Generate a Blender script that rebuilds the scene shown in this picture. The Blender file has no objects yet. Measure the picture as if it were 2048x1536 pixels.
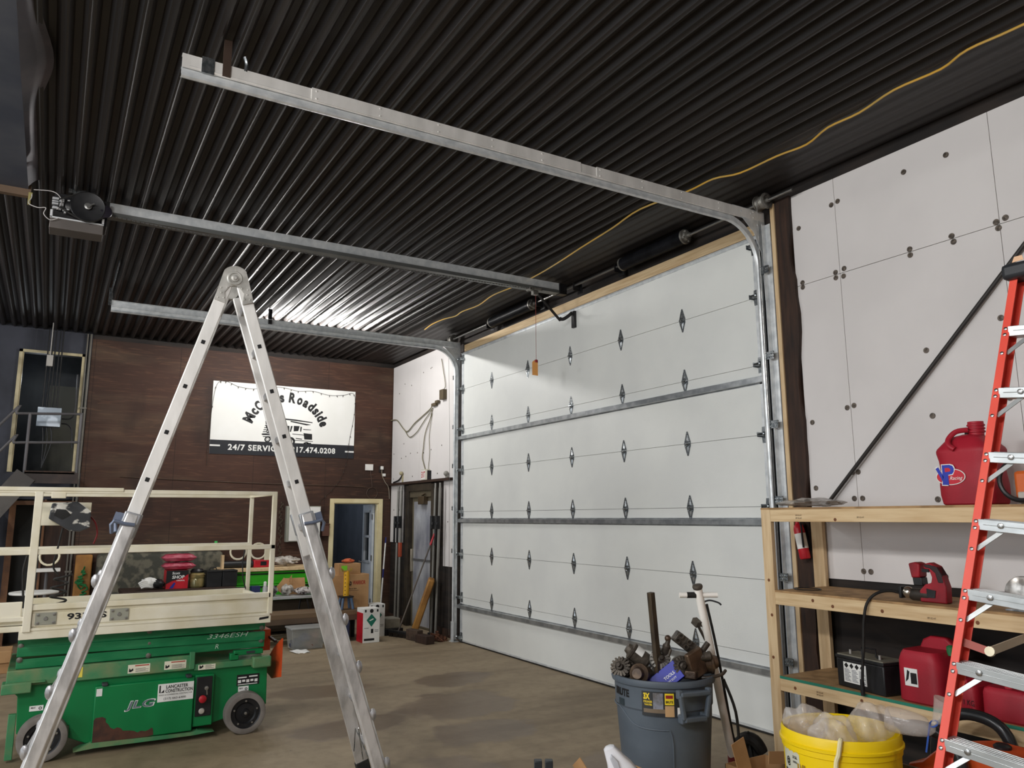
import bpy, math, random
from mathutils import Vector, Matrix, noise as mnoise
R = math.radians
random.seed(7)
sc = bpy.context.scene
COL = sc.collection

# ---------------------------------------------------------------- camera
cam_d = bpy.data.cameras.new('camera')
cam_d.sensor_width = 36.0
cam_d.lens = 1539.77 * 36.0 / 2048.0
cam_d.clip_start = 0.05
cam = bpy.data.objects.new('camera', cam_d)
cam.location = (10.3507, -5.2805, 1.7748)
cam.rotation_euler = (1.7414, 0.0042, 1.0361)
COL.objects.link(cam)
sc.camera = cam

# ---------------------------------------------------------------- exposure, world, large lights
vs = sc.view_settings
vs.view_transform = 'Standard'
vs.look = 'None'
vs.gamma = 1.0
vs.use_curve_mapping = False
vs.exposure = 0.0
world = bpy.data.worlds.new('world')
sc.world = world
world.use_nodes = True
bg = world.node_tree.nodes['Background']
bg.inputs[0].default_value = (0.55, 0.62, 0.75, 1)
bg.inputs[1].default_value = 0.12


def area(name, loc, aim, sx, sy, power, col):
    d = bpy.data.lights.new(name, 'AREA')
    d.shape = 'RECTANGLE'
    d.size = sx
    d.size_y = sy
    d.energy = power
    d.color = col
    o = bpy.data.objects.new(name, d)
    o.location = loc
    o.rotation_euler = (Vector(aim) - Vector(loc)).to_track_quat('-Z', 'Y').to_euler()
    COL.objects.link(o)
    return o


WARM = (1.0, 0.98, 0.955)
COOL = (0.86, 0.93, 1.0)
# daylight through the open bays at the far end of the shop, behind the photographer
area('daylight_bay', (7.5, -12.3, 2.1), (6.5, 0, 1.6), 5.0, 3.6, 240, COOL)
area('daylight_side_bay', (0.0, -12.3, 2.1), (0.5, 0, 2.2), 3.5, 3.4, 90, COOL)
# ceiling LED strips behind the photographer
area('led_strip_right', (9.6, -7.6, 4.40), (8.2, -2.5, 0.2), 1.2, 0.25, 130, WARM)
area('led_strip_middle', (6.2, -8.4, 4.40), (5.0, -2.0, 0.3), 1.2, 0.25, 105, WARM)
area('led_strip_left', (1.6, -7.4, 4.40), (0.6, -3.0, 0.3), 1.2, 0.25, 70, WARM)
for i, y in enumerate((-2.85, -2.45, -2.05, -1.65)):        # the tube lamp lying behind the left track
    d = bpy.data.lights.new('tube_lamp_glow', 'POINT')
    d.energy = 48
    d.color = WARM
    d.shadow_soft_size = 0.025
    o = bpy.data.objects.new('tube_lamp_glow', d)
    o.location = (-0.71, y, 4.495)
    COL.objects.link(o)

for nm, loc, en, col in (('ceiling_fill_right', (10.6, -7.0, 4.25), 150, WARM), ('office_fill', (-4.6, -1.2, 2.2), 14, COOL), ('recess_fill', (-3.6, -5.6, 3.9), 4, COOL)):  # unseen points added to brighten the right ceiling, the office and the left recess
    d = bpy.data.lights.new(nm, 'POINT')
    d.energy = en
    d.color = col
    d.shadow_soft_size = 0.1
    o = bpy.data.objects.new(nm, d)
    o.location = loc
    COL.objects.link(o)

# ---------------------------------------------------------------- materials


def S(r, g, b):
    """sRGB 0-255 to linear"""
    def c(u):
        u /= 255.0
        return u / 12.92 if u <= 0.04045 else ((u + 0.055) / 1.055) ** 2.4
    return (c(r), c(g), c(b), 1.0)


MATS = {}


def P(name, col, rough=0.5, metal=0.0, col2=None, vscale=3.0, stretch=(1, 1, 1), lo=0.4, hi=0.6, bump=0.0, bscale=40.0,
      rvar=0.0, detail=4.0, spec=0.5, alpha=1.0, trans=0.0, emit=0.0, ior=1.45):
    if name in MATS:
        return MATS[name]
    m = bpy.data.materials.new(name)
    m.use_nodes = True
    nt = m.node_tree
    b = nt.nodes['Principled BSDF']
    if col2 is None:
        col2 = tuple(c * 0.82 for c in col[:3]) + (1,)
    tc = nt.nodes.new('ShaderNodeTexCoord')
    mp = nt.nodes.new('ShaderNodeMapping')
    mp.inputs['Scale'].default_value = stretch
    nt.links.new(tc.outputs['Object'], mp.inputs[0])
    nz = nt.nodes.new('ShaderNodeTexNoise')
    nz.inputs['Scale'].default_value = vscale
    nz.inputs['Detail'].default_value = detail
    nt.links.new(mp.outputs[0], nz.inputs['Vector'])
    rp = nt.nodes.new('ShaderNodeValToRGB')
    rp.color_ramp.elements[0].position = lo
    rp.color_ramp.elements[1].position = hi
    rp.color_ramp.elements[0].color = col
    rp.color_ramp.elements[1].color = col2
    nt.links.new(nz.outputs['Fac'], rp.inputs[0])
    nt.links.new(rp.outputs[0], b.inputs['Base Color'])
    b.inputs['Roughness'].default_value = rough
    b.inputs['Metallic'].default_value = metal
    b.inputs['Specular IOR Level'].default_value = spec
    b.inputs['IOR'].default_value = ior
    if rvar:
        mr = nt.nodes.new('ShaderNodeMapRange')
        mr.inputs[3].default_value = max(0.02, rough - rvar)
        mr.inputs[4].default_value = min(1, rough + rvar)
        nt.links.new(nz.outputs['Fac'], mr.inputs[0])
        nt.links.new(mr.outputs[0], b.inputs['Roughness'])
    if bump:
        n2 = nt.nodes.new('ShaderNodeTexNoise')
        n2.inputs['Scale'].default_value = bscale
        n2.inputs['Detail'].default_value = 3
        nt.links.new(mp.outputs[0], n2.inputs['Vector'])
        bp = nt.nodes.new('ShaderNodeBump')
        bp.inputs['Strength'].default_value = bump
        bp.inputs['Distance'].default_value = 0.01
        nt.links.new(n2.outputs['Fac'], bp.inputs['Height'])
        nt.links.new(bp.outputs[0], b.inputs['Normal'])
    if alpha < 1:
        b.inputs['Alpha'].default_value = alpha
    if trans:
        b.inputs['Transmission Weight'].default_value = trans
    if emit:
        nt.links.new(rp.outputs[0], b.inputs['Emission Color'])
        b.inputs['Emission Strength'].default_value = emit
    MATS[name] = m
    return m


m_galv = P('galvanized_steel', S(226, 229, 230), 0.38, 0.35, S(196, 201, 204), 14, (1, 1, 1), 0.35, 0.68, rvar=0.12)
m_zinc = P('bright_zinc_steel', S(176, 180, 182), 0.28, 0.9, S(120, 126, 130), 30, rvar=0.1)
m_alu = P('worn_aluminium', S(238, 236, 232), 0.42, 0.22, S(212, 210, 206), 9, (1, 1, 0.3), 0.35, 0.7, rvar=0.12)
m_door = P('white_embossed_steel', S(226, 228, 224), 0.42, 0.0, S(219, 221, 218), 1.2, bump=0.12, bscale=260)
m_white = P('white_paint', S(232, 231, 226), 0.5, 0, S(222, 221, 216), 5)
m_black = P('black_steel', S(26, 26, 28), 0.38, 0.2, S(38, 37, 38), 8)
m_blackp = P('black_plastic', S(24, 25, 27), 0.42, 0, S(34, 34, 36), 10)
m_rubber = P('black_rubber', S(24, 23, 22), 0.7, 0, S(38, 36, 33), 20, bump=0.2)
m_lumber = P('pine_lumber', S(224, 198, 156), 0.62, 0, S(202, 170, 126), 3.0, (1, 6, 14), 0.35, 0.7, bump=0.1, bscale=20)
m_lumber_v = P('pine_post_lumber', S(222, 196, 156), 0.62, 0, S(198, 166, 124), 3.0, (14, 14, 1), 0.35, 0.7, bump=0.1, bscale=20)
m_ply = P('particle_board', S(178, 142, 98), 0.7, 0, S(146, 114, 76), 9, bump=0.1, bscale=90)
m_dark = P('old_dark_timber', S(66, 44, 32), 0.7, 0, S(34, 24, 19), 3, (9, 9, 1), 0.3, 0.7, bump=0.3)
m_darkply = P('dark_plywood', S(46, 38, 33), 0.75, 0, S(30, 26, 24), 2, (1, 1, 6))
m_card = P('cardboard', S(188, 148, 104), 0.8, 0, S(172, 132, 90), 4)
m_paper = P('paper_white', S(238, 238, 234), 0.6, 0, S(226, 226, 222), 6)
m_ink = P('black_print', S(22, 22, 24), 0.55)
m_red = P('red_plastic', S(196, 32, 46), 0.4, 0, S(176, 26, 40), 5)
m_gasred = P('gas_can_red', S(172, 26, 46), 0.55, 0, S(150, 24, 40), 3, bump=0.06, bscale=120)
m_grey = P('grey_paint', S(120, 122, 124), 0.5, 0, S(104, 106, 108), 5)
m_dgrey = P('dark_grey_plastic', S(58, 60, 64), 0.5)
m_bolt = P('bolt_steel', S(170, 170, 168), 0.3, 0.9)
m_green = P('lift_green', S(0, 128, 68), 0.42, 0, S(8, 112, 60), 2.2, lo=0.3, hi=0.7, rvar=0.08)
m_greend = P('lift_green_dusty', S(66, 132, 88), 0.55, 0, S(128, 136, 96), 5, (1, 1, 1), 0.45, 0.72)
m_cream = P('lift_cream', S(232, 226, 206), 0.46, 0, S(214, 204, 172), 4, lo=0.42, hi=0.75)
m_orangep = P('orange_paint', S(222, 84, 34), 0.4, 0, S(200, 74, 32), 4)
m_fiber = P('orange_fiberglass', S(246, 96, 78), 0.42, 0, S(228, 76, 62), 4, (1, 1, .4), 0.35, 0.75)
m_trim = P('cream_trim', S(226, 214, 172), 0.5, 0, S(214, 200, 156), 4)
m_concrete = None
m_yellow = P('yellow_plastic', S(240, 208, 12), 0.42, 0, S(226, 190, 10), 4)
m_blue = P('blue_plastic', S(36, 52, 150), 0.45)
m_rust = P('rusty_iron', S(96, 62, 42), 0.75, 0.3, S(62, 44, 34), 14, bump=0.4)
m_grease = P('greasy_cast_iron', S(98, 90, 80), 0.5, 0.5, S(58, 52, 46), 16, (1, 1, 1), 0.35, 0.65, bump=0.35, bscale=60)
m_castal = P('cast_aluminium', S(150, 148, 142), 0.45, 0.6, S(104, 100, 94), 12, bump=0.2)
m_brute = P('grey_bin_plastic', S(88, 97, 106), 0.5, 0, S(80, 89, 98), 4, rvar=0.06)

# ---------------------------------------------------------------- mesh builder
WM = {}          # object -> world matrix


class MB:
    def __init__(s):
        s.v = []
        s.f = []

    def add(s, vs, fs):
        n = len(s.v)
        s.v += [Vector(v) for v in vs]
        s.f += [tuple(i + n for i in f) for f in fs]
        return s

    def box(s, x0, x1, y0, y1, z0, z1):
        vs = [(x, y, z) for z in (z0, z1) for y in (y0, y1) for x in (x0, x1)]
        return s.add(vs, [(0, 2, 3, 1), (4, 5, 7, 6), (0, 1, 5, 4), (2, 6, 7, 3), (0, 4, 6, 2), (1, 3, 7, 5)])

    def cb(s, c, size, m=None):
        m = m or Matrix.Identity(3)
        c = Vector(c)
        vs = [c + m @ Vector((x * size[0] / 2, y * size[1] / 2, z * size[2] / 2)) for z in (-1, 1) for y in (-1, 1) for x in (-1, 1)]
        return s.add(vs, [(0, 2, 3, 1), (4, 5, 7, 6), (0, 1, 5, 4), (2, 6, 7, 3), (0, 4, 6, 2), (1, 3, 7, 5)])

    def bar(s, p, q, w, h, up=(0, 0, 1)):
        p, q = Vector(p), Vector(q)
        t = (q - p).normalized()
        up = Vector(up)
        if abs(t.dot(up)) > 0.98:
            up = Vector((1, 0, 0))
        a = t.cross(up).normalized()
        b = a.cross(t)
        vs = [e + a * (i * w / 2) + b * (j * h / 2) for e in (p, q) for j in (-1, 1) for i in (-1, 1)]
        return s.add(vs, [(0, 2, 3, 1), (4, 5, 7, 6), (0, 1, 5, 4), (2, 6, 7, 3), (0, 4, 6, 2), (1, 3, 7, 5)])

    def prism(s, poly, o, U, V, t0, t1):
        """2-D polygon in the plane (o, U, V), thickened along U x V from t0 to t1"""
        o, U, V = Vector(o), Vector(U), Vector(V)
        N = U.cross(V).normalized()
        n = len(poly)
        vs = [o + U * a + V * b + N * t for t in (t0, t1) for a, b in poly]
        fs = [tuple(reversed(range(n))), tuple(range(n, 2 * n))]
        fs += [(i, (i + 1) % n, n + (i + 1) % n, n + i) for i in range(n)]
        return s.add(vs, fs)

    def frame(s, pts, closed):
        pts = [Vector(p) for p in pts]
        n = len(pts)
        T = []
        for i in range(n):
            if closed:
                t = pts[(i + 1) % n] - pts[i - 1]
            else:
                t = pts[min(i + 1, n - 1)] - pts[max(i - 1, 0)]
            T.append(t.normalized() if t.length > 1e-9 else Vector((0, 0, 1)))
        a = T[0].cross(Vector((0, 0, 1)))
        if a.length < 1e-3:
            a = T[0].cross(Vector((1, 0, 0)))
        a.normalize()
        A = []
        for t in T:
            a = (a - t * a.dot(t))
            if a.length < 1e-6:
                a = t.orthogonal()
            a.normalize()
            A.append(a.copy())
        return pts, T, A

    def tube(s, pts, r, n=8, closed=False):
        pts, T, A = s.frame(pts, closed)
        m = len(pts)
        rr = r if isinstance(r, (list, tuple)) else [r] * m
        vs = []
        for p, t, a, q in zip(pts, T, A, rr):
            b = t.cross(a)
            vs += [p + (a * math.cos(2 * math.pi * k / n) + b * math.sin(2 * math.pi * k / n)) * q for k in range(n)]
        fs = []
        for i in range(m if closed else m - 1):
            j = (i + 1) % m
            fs += [(i * n + k, i * n + (k + 1) % n, j * n + (k + 1) % n, j * n + k) for k in range(n)]
        if not closed:
            fs += [tuple(reversed(range(n))), tuple(range((m - 1) * n, m * n))]
        return s.add(vs, fs)

    def sweep(s, prof, path, side):
        """closed 2-D profile (u, v) swept along path; v runs along the fixed vector side, u along the in-plane normal"""
        side = Vector(side).normalized()
        path = [Vector(p) for p in path]
        n, m = len(prof), len(path)
        vs = []
        for i, p in enumerate(path):
            t = (path[min(i + 1, m - 1)] - path[max(i - 1, 0)]).normalized()
            nn = side.cross(t).normalized()
            vs += [p + nn * u + side * v for u, v in prof]
        fs = []
        for i in range(m - 1):
            fs += [(i * n + k, i * n + (k + 1) % n, (i + 1) * n + (k + 1) % n, (i + 1) * n + k) for k in range(n)]
        fs += [tuple(reversed(range(n))), tuple(range((m - 1) * n, m * n))]
        return s.add(vs, fs)

    def lathe(s, prof, o=(0, 0, 0), axis=(0, 0, 1), n=24, a0=0.0, a1=2 * math.pi, sx=1.0, sy=1.0, ref=None):
        """(r, h) profile turned about axis"""
        o, ax = Vector(o), Vector(axis).normalized()
        a = Vector(ref) if ref else ax.orthogonal()
        a = (a - ax * a.dot(ax)).normalized()
        b = ax.cross(a)
        full = abs(a1 - a0 - 2 * math.pi) < 1e-6
        k = n if full else n + 1
        vs = []
        for r, h in prof:
            vs += [o + ax * h + a * (math.cos(a0 + (a1 - a0) * i / n) * max(r, 1e-5) * sx) + b * (math.sin(a0 + (a1 - a0) * i / n) * max(r, 1e-5) * sy) for i in range(k)]
        fs = []
        for j in range(len(prof) - 1):
            for i in range(n):
                i2 = (i + 1) % k
                fs.append((j * k + i, j * k + i2, (j + 1) * k + i2, (j + 1) * k + i))
        return s.add(vs, fs)

    def disc(s, c, r, axis, t, n=20, r2=None):
        return s.lathe([(0, 0), (r, 0), (r2 or r, t), (0, t)], c, axis, n)

    def ball(s, c, r, n=12, m=8, sc3=(1, 1, 1), mat3=None):
        c = Vector(c)
        mat3 = mat3 or Matrix.Identity(3)
        vs = []
        for j in range(m + 1):
            th = math.pi * j / m
            for i in range(n):
                ph = 2 * math.pi * i / n
                vs.append(c + mat3 @ Vector((r * sc3[0] * math.sin(th) * math.cos(ph), r * sc3[1] * math.sin(th) * math.sin(ph), r * sc3[2] * math.cos(th))))
        fs = [(j * n + i, j * n + (i + 1) % n, (j + 1) * n + (i + 1) % n, (j + 1) * n + i) for j in range(m) for i in range(n)]
        return s.add(vs, fs)

    def grid(s, fn, nu, nv):
        vs = [fn(i / nu, j / nv) for j in range(nv + 1) for i in range(nu + 1)]
        fs = [(j * (nu + 1) + i, j * (nu + 1) + i + 1, (j + 1) * (nu + 1) + i + 1, (j + 1) * (nu + 1) + i) for j in range(nv) for i in range(nu)]
        return s.add(vs, fs)

    def text(s, body, o, U, V, height, width=None, lift=0.001, bold=0.0, align='LEFT', shear=0.0, space=1.0):
        cu = bpy.data.curves.new('txt', 'FONT')
        cu.body = body
        cu.size = 1.0
        cu.offset = bold
        cu.shear = shear
        cu.resolution_u = 3
        cu.space_character = space
        ob = bpy.data.objects.new('txt', cu)
        me = bpy.data.meshes.new_from_object(ob)
        co = [v.co.copy() for v in me.vertices]
        fs = [tuple(p.vertices) for p in me.polygons]
        bpy.data.objects.remove(ob)
        bpy.data.curves.remove(cu)
        bpy.data.meshes.remove(me)
        if not co:
            return s
        x0, x1 = min(c.x for c in co), max(c.x for c in co)
        y0, y1 = min(c.y for c in co), max(c.y for c in co)
        ky = height / (y1 - y0)
        kx = (width / (x1 - x0)) if width else ky
        o, U, V = Vector(o), Vector(U).normalized(), Vector(V).normalized()
        N = U.cross(V)
        dx = {'LEFT': 0, 'CENTER': -(x1 - x0) * kx / 2, 'RIGHT': -(x1 - x0) * kx}[align]
        vs = [o + U * ((c.x - x0) * kx + dx) + V * ((c.y - y0) * ky) + N * lift for c in co]
        return s.add(vs, fs)

    def shift(s, d):
        d = Vector(d)
        s.v = [v + d for v in s.v]
        return s

    def xf(s, M):
        s.v = [M @ v for v in s.v]
        return s

    def build(s, name, mat, parent=None, bev=0.0, smooth=True, seg=2, sub=0, solid=0.0, local=False):
        vs = s.v
        if parent is not None and not local:
            inv = WM[parent].inverted()
            vs = [inv @ v for v in vs]
        me = bpy.data.meshes.new(name)
        me.from_pydata([tuple(v) for v in vs], [], s.f)
        import bmesh
        bm = bmesh.new()
        bm.from_mesh(me)
        bmesh.ops.remove_doubles(bm, verts=bm.verts, dist=1e-6)
        bmesh.ops.recalc_face_normals(bm, faces=bm.faces)
        bm.to_mesh(me)
        bm.free()
        me.materials.append(mat)
        if smooth:
            me.polygons.foreach_set('use_smooth', [True] * len(me.polygons))
            me.set_sharp_from_angle(angle=R(34))
        o = bpy.data.objects.new(name, me)
        COL.objects.link(o)
        if parent is not None:
            o.parent = parent
            WM[o] = WM[parent].copy()
        else:
            WM[o] = Matrix.Identity(4)
        if solid:
            md = o.modifiers.new('solid', 'SOLIDIFY')
            md.thickness = solid
            md.offset = 0
        if sub:
            md = o.modifiers.new('sub', 'SUBSURF')
            md.levels = sub
            md.render_levels = sub
        if bev:
            md = o.modifiers.new('bev', 'BEVEL')
            md.width = bev
            md.segments = seg
            md.limit_method = 'ANGLE'
            md.angle_limit = R(40)
        return o


def thing(name, label, cat, loc, rotz=0.0, group=None, mat=None):
    o = bpy.data.objects.new(name, None)
    o.empty_display_size = 0.1
    M = mat if mat is not None else Matrix.Translation(Vector(loc)) @ Matrix.Rotation(rotz, 4, 'Z')
    o.matrix_world = M
    WM[o] = M.copy()
    COL.objects.link(o)
    o['label'] = label
    o['category'] = cat
    if group:
        o['group'] = group
    return o


def solo(name, mb, mat, label, cat, group=None, kind=None, **k):
    """a thing that is one mesh, its origin at the centre of its foot"""
    xs = [v.x for v in mb.v]
    ys = [v.y for v in mb.v]
    zs = [v.z for v in mb.v]
    b = Vector(((min(xs) + max(xs)) / 2, (min(ys) + max(ys)) / 2, min(zs)))
    mb.v = [v - b for v in mb.v]
    o = mb.build(name, mat, **k)
    o.location = b
    WM[o] = Matrix.Translation(b)
    o['label'] = label
    o['category'] = cat
    if group:
        o['group'] = group
    if kind:
        o['kind'] = kind
    return o


def struct(name, mb, mat, parent=None, label=None, **k):
    o = mb.build(name, mat, parent, **k)
    if parent is None:
        o['kind'] = 'structure'
        if label:
            o['label'] = label
    return o


def copy_tree(o, parent=None):
    c = o.copy()
    COL.objects.link(c)
    if parent is not None:
        c.parent = parent
    for ch in list(o.children):
        copy_tree(ch, c)
    return c


def catenary(p, q, sag, n=12):
    p, q = Vector(p), Vector(q)
    return [p.lerp(q, i / n) + Vector((0, 0, -4 * sag * (i / n) * (1 - i / n))) for i in range(n + 1)]


def smoothpath(pts, k=4):
    """Catmull-Rom through pts"""
    pts = [Vector(p) for p in pts]
    out = []
    for i in range(len(pts) - 1):
        p0, p1, p2, p3 = pts[max(i - 1, 0)], pts[i], pts[i + 1], pts[min(i + 2, len(pts) - 1)]
        for j in range(k):
            t = j / k
            out.append(0.5 * ((2 * p1) + (p2 - p0) * t + (2 * p0 - 5 * p1 + 4 * p2 - p3) * t * t + (3 * p1 - p0 - 3 * p2 + p3) * t ** 3))
    out.append(pts[-1])
    return out


X, Y, Z = Vector((1, 0, 0)), Vector((0, 1, 0)), Vector((0, 0, 1))
# ================================================================ the shell


def floor_mat():
    m = bpy.data.materials.new('stained_concrete')
    m.use_nodes = True
    nt = m.node_tree
    b = nt.nodes['Principled BSDF']
    N, L = nt.nodes.new, nt.links.new
    tc = N('ShaderNodeTexCoord')

    def noise(scale, stretch=(1, 1, 1), detail=6, rot=0.0, rough=0.55):
        mp = N('ShaderNodeMapping')
        mp.inputs['Scale'].default_value = stretch
        mp.inputs['Rotation'].default_value = (0, 0, rot)
        L(tc.outputs['Object'], mp.inputs[0])
        n = N('ShaderNodeTexNoise')
        n.inputs['Scale'].default_value = scale
        n.inputs['Detail'].default_value = detail
        n.inputs['Roughness'].default_value = rough
        L(mp.outputs[0], n.inputs['Vector'])
        return n.outputs['Fac']

    def ramp(f, a, c):
        r = N('ShaderNodeMapRange')
        r.inputs[1].default_value = a
        r.inputs[2].default_value = c
        L(f, r.inputs[0])
        return r.outputs[0]

    def mix(f, a, c):
        x = N('ShaderNodeMix')
        x.data_type = 'RGBA'
        L(f, x.inputs[0])
        for k, s in ((6, a), (7, c)):
            if isinstance(s, tuple):
                x.inputs[k].default_value = s
            else:
                L(s, x.inputs[k])
        return x.outputs[2]

    def mul(a, c):
        x = N('ShaderNodeMath')
        x.operation = 'MULTIPLY'
        L(a, x.inputs[0])
        if isinstance(c, float):
            x.inputs[1].default_value = c
        else:
            L(c, x.inputs[1])
        return x.outputs[0]

    def blob(cx, cy, rx, ry, rot=0.0):
        """soft mask of one oil spill of its own shape"""
        mp = N('ShaderNodeMapping')
        mp.vector_type = 'TEXTURE'
        mp.inputs['Location'].default_value = (cx, cy, 0)
        mp.inputs['Rotation'].default_value = (0, 0, rot)
        mp.inputs['Scale'].default_value = (rx, ry, 10)
        L(tc.outputs['Object'], mp.inputs[0])
        g = N('ShaderNodeTexGradient')
        g.gradient_type = 'SPHERICAL'
        L(mp.outputs[0], g.inputs[0])
        return g.outputs[1]

    base = mix(ramp(noise(0.9, (1.6, 0.7, 1), rot=0.35), 0.32, 0.68), S(160, 143, 116), S(136, 120, 96))
    base = mix(mul(ramp(noise(9, detail=8), 0.45, 0.75), 0.45), base, S(110, 95, 75))
    base = mix(mul(ramp(noise(1.1, (2.2, 0.45, 1), rot=0.2), 0.52, 0.66), 0.5), base, S(106, 90, 70))
    edge = noise(2.6, detail=7)
    wet = None
    for c in ((3.35, -1.75, 0.75, 0.95, 0.5), (2.3, -1.25, 0.5, 0.7, 0.2), (4.3, -2.0, 0.55, 0.75, 0.3), (5.2, -2.55, 0.8, 0.35, 0.2),
              (2.1, -2.7, 0.45, 0.8, 0.0), (5.6, -1.5, 0.5, 0.6, 0.3), (3.6, -2.9, 0.4, 0.8, 0.1)):
        g = blob(*c)
        ad = N('ShaderNodeMath')
        ad.operation = 'ADD'
        L(g, ad.inputs[0])
        L(mul(edge, 0.9), ad.inputs[1])
        k = ramp(mul(ramp(ad.outputs[0], 0.72, 0.86), ramp(g, 0.0, 0.12)), 0.0, 1.0)
        if wet is None:
            wet = k
        else:
            mx = N('ShaderNodeMath')
            mx.operation = 'MAXIMUM'
            L(wet, mx.inputs[0])
            L(k, mx.inputs[1])
            wet = mx.outputs[0]
    col = mix(mul(wet, 0.5), base, S(84, 62, 46))
    spots = ramp(noise(26, detail=2), 0.72, 0.76)
    col = mix(mul(spots, 0.5), col, S(58, 48, 38))
    L(col, b.inputs['Base Color'])
    rr = N('ShaderNodeMapRange')
    rr.inputs[3].default_value = 0.62
    rr.inputs[4].default_value = 0.40
    L(wet, rr.inputs[0])
    L(rr.outputs[0], b.inputs['Roughness'])
    bp = N('ShaderNodeBump')
    bp.inputs['Strength'].default_value = 0.15
    bp.inputs['Distance'].default_value = 0.01
    L(noise(24, detail=6), bp.inputs['Height'])
    L(bp.outputs[0], b.inputs['Normal'])
    return m


def plywood_mat():
    m = bpy.data.materials.new('brown_plywood')
    m.use_nodes = True
    nt = m.node_tree
    b = nt.nodes['Principled BSDF']
    N, L = nt.nodes.new, nt.links.new
    tc = N('ShaderNodeTexCoord')

    def noise(scale, stretch, detail=5, dist=0.0):
        mp = N('ShaderNodeMapping')
        mp.inputs['Scale'].default_value = stretch
        L(tc.outputs['Object'], mp.inputs[0])
        n = N('ShaderNodeTexNoise')
        n.inputs['Scale'].default_value = scale
        n.inputs['Detail'].default_value = detail
        n.inputs['Distortion'].default_value = dist
        L(mp.outputs[0], n.inputs['Vector'])
        return n.outputs['Fac']

    def mixr(f, lo, hi, amt, a, c):
        r = N('ShaderNodeMapRange')
        r.inputs[1].default_value = lo
        r.inputs[2].default_value = hi
        r.inputs[4].default_value = amt
        L(f, r.inputs[0])
        x = N('ShaderNodeMix')
        x.data_type = 'RGBA'
        L(r.outputs[0], x.inputs[0])
        for k, s in ((6, a), (7, c)):
            if isinstance(s, tuple):
                x.inputs[k].default_value = s
            else:
                L(s, x.inputs[k])
        return x.outputs[2]
    c = mixr(noise(1.2, (1, 0.5, 0.9)), 0.35, 0.65, 1.0, S(70, 46, 36), S(51, 36, 29))
    c = mixr(noise(7, (1, 0.35, 4.5), 6, 1.2), 0.52, 0.68, 0.5, c, S(100, 70, 52))
    c = mixr(noise(0.9, (1, 0.7, 2.5), 3), 0.55, 0.75, 0.45, c, S(104, 86, 68))
    c = mixr(noise(1.1, (1, 1.6, 0.7), 3), 0.6, 0.75, 0.6, c, S(34, 25, 22))
    # sheet joints every 1.22 m
    mp = N('ShaderNodeMapping')
    mp.inputs['Scale'].default_value = (0, 1 / 1.22, 0)
    L(tc.outputs['Object'], mp.inputs[0])
    sx = N('ShaderNodeSeparateXYZ')
    L(mp.outputs[0], sx.inputs[0])
    fr = N('ShaderNodeMath')
    fr.operation = 'FRACT'
    L(sx.outputs[1], fr.inputs[0])
    c = mixr(fr.outputs[0], 0.008, 0.003, 0.8, c, S(26, 19, 16))
    L(c, b.inputs['Base Color'])
    b.inputs['Roughness'].default_value = 0.62
    b.inputs['Specular IOR Level'].default_value = 0.3
    return m


m_floor = floor_mat()
m_brownply = plywood_mat()
m_ceil = P('black_painted_corrugated_metal', S(44, 39, 37), 0.47, 0.0, S(36, 33, 32), 1.4, (0.25, 2.5, 1), 0.35, 0.7, rvar=0.06, spec=0.45)
m_soffit = P('smooth_blue_grey_sheet', S(92, 96, 106), 0.5, 0, S(70, 76, 90), 1.5)
m_wpanel = P('white_wall_board', S(222, 218, 216), 0.6, 0, S(215, 211, 209), 1.0)
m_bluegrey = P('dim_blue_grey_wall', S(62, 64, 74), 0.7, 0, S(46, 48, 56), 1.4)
m_seam = P('dark_joint', S(70, 64, 60), 0.8)
m_washer = P('fastener_washer', S(112, 102, 92), 0.5, 0.2, S(70, 62, 55), 60)

mb = MB().box(-7, 14, -12.5, 0.3, -0.12, 0.0)
struct('floor', mb, m_floor, smooth=False)

# corrugated ceiling: ribs run along the door wall
prof = []
y = -0.02
while y > -12.5:
    if y > -0.70:
        z = 4.578 + 0.004 * math.cos(2 * math.pi * y / 0.115)
    else:
        ph = (y % 0.262) / 0.262
        a = math.cos(2 * math.pi * ph * 2)
        z = 4.592 + 0.026 * math.tanh(2.2 * a) + (0.008 if ph < 0.25 or ph > 0.75 else 0)
    prof.append((y, z))
    y -= 0.262 / 20
mb = MB()
n = len(prof)
mb.v = [Vector((x, a, b)) for x in (-2.95, 14) for a, b in prof] + [Vector((x, a, 4.72)) for x in (-2.95, 14) for a in (prof[0][0], prof[-1][0])]
mb.f = [(i, i + 1, n + i + 1, n + i) for i in range(n - 1)]
mb.f += [(2 * n, 2 * n + 1, 2 * n + 3, 2 * n + 2)]
struct('ceiling', mb, m_ceil)
mb = MB().box(-7, -2.95, -12.5, 0.2, 4.56, 4.72)
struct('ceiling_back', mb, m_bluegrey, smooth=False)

# flat sheet ceiling beside the corrugated field, with its bent edge
mb = MB().box(3.02, 14, -12.4, -5.66, 4.50, 4.52)
s0 = struct('trim_1', mb, m_soffit, smooth=False)
struct('edge_strip', MB().box(2.99, 3.05, -12.4, -5.64, 4.44, 4.535), P('brown_edge_board', S(104, 84, 66), 0.7), s0, smooth=False)


def lip(u, v):
    x = 3.1 + u * 6.5
    bulge = math.exp(-((x - 5.15) / 0.45) ** 2)
    yy = -5.66 + v * (0.08 + 0.09 * bulge)
    zz = 4.505 + 0.075 * math.sin(v * math.pi * 0.5) - 0.02 * bulge * (1 - v)
    return (x, yy, zz)


struct('bent_edge_sheet', MB().grid(lip, 60, 6), P('bent_sheet_metal', S(92, 86, 92), 0.42, 0.4, S(64, 62, 70), 2), s0)

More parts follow.
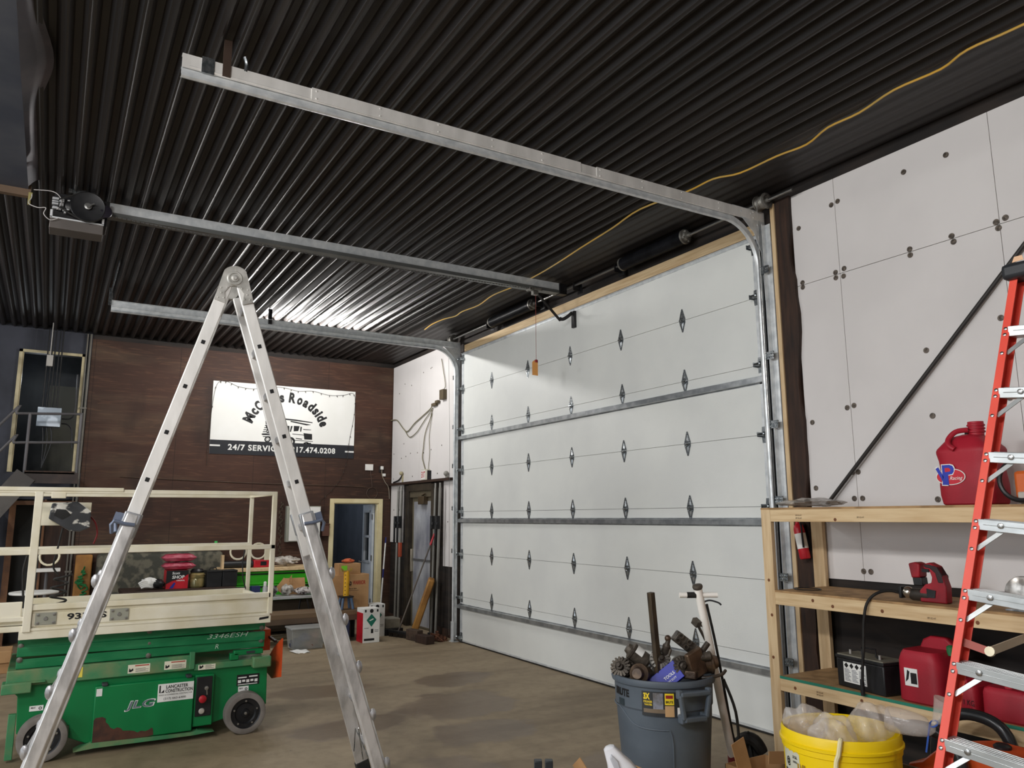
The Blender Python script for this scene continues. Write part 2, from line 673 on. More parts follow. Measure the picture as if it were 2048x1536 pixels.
# door wall: dark timber behind, white boards in front
G0, G1, GH = -0.02, 5.93, 4.25       # garage opening
mb = MB()
mb.box(-3.0, -1.98, 0.02, 0.2, 0, 4.62)
mb.box(-1.98, -0.98, 0.02, 0.2, 2.17, 4.62)
mb.box(-0.98, G0, 0.02, 0.2, 0, 4.62)
mb.box(G0, G1, 0.02, 0.2, GH, 4.62)
mb.box(G1, 14, 0.02, 0.2, 0, 4.62)
wall = struct('wall_front', mb, m_darkply, smooth=False)
g = 0.004
cols = [6.175, 6.60, 7.82, 9.04, 10.26, 11.48, 12.70, 13.92]
mb = MB()
for a, b in zip(cols, cols[1:]):
    mb.box(a + g / 2, b - g / 2, 0.0, 0.02, 1.29, 3.678)
    mb.box(a + g / 2, b - g / 2, 0.0, 0.02, 3.682, 4.485)
mb.box(-2.845, -2.30, 0.0, 0.02, 1.34, 2.33)
mb.box(-2.845, -1.62, 0.0, 0.02, 2.37, 4.50)
mb.box(-1.616, -0.30, 0.0, 0.02, 2.37, 4.50)
mb.box(-0.66, -0.30, 0.0, 0.02, 1.03, 2.33)
wb = struct('white_board', mb, m_wpanel, wall, smooth=False)
wb['label'] = 'white wall board with dark fasteners'
mb = MB()
spots = [(6.57, 4.27), (6.63, 4.28), (6.24, 4.18), (6.24, 3.70), (6.24, 3.66), (6.56, 3.70), (6.64, 3.71), (6.56, 3.655), (6.63, 3.65), (7.19, 3.70),
         (7.19, 3.655), (7.50, 3.70), (7.51, 3.655), (7.80, 3.70), (7.86, 3.71), (7.81, 3.655), (7.20, 4.30), (7.52, 4.30), (7.76, 3.05), (7.24, 2.93),
         (6.57, 2.60), (6.63, 2.61), (6.24, 2.52), (7.76, 2.52), (7.24, 2.46), (6.57, 2.10), (6.62, 2.10), (6.23, 1.99), (7.22, 1.88), (6.57, 1.90), (6.64, 1.90),
         (6.60, 1.36), (6.66, 1.36), (7.22, 1.36), (7.80, 1.36), (7.86, 1.36), (8.2, 3.0), (8.2, 2.3), (8.5, 3.69), (7.79, 2.0), (7.85, 2.0)]
for a, b in spots:
    mb.lathe([(0.021, 0.0), (0.021, -0.004), (0.011, -0.004), (0.009, -0.001), (0.0, -0.002)], (a, 0, b), (0, 1, 0), 14)
struct('wall_fastener', mb, m_washer, wall)
mb = MB()
for a, b in [(-2.55, 3.98), (-2.3, 4.12), (-2.0, 4.05), (-1.5, 4.20), (-1.2, 4.22), (-1.16, 4.23), (-2.75, 2.9), (-2.3, 3.05), (-2.4, 2.80), (-2.2, 2.82), (-2.0, 2.86), (-1.7, 2.85),
             (-1.45, 2.83), (-1.15, 2.86), (-0.75, 2.9), (-2.75, 2.45), (-1.9, 2.46), (-0.9, 2.46), (-2.7, 1.9), (-2.45, 1.9), (-0.5, 1.7), (-2.7, 1.37), (-2.4, 1.37)]:
    mb.lathe([(0.012, 0.0), (0.011, -0.003), (0.0, -0.003)], (a, 0, b), (0, 1, 0), 8)
struct('wall_screw', mb, m_washer, wall)
# timber beside the big door
mb = MB().box(5.99, 6.03, -0.05, 0.02, 0, 4.47)
struct('trim_2', mb, m_lumber_v, smooth=False)
pts = []
for i in range(31):
    z = 4.49 * i / 30
    pts.append((6.172 + 0.012 * math.sin(i * 0.9) + 0.006 * math.sin(i * 2.3) + (0.018 if 20 < i < 26 else 0), z))
poly = [(6.03, 0)] + pts + [(6.03, 4.49)]
mb = MB().prism(poly, (0, 0.019, 0), X, Z, 0.0, 0.055)
struct('trim_3', mb, m_dark, smooth=False)
mb = MB().box(0.10, 5.80, -0.04, 0.018, 4.255, 4.36)
struct('trim_4', mb, m_lumber, smooth=False, label='new pine header board above the big door')
mb = MB().box(-2.83, -0.32, -0.075, 0.018, 2.33, 2.37)
struct('trim_5', mb, m_dark, smooth=False, label='dark timber ledge above the exit door')
mb = MB().box(-2.83, -1.99, -0.02, 0.019, 0.0, 0.12).box(-0.92, -0.3, -0.02, 0.019, 0, 0.12)
struct('baseboard_front', mb, m_dark, smooth=False)

# brown plywood wall with a doorway
mb = MB()
mb.box(-2.99, -2.87, -4.93, -1.044, 0, 4.50)
mb.box(-2.99, -2.87, -1.044, -0.229, 2.022, 4.50)
mb.box(-2.99, -2.87, -0.229, 0.02, 0, 4.50)
struct('wall_left', mb, m_brownply, smooth=False, label='brown stained plywood wall')
mb = MB().box(-2.99, -2.885, -4.93, 0.02, 4.50, 4.66)
struct('wall_left_top', mb, m_darkply, smooth=False)
w = 0.075
mb = MB()
mb.prism([(-1.044 - w, 0), (-1.044, 0), (-1.044, 2.022), (-0.229, 2.022), (-0.229, 0), (-0.229 + w, 0), (-0.229 + w, 2.022 + w), (-1.044 - w, 2.022 + w)], (-2.87, 0, 0), Y, Z, 0.0, 0.022)
mb.box(-2.99, -2.87, -1.05, -1.03, 0, 2.022).box(-2.99, -2.87, -0.243, -0.224, 0, 2.022).box(-2.99, -2.87, -1.05, -0.224, 2.008, 2.024)
struct('trim_6', mb, m_trim, bev=0.004, smooth=False, label='cream door frame in the brown wall')
# the room behind the doorway
mb = MB().box(-6.0, -5.9, -4.9, 0.2, 0, 4.56).box(-5.9, -2.99, -2.4, -2.3, 0, 3.0).box(-5.9, -2.99, 0.02, 0.12, 0, 3.0).box(-5.9, -2.99, -2.3, 0.02, 2.5, 2.6)
struct('wall_office', mb, P('office_wall', S(92, 98, 108), 0.6), smooth=False)
mb = MB().box(-5.88, -5.4, -2.28, -1.0, 0.0, 0.9)
struct('wall_office_2', mb, P('office_counter', S(70, 72, 78), 0.6), smooth=False)

# open white office door, hinged at the right jamb
t = thing('door_1', 'open white office door with two dark panes seen through the cream door frame', 'door', (-2.995, -0.25, 0.01), R(-8))
t['kind'] = 'structure'
mb = MB()
L_ = 0.80
mb.box(-L_, -0.005, -0.04, 0, 0, 0.98).box(-L_, -0.005, -0.04, 0, 1.86, 1.99).box(-L_, -0.62, -0.04, 0, 0.98, 1.86).box(-0.16, -0.005, -0.04, 0, 0.98, 1.86)
mb.build('door_leaf', P('office_door_white', S(198, 206, 216), 0.5), t, local=True, smooth=False)
mb = MB().box(-0.64, -0.14, -0.055, 0.01, 0.95, 0.99).box(-0.64, -0.14, -0.055, 0.01, 1.85, 1.89).box(-0.64, -0.60, -0.055, 0.01, 0.95, 1.89).box(-0.18, -0.14, -0.055, 0.01, 0.95, 1.89).box(-0.64, -0.14, -0.055, 0.01, 1.40, 1.44)
mb.build('window_frame', P('office_sash', S(186, 192, 200), 0.5), t, local=True, smooth=False)
MB().box(-0.61, -0.17, -0.025, -0.015, 0.98, 1.86).build('pane', P('dark_glass', S(30, 36, 38), 0.08, 0, S(26, 30, 32)), t, local=True, smooth=False)
for z in (0.25, 1.0, 1.72):
    MB().lathe([(0.008, 0), (0.008, 0.1)], (0.004, -0.045, z), Z, 8).build('hinge', m_dgrey, t, local=True)
MB().lathe([(0.012, 0), (0.012, 0.04), (0.028, 0.05), (0.028, 0.075), (0, 0.08)], (-0.74, -0.04, 0.95), (0, -1, 0), 14).build('door_knob', m_bolt, t, local=True)

# exit door
t = thing('door_2', 'narrow bright metal exit door with a door closer under the red exit sign', 'door', (-1.49, 0.02, 0))
t['kind'] = 'structure'
fr = MB()
fr.box(-2.06, -1.94, -0.05, 0.14, 0, 2.30).box(-1.03, -0.93, -0.05, 0.14, 0, 2.30).box(-1.94, -1.03, -0.05, 0.14, 2.20, 2.32)
fr.build('door_frame', P('dark_bronze_frame', S(62, 54, 44), 0.5, 0, S(44, 38, 32), 6), t, smooth=False, bev=0.004)
MB().box(-1.94, -1.03, -0.02, 0.12, 2.10, 2.20).build('door_lintel', P('bronze_lintel', S(94, 86, 70), 0.5), t, smooth=False)
MB().box(-1.935, -1.035, 0.03, 0.075, 0.01, 2.10).build('door_leaf', P('bronze_stile', S(120, 112, 92), 0.45, 0.2), t, smooth=False, bev=0.003)
m_scr = P('scuffed_aluminium_sheet', S(206, 208, 212), 0.34, 0.35, S(140, 142, 154), 3.2, (1, 1, 0.5), 0.35, 0.62, rvar=0.2, bump=0.08, bscale=9)
MB().box(-1.85, -1.11, 0.02, 0.032, 0.04, 2.03).build('kick_sheet', m_scr, t, smooth=False)
MB().box(-1.86, -1.10, 0.005, 0.022, 1.06, 1.10).build('push_bar', P('bar_metal', S(128, 128, 130), 0.4, 0.6), t, smooth=False, bev=0.005)
MB().box(-1.895, -1.865, -0.02, 0.035, 0.88, 1.25).build('door_handle', P('handle_metal', S(190, 180, 160), 0.35, 0.7), t, bev=0.006)
c = MB().box(-1.52, -1.30, -0.06, 0.03, 1.98, 2.11).bar((-1.40, -0.04, 2.12), (-1.25, -0.05, 2.15), 0.03, 0.015)
c.build('door_closer', P('closer_brown', S(84, 70, 52), 0.5, 0.3), t, bev=0.008)

# left recess: framed mezzanine opening, landing and rails
mb = MB()
x0, x1 = -2.99, -2.87
mb.box(x0, x1, -12.4, -5.84, 0, 4.66)
mb.box(x0, x1, -5.84, -4.93, 4.20, 4.66)
mb.box(x0, x1, -5.84, -4.93, 2.05, 2.44)
mb.box(x0, x1, -5.84, -5.74, 0, 2.05)
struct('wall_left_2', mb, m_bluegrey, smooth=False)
mb = MB().box(-4.5, -4.4, -6.8, -4.4, 2.0, 4.6).box(-4.4, -2.99, -4.93, -4.83, 2.0, 4.6).box(-4.4, -2.99, -6.6, -6.5, 2.0, 4.6).box(-4.5, -2.99, -6.6, -4.83, 2.30, 2.42)
struct('wall_recess', mb, P('recess_wall', S(70, 74, 76), 0.6, 0, S(46, 50, 56), 1.3), smooth=False)
mb = MB().box(-4.39, -4.37, -5.45, -4.95, 2.5, 3.95)
struct('trim_7', mb, P('grey_green_sheet', S(108, 106, 92), 0.6, 0, S(84, 84, 76), 1.5), smooth=False)
f = 0.045
mb = MB()
mb.box(-2.87, -2.845, -5.86, -5.86 + f, 2.44, 4.24).box(-2.87, -2.845, -5.05, -5.05 + f, 2.33, 4.24).box(-2.87, -2.845, -5.86, -5.005, 4.20, 4.24)
mb.box(-2.99, -2.87, -5.84, -5.80, 2.44, 4.2).box(-2.99, -2.87, -5.045, -5.0, 2.44, 4.2)
struct('trim_8', mb, P('cream_frame_aged', S(196, 184, 148), 0.5, 0, S(160, 148, 116), 4), smooth=False, label='cream frame of the raised opening at the left')
# lower opening under the landing
mb = MB().box(-3.4, -3.36, -5.74, -4.93, 0, 2.05)
struct('trim_9', mb, P('grey_door_sheet', S(84, 86, 86), 0.6, 0, S(70, 72, 74), 2), smooth=False)
mb = MB().box(-2.93, -2.84, -5.78, -5.70, 0, 2.05).box(-2.93, -2.84, -5.36, -5.33, 0, 2.05).box(-2.90, -2.83, -5.78, -4.95, 1.97, 2.03)
struct('trim_10', mb, P('reddish_stud', S(122, 84, 56), 0.65, 0, S(90, 62, 44), 4), smooth=False)
mb = MB().box(-2.95, -2.90, -5.33, -4.93, 0, 2.0)
struct('trim_11', mb, m_dark, smooth=False)

# walls behind the photographer
mb = MB().box(13.9, 14.0, -12.5, 0.2, 0, 4.66)
struct('wall_right', mb, m_wpanel, smooth=False)
mb = MB().box(-7, 14, -12.6, -12.5, 0, 4.66)
struct('wall_back', mb, m_wpanel, smooth=False)
# ================================================================ the big sectional door
SEC = 0.6096
H0 = 0.631
seams = [H0 + SEC * k for k in range(6)]
FY = -0.045                      # inner face of the door
door = thing('door_3', 'tall closed white sectional overhead door with rows of diamond hinges', 'garage door', (2.92, -0.02, 0))
door['kind'] = 'structure'
zz = [0.035] + seams + [4.235]
for a, b in zip(zz, zz[1:]):
    mb = MB().box(0.03, 5.84, FY, 0.0, a + 0.0018, b - 0.0018)
    mb.build('door_section', m_door, door, smooth=False)
MB().box(0.03, 5.84, -0.03, -0.005, 0.03, 4.23).build('section_joint', m_seam, door, smooth=False)
for k, (a, b) in enumerate(zip(zz, zz[1:])):
    mb = MB().box(0.028, 0.095, FY - 0.003, FY + 0.002, a + 0.003, b - 0.003)
    mb.build('end_stile', m_galv, door, smooth=False)
    mb = MB().box(5.765, 5.842, FY - 0.003, FY + 0.002, a + 0.003, b - 0.003)
    mb.build('end_stile', m_galv, door, smooth=False)
mb = MB().box(0.03, 5.84, -0.05, 0.004, 0.018, 0.036)
mb.build('bottom_retainer', m_galv, door, smooth=False)
MB().box(0.02, 5.85, -0.052, 0.006, 0.0, 0.02).build('bottom_seal', m_rubber, door, smooth=False, bev=0.006)
mb = MB().box(0.03, 5.84, FY - 0.006, 0.004, 4.205, 4.238).box(0.03, 5.84, FY - 0.02, FY, 4.232, 4.238)
mb.build('top_cap', m_galv, door, smooth=False)


def hinge_mb(x, z):
    mb = MB()
    for s in (1, -1):
        poly = [(-0.007, 0.118 * s), (0.007, 0.118 * s), (0.042, 0.018 * s), (0.042, 0.003 * s), (-0.042, 0.003 * s), (-0.042, 0.018 * s)]
        mb.prism(poly, (x, FY, z), X, Z, -0.0005, 0.0045)
        # pressed rib of the leaf
        mb.add([(x - 0.024, FY - 0.004, z + 0.02 * s), (x + 0.024, FY - 0.004, z + 0.02 * s), (x, FY - 0.004, z + 0.10 * s), (x, FY - 0.012, z + 0.03 * s)],
               [(0, 1, 3), (1, 2, 3), (2, 0, 3)])
        for dx, dz in ((0.028, 0.025), (-0.028, 0.025), (0, 0.095)):
            mb.lathe([(0.006, 0), (0.006, 0.005), (0, 0.006)], (x + dx, FY - 0.004, z + dz * s), (0, -1, 0), 6)
    mb.lathe([(0.0, -0.027), (0.010, -0.027), (0.010, 0.027), (0.0, 0.027)], (x, FY - 0.014, z), X, 10)
    mb.lathe([(0.0, -0.032), (0.005, -0.032), (0.005, 0.032), (0.0, 0.032)], (x, FY - 0.014, z), X, 8)
    return mb


h0 = hinge_mb(0.968, seams[0])
base = h0.build('hinge', m_zinc, door)
for k, z in enumerate(seams):
    for i in range(1, 6):
        if k == 0 and i == 1:
            continue
        c = base.copy()
        c.location = ((i - 1) * 0.968, 0, z - seams[0])
        COL.objects.link(c)
for z in seams + [0.07, 4.14]:
    for xe, s in ((0.075, -1), (5.79, 1)):
        mb = MB()
        mb.prism([(-0.03, -0.07), (0.03, -0.07), (0.036, 0.0), (0.03, 0.07), (-0.03, 0.07), (-0.036, 0)], (xe, FY, z), X, Z, 0.0, 0.006)
        mb.box(xe - 0.035, xe + 0.035, FY - 0.062, FY - 0.004, z - 0.012, z - 0.007)
        mb.box(xe - 0.035, xe + 0.035, FY - 0.062, FY - 0.004, z + 0.010, z + 0.015)
        mb.box(xe - 0.036, xe - 0.03, FY - 0.066, FY - 0.004, z - 0.02, z + 0.02)
        mb.box(xe + 0.03, xe + 0.036, FY - 0.066, FY - 0.004, z - 0.02, z + 0.02)
        b = mb.build('roller_bracket', m_zinc, door)
        r = MB().lathe([(0, 0), (0.006, 0), (0.006, 0.085)], (xe - s * 0.03, FY - 0.055, z + 0.002), (s, 0, 0), 8)
        r.lathe([(0, 0.062), (0.019, 0.062), (0.023, 0.07), (0.019, 0.08), (0, 0.08)], (xe - s * 0.03, FY - 0.055, z + 0.002), (s, 0, 0), 14)
        r.build('roller', m_zinc, b)
for z in (seams[0], seams[2], seams[4]):
    zc = z - 0.13
    pr = [(-0.036, 0.0), (-0.024, 0.0), (-0.020, -0.045), (0.020, -0.045), (0.024, 0.0), (0.036, 0.0), (0.036, -0.003), (0.027, -0.003), (0.023, -0.048), (-0.023, -0.048), (-0.027, -0.003), (-0.036, -0.003)]
    mb = MB()
    nn = len(pr)
    mb.add([(x, FY + v, zc + u) for x in (0.0, 5.865) for u, v in pr], [(k, (k + 1) % nn, nn + (k + 1) % nn, nn + k) for k in range(nn)] + [tuple(reversed(range(nn))), tuple(range(nn, 2 * nn))])
    mb.build('strut', P('strut_steel', S(190, 194, 196), 0.3, 0.75, S(160, 164, 168), 10), door, smooth=False)
b = MB().box(2.985, 3.045, FY - 0.035, FY, 4.0, 4.205)
b.build('arm_bracket', m_black, door, bev=0.004)

# ---------------------------------------------------------------- tracks


def cprof(s):
    return [(-0.030, -s * 0.034), (-0.030, -s * 0.010), (0.006, -s * 0.010), (0.014, s * 0.003), (0.030, s * 0.004), (0.037, -s * 0.008), (0.034, -s * 0.022), (0.027, -s * 0.034), (0.024, -s * 0.032), (0.0305, -s * 0.020), (0.033, -s * 0.008), (0.028, 0.0), (0.016, -s * 0.001), (0.008, -s * 0.014), (-0.0265, -s * 0.014), (-0.0265, -s * 0.034)]


YT = -0.107
RAD = 0.38
HZ = 4.312
arc = [(YT - RAD + RAD * math.cos(a), HZ - RAD + RAD * math.sin(a)) for a in [math.pi / 2 * i / 14 for i in range(15)]]
TR = {}
for nm, xw, s in (('right', 5.90, 1), ('left', -0.055, -1)):
    lab = ('galvanized overhead door track on the right jamb, nearer the photographer, running high across the picture' if s > 0 else
           'galvanized overhead door track on the left jamb, curving back under the ceiling behind the ladder')
    t = thing('door_track', lab, 'door track', (xw, YT, 0), group=None)
    TR[s] = t
    MB().sweep(cprof(s), [(xw, YT, 0.03), (xw, YT, HZ - RAD)], X).build('vertical_rail', m_galv, t)
    MB().sweep(cprof(s), [(xw, a, b) for a, b in arc], X).build('curved_rail', m_galv, t)
    MB().sweep(cprof(s), [(xw, YT - RAD, HZ), (xw, -4.84, HZ)], X).build('horizontal_rail', m_galv, t)
    # stiffening angle along the top
    o = s * 0.004
    mb = MB().box(min(xw, xw + o), max(xw, xw + o), -4.84, -0.05, HZ + 0.022, HZ + 0.108)
    mb.box(min(xw, xw - s * 0.035), max(xw, xw - s * 0.035), -4.84, -0.05, HZ + 0.104, HZ + 0.108)
    mb.lathe([(0.008, 0), (0.008, 4.7)], (xw + s * 0.001, -0.1, HZ + 0.034), (0, -1, 0), 8)
    mb.build('stiffening_angle', m_alu if s > 0 else m_galv, t, smooth=False)
    if s > 0:
        for y0, y1 in ((-4.09, -2.03), (-1.88, -0.04)):
            mb = MB().box(xw + 0.004, xw + 0.011, y0, y1, HZ + 0.028, HZ + 0.112)
            yy = y0 + 0.03
            while yy < y1:
                for dz in (0.045, 0.095):
                    mb.lathe([(0.006, 0), (0.006, 0.004), (0, 0.005)], (xw + 0.011, yy, HZ + dz), X, 6)
                yy += 0.42
            mb.build('splice_plate', m_alu, t, smooth=False)
    # flag bracket at the corner
    fx = xw + s * 0.006
    poly = [(-0.03, 3.62), (-0.03, 4.43), (-0.42, 4.43), (-0.42, 4.35), (-0.30, 4.33), (-0.17, 4.22), (-0.09, 4.05), (-0.075, 3.62)]
    mb = MB().prism(poly, (fx, 0, 0), Y, Z, -0.002, 0.002)
    for a, b in ((-0.05, 4.3), (-0.05, 4.1), (-0.05, 3.9), (-0.05, 3.7), (-0.2, 4.39), (-0.32, 4.39), (-0.12, 4.3)):
        mb.lathe([(0.009, -0.006), (0.009, 0.006), (0, 0.007)], (fx, a, b), X, 8)
    mb.build('flag_bracket', m_galv, t, smooth=False)
    # wall angle with cross brackets
    xa = xw + s * 0.034
    mb = MB()
    mb.box(min(xa, xa + s * 0.052), max(xa, xa + s * 0.052), -0.058, -0.054, 0.0, 4.30)
    mb.box(min(xa, xa + s * 0.004), max(xa, xa + s * 0.004), -0.105, -0.054, 0.0, 4.30)
    mb.build('wall_angle', m_galv, t, smooth=False)
    for zb in (3.88, 3.12, 2.53, 1.90, 1.28, 0.62):
        x0_, x1_ = sorted((xw, xa + s * 0.055))
        mb = MB().box(x0_, x1_, -0.112, -0.106, zb - 0.032, zb + 0.032).box(x0_, x1_, -0.118, -0.106, zb + 0.028, zb + 0.032)
        for dx in (0.012, 0.035, 0.06, 0.078):
            for dz in (-0.015, 0.012):
                mb.lathe([(0.007, 0), (0.007, 0.006), (0, 0.007)], (xw + s * dx, -0.112, zb + dz), (0, -1, 0), 6)
        mb.build('track_bracket', m_zinc, t, smooth=False)
    mb = MB().box(xw - 0.05, xw + 0.06, -0.16, -0.055, 0.0, 0.012).box(xw - 0.045, xw + 0.05, -0.135, -0.13, 0.012, 0.28)
    mb.build('base_plate', m_galv, t, smooth=False)
# hangers at the back ends
t = TR[1]
MB().box(5.905, 5.915, -4.62, -4.575, 4.34, 4.575).build('hanger_strap', P('dark_brown_strap', S(64, 48, 38), 0.6), t, smooth=False)
MB().box(5.904, 5.91, -4.735, -4.665, 4.33, 4.43).build('hanger_plate', m_zinc, t, smooth=False)
MB().tube(smoothpath([(5.90, -4.49, 4.41), (5.90, -4.485, 4.46), (5.91, -4.50, 4.50)], 3), [0.011] * 7, 6).build('hanger_clip', m_zinc, t)
t = TR[-1]
mb = MB().box(-0.06, -0.056, -4.875, -4.83, 4.36, 4.58).box(-0.06, -0.02, -4.875, -4.871, 4.36, 4.58)
for k in range(5):
    mb.lathe([(0.008, 0), (0.008, 0.003)], (-0.056, -4.852, 4.42 + k * 0.03), X, 6)
mb.build('perforated_hanger', m_zinc, t, smooth=False)
MB().bar((-0.03, -4.85, 4.53), (1.15, -4.845, 4.57), 0.04, 0.006, (0, 1, 0.2)).build('hanger_strap', m_zinc, t, smooth=False)
MB().box(-0.07, -0.03, -2.95, -2.90, 4.36, 4.57).build('hanger_clamp', m_black, t, bev=0.004)

# ---------------------------------------------------------------- torsion shaft
SY, SZ = -0.125, 4.482
t = thing('torsion_shaft', 'long steel torsion shaft with two black springs above the overhead door', 'garage door spring', (2.95, SY, SZ))
MB().lathe([(0, -0.22), (0.0127, -0.22), (0.0127, 6.30), (0, 6.30)], (0, SY, SZ), X, 12).build('shaft', m_bolt, t)


def coil(x0, x1):
    pr = []
    n = int((x1 - x0) / 0.0085)
    pr.append((0.05, 0))
    for i in range(n):
        u = (x1 - x0) * i / n
        pr += [(0.0655, u), (0.0705, u + 0.0028), (0.0705, u + 0.0057)]
    pr.append((0.05, x1 - x0))
    return MB().lathe(pr, (x0, SY, SZ), X, 20)


m_spring = P('black_spring_steel', S(22, 23, 27), 0.4, 0.4, S(34, 35, 40), 6)
for x0, x1, sgn in ((1.12, 2.17, 1), (4.05, 5.0, 1)):
    sp = coil(x0, x1).build('spring', m_spring, t)
    mb = MB()
    mb.lathe([(0.0, -0.01), (0.058, -0.01), (0.074, 0.0), (0.074, 0.022), (0.05, 0.026), (0.045, 0.05), (0.02, 0.055), (0.02, 0.09), (0, 0.09)], (x1, SY, SZ), X, 20)
    for k in range(4):
        a = k * math.pi / 2 + 0.4
        mb.cb((x1 + 0.035, SY + 0.05 * math.cos(a), SZ + 0.05 * math.sin(a)), (0.03, 0.02, 0.02), Matrix.Rotation(a, 3, 'X'))
    mb.build('winding_cone', m_castal, t)
    mb = MB().lathe([(0.0, 0.01), (0.058, 0.01), (0.074, 0.0), (0.074, -0.018), (0.02, -0.04), (0, -0.04)], (x0, SY, SZ), X, 20)
    mb.build('stationary_cone', m_castal, t)
for xb in (1.0, 2.32, 3.93, 3.14):
    mb = MB().prism([(-0.05, -0.09), (0.05, -0.09), (0.035, 0.02), (0.02, 0.06), (-0.02, 0.06), (-0.035, 0.02)], (xb, -0.05, SZ), X, Z, -0.001, 0.005)
    mb.box(xb - 0.004, xb + 0.004, SY - 0.03, -0.05, SZ - 0.06, SZ + 0.03)
    mb.build('bearing_bracket', m_black, t, smooth=False)
for xd, s in ((5.93, 1), (-0.185, -1)):
    mb = MB()
    pr = [(0, 0), (0.072, 0), (0.072, 0.008)]
    for k in range(8):
        u = 0.012 + k * 0.009
        pr += [(0.060, u), (0.057, u + 0.0045)]
    pr += [(0.060, 0.086), (0.072, 0.09), (0.072, 0.10), (0.05, 0.104), (0.045, 0.09), (0.02, 0.09), (0.02, 0.125), (0, 0.125)]
    mb.lathe(pr, (xd, SY, SZ), X, 24)
    mb.build('cable_drum', m_castal, t)
    xc = xd + 0.05
    MB().tube([(xc, SY - 0.074, SZ), (xc - s * 0.03, SY - 0.05, 3.0), (xc - s * 0.05, SY - 0.045, 0.09)], 0.0024, 5).build('lift_cable', m_bolt, t)

# ---------------------------------------------------------------- door opener
t = thing('door_opener', 'chain drive door opener with black pulley on a long steel rail under the ceiling', 'garage door opener', (2.95, -2.6, 4.4))
RX = 2.95
mb = MB()
pr = [(-0.05, -0.022), (0.05, -0.022), (0.05, 0.022), (0.040, 0.022), (0.040, 0.014), (0.045, 0.014), (0.045, -0.018), (-0.045, -0.018), (-0.045, 0.014), (-0.040, 0.014), (-0.040, 0.022), (-0.05, 0.022)]
pr2 = [(-0.055, -0.02), (0.055, -0.02), (0.055, 0.0), (0.02, 0.004), (0.02, 0.018), (0.055, 0.022), (0.055, 0.034), (-0.055, 0.034)]
mb.add([(RX + v, y, 4.478 - u) for y in (-5.07, -0.14) for u, v in pr2], [(k, (k + 1) % 8, 8 + (k + 1) % 8, 8 + k) for k in range(8)] + [tuple(reversed(range(8))), tuple(range(8, 16))])
mb.build('rail', m_galv, t, smooth=False)
mb = MB().box(RX - 0.045, RX + 0.045, -5.05, -0.26, 4.412, 4.445).box(RX - 0.05, RX + 0.056, -5.05, -0.26, 4.404, 4.412)
mb.build('rail_channel', P('dark_steel_channel', S(120, 122, 120), 0.4, 0.5), t, smooth=False)
mb = MB().box(RX - 0.04, RX + 0.05, -0.25, -0.145, 4.40, 4.53)
mb.lathe([(0, -0.03), (0.045, -0.03), (0.045, 0.03), (0, 0.03)], (RX + 0.01, -0.20, 4.46), X, 14)
mb.build('header_bracket', m_black, t, bev=0.004)
pts = catenary((RX + 0.06, -5.05, 4.40), (RX + 0.05, -0.62, 4.40), 0.035, 40)
mb = MB()
for i in range(len(pts) - 1):
    for k in range(3):
        p = pts[i].lerp(pts[i + 1], k / 3)
        q = pts[i].lerp(pts[i + 1], (k + 0.75) / 3)
        mb.bar(p, q, 0.004 + 0.004 * (k % 2), 0.012)
mb.tube([pts[0], pts[20], pts[40]], 0.002, 5)
mb.build('drive_chain', m_bolt, t, smooth=False)
mb = MB().box(RX - 0.03, RX + 0.06, -0.68, -0.50, 4.395, 4.425).box(RX - 0.005, RX + 0.045, -0.62, -0.55, 4.34, 4.40)
mb.lathe([(0, 0), (0.016, 0), (0.016, 0.09), (0, 0.09)], (RX - 0.03, -0.66, 4.40), X, 12)
tr = mb.build('trolley', m_castal, t, bev=0.003)
MB().tube([(RX + 0.03, -0.58, 4.35), (RX + 0.03, -0.582, 3.56)], 0.0022, 5).build('release_cord', P('red_cord', S(150, 60, 50), 0.7), t)
MB().lathe([(0, 0), (0.022, 0.0), (0.02, 0.03), (0.006, 0.036), (0, 0.036)], (RX + 0.03, -0.582, 3.53), Z, 12).build('release_knob', P('dark_red_knob', S(140, 26, 28), 0.5), t)
tg = MB().prism([(-0.036, -0.15), (0.034, -0.155), (0.034, 0.0), (0.02, 0.02), (-0.02, 0.02), (-0.036, 0.0)], (RX + 0.035, -0.60, 3.53), (0.25, 0.95, 0.0), Z, 0, 0.001)
tg.build('warning_tag', P('manila_tag', S(226, 160, 88), 0.7), t, smooth=False)
mb = MB().bar((RX + 0.02, -0.545, 4.36), (RX + 0.02, -0.225, 4.075), 0.010, 0.042, X)
for k in range(8):
    p = Vector((RX + 0.014, -0.53, 4.345)).lerp(Vector((RX + 0.014, -0.24, 4.09)), k / 7)
    mb.lathe([(0.006, 0), (0.006, 0.012)], p, X, 6)
mb.build('arm_bar', m_black, t, smooth=False)
pa = smoothpath([(RX + 0.03, -0.245, 4.10), (RX + 0.035, -0.20, 4.095), (RX + 0.045, -0.13, 4.14), (RX + 0.06, -0.085, 4.185)], 4)
MB().sweep([(-0.02, -0.004), (0.02, -0.004), (0.02, 0.004), (-0.02, 0.004)], pa, (1, 0, 0)).build('curved_arm', m_black, t, smooth=False)
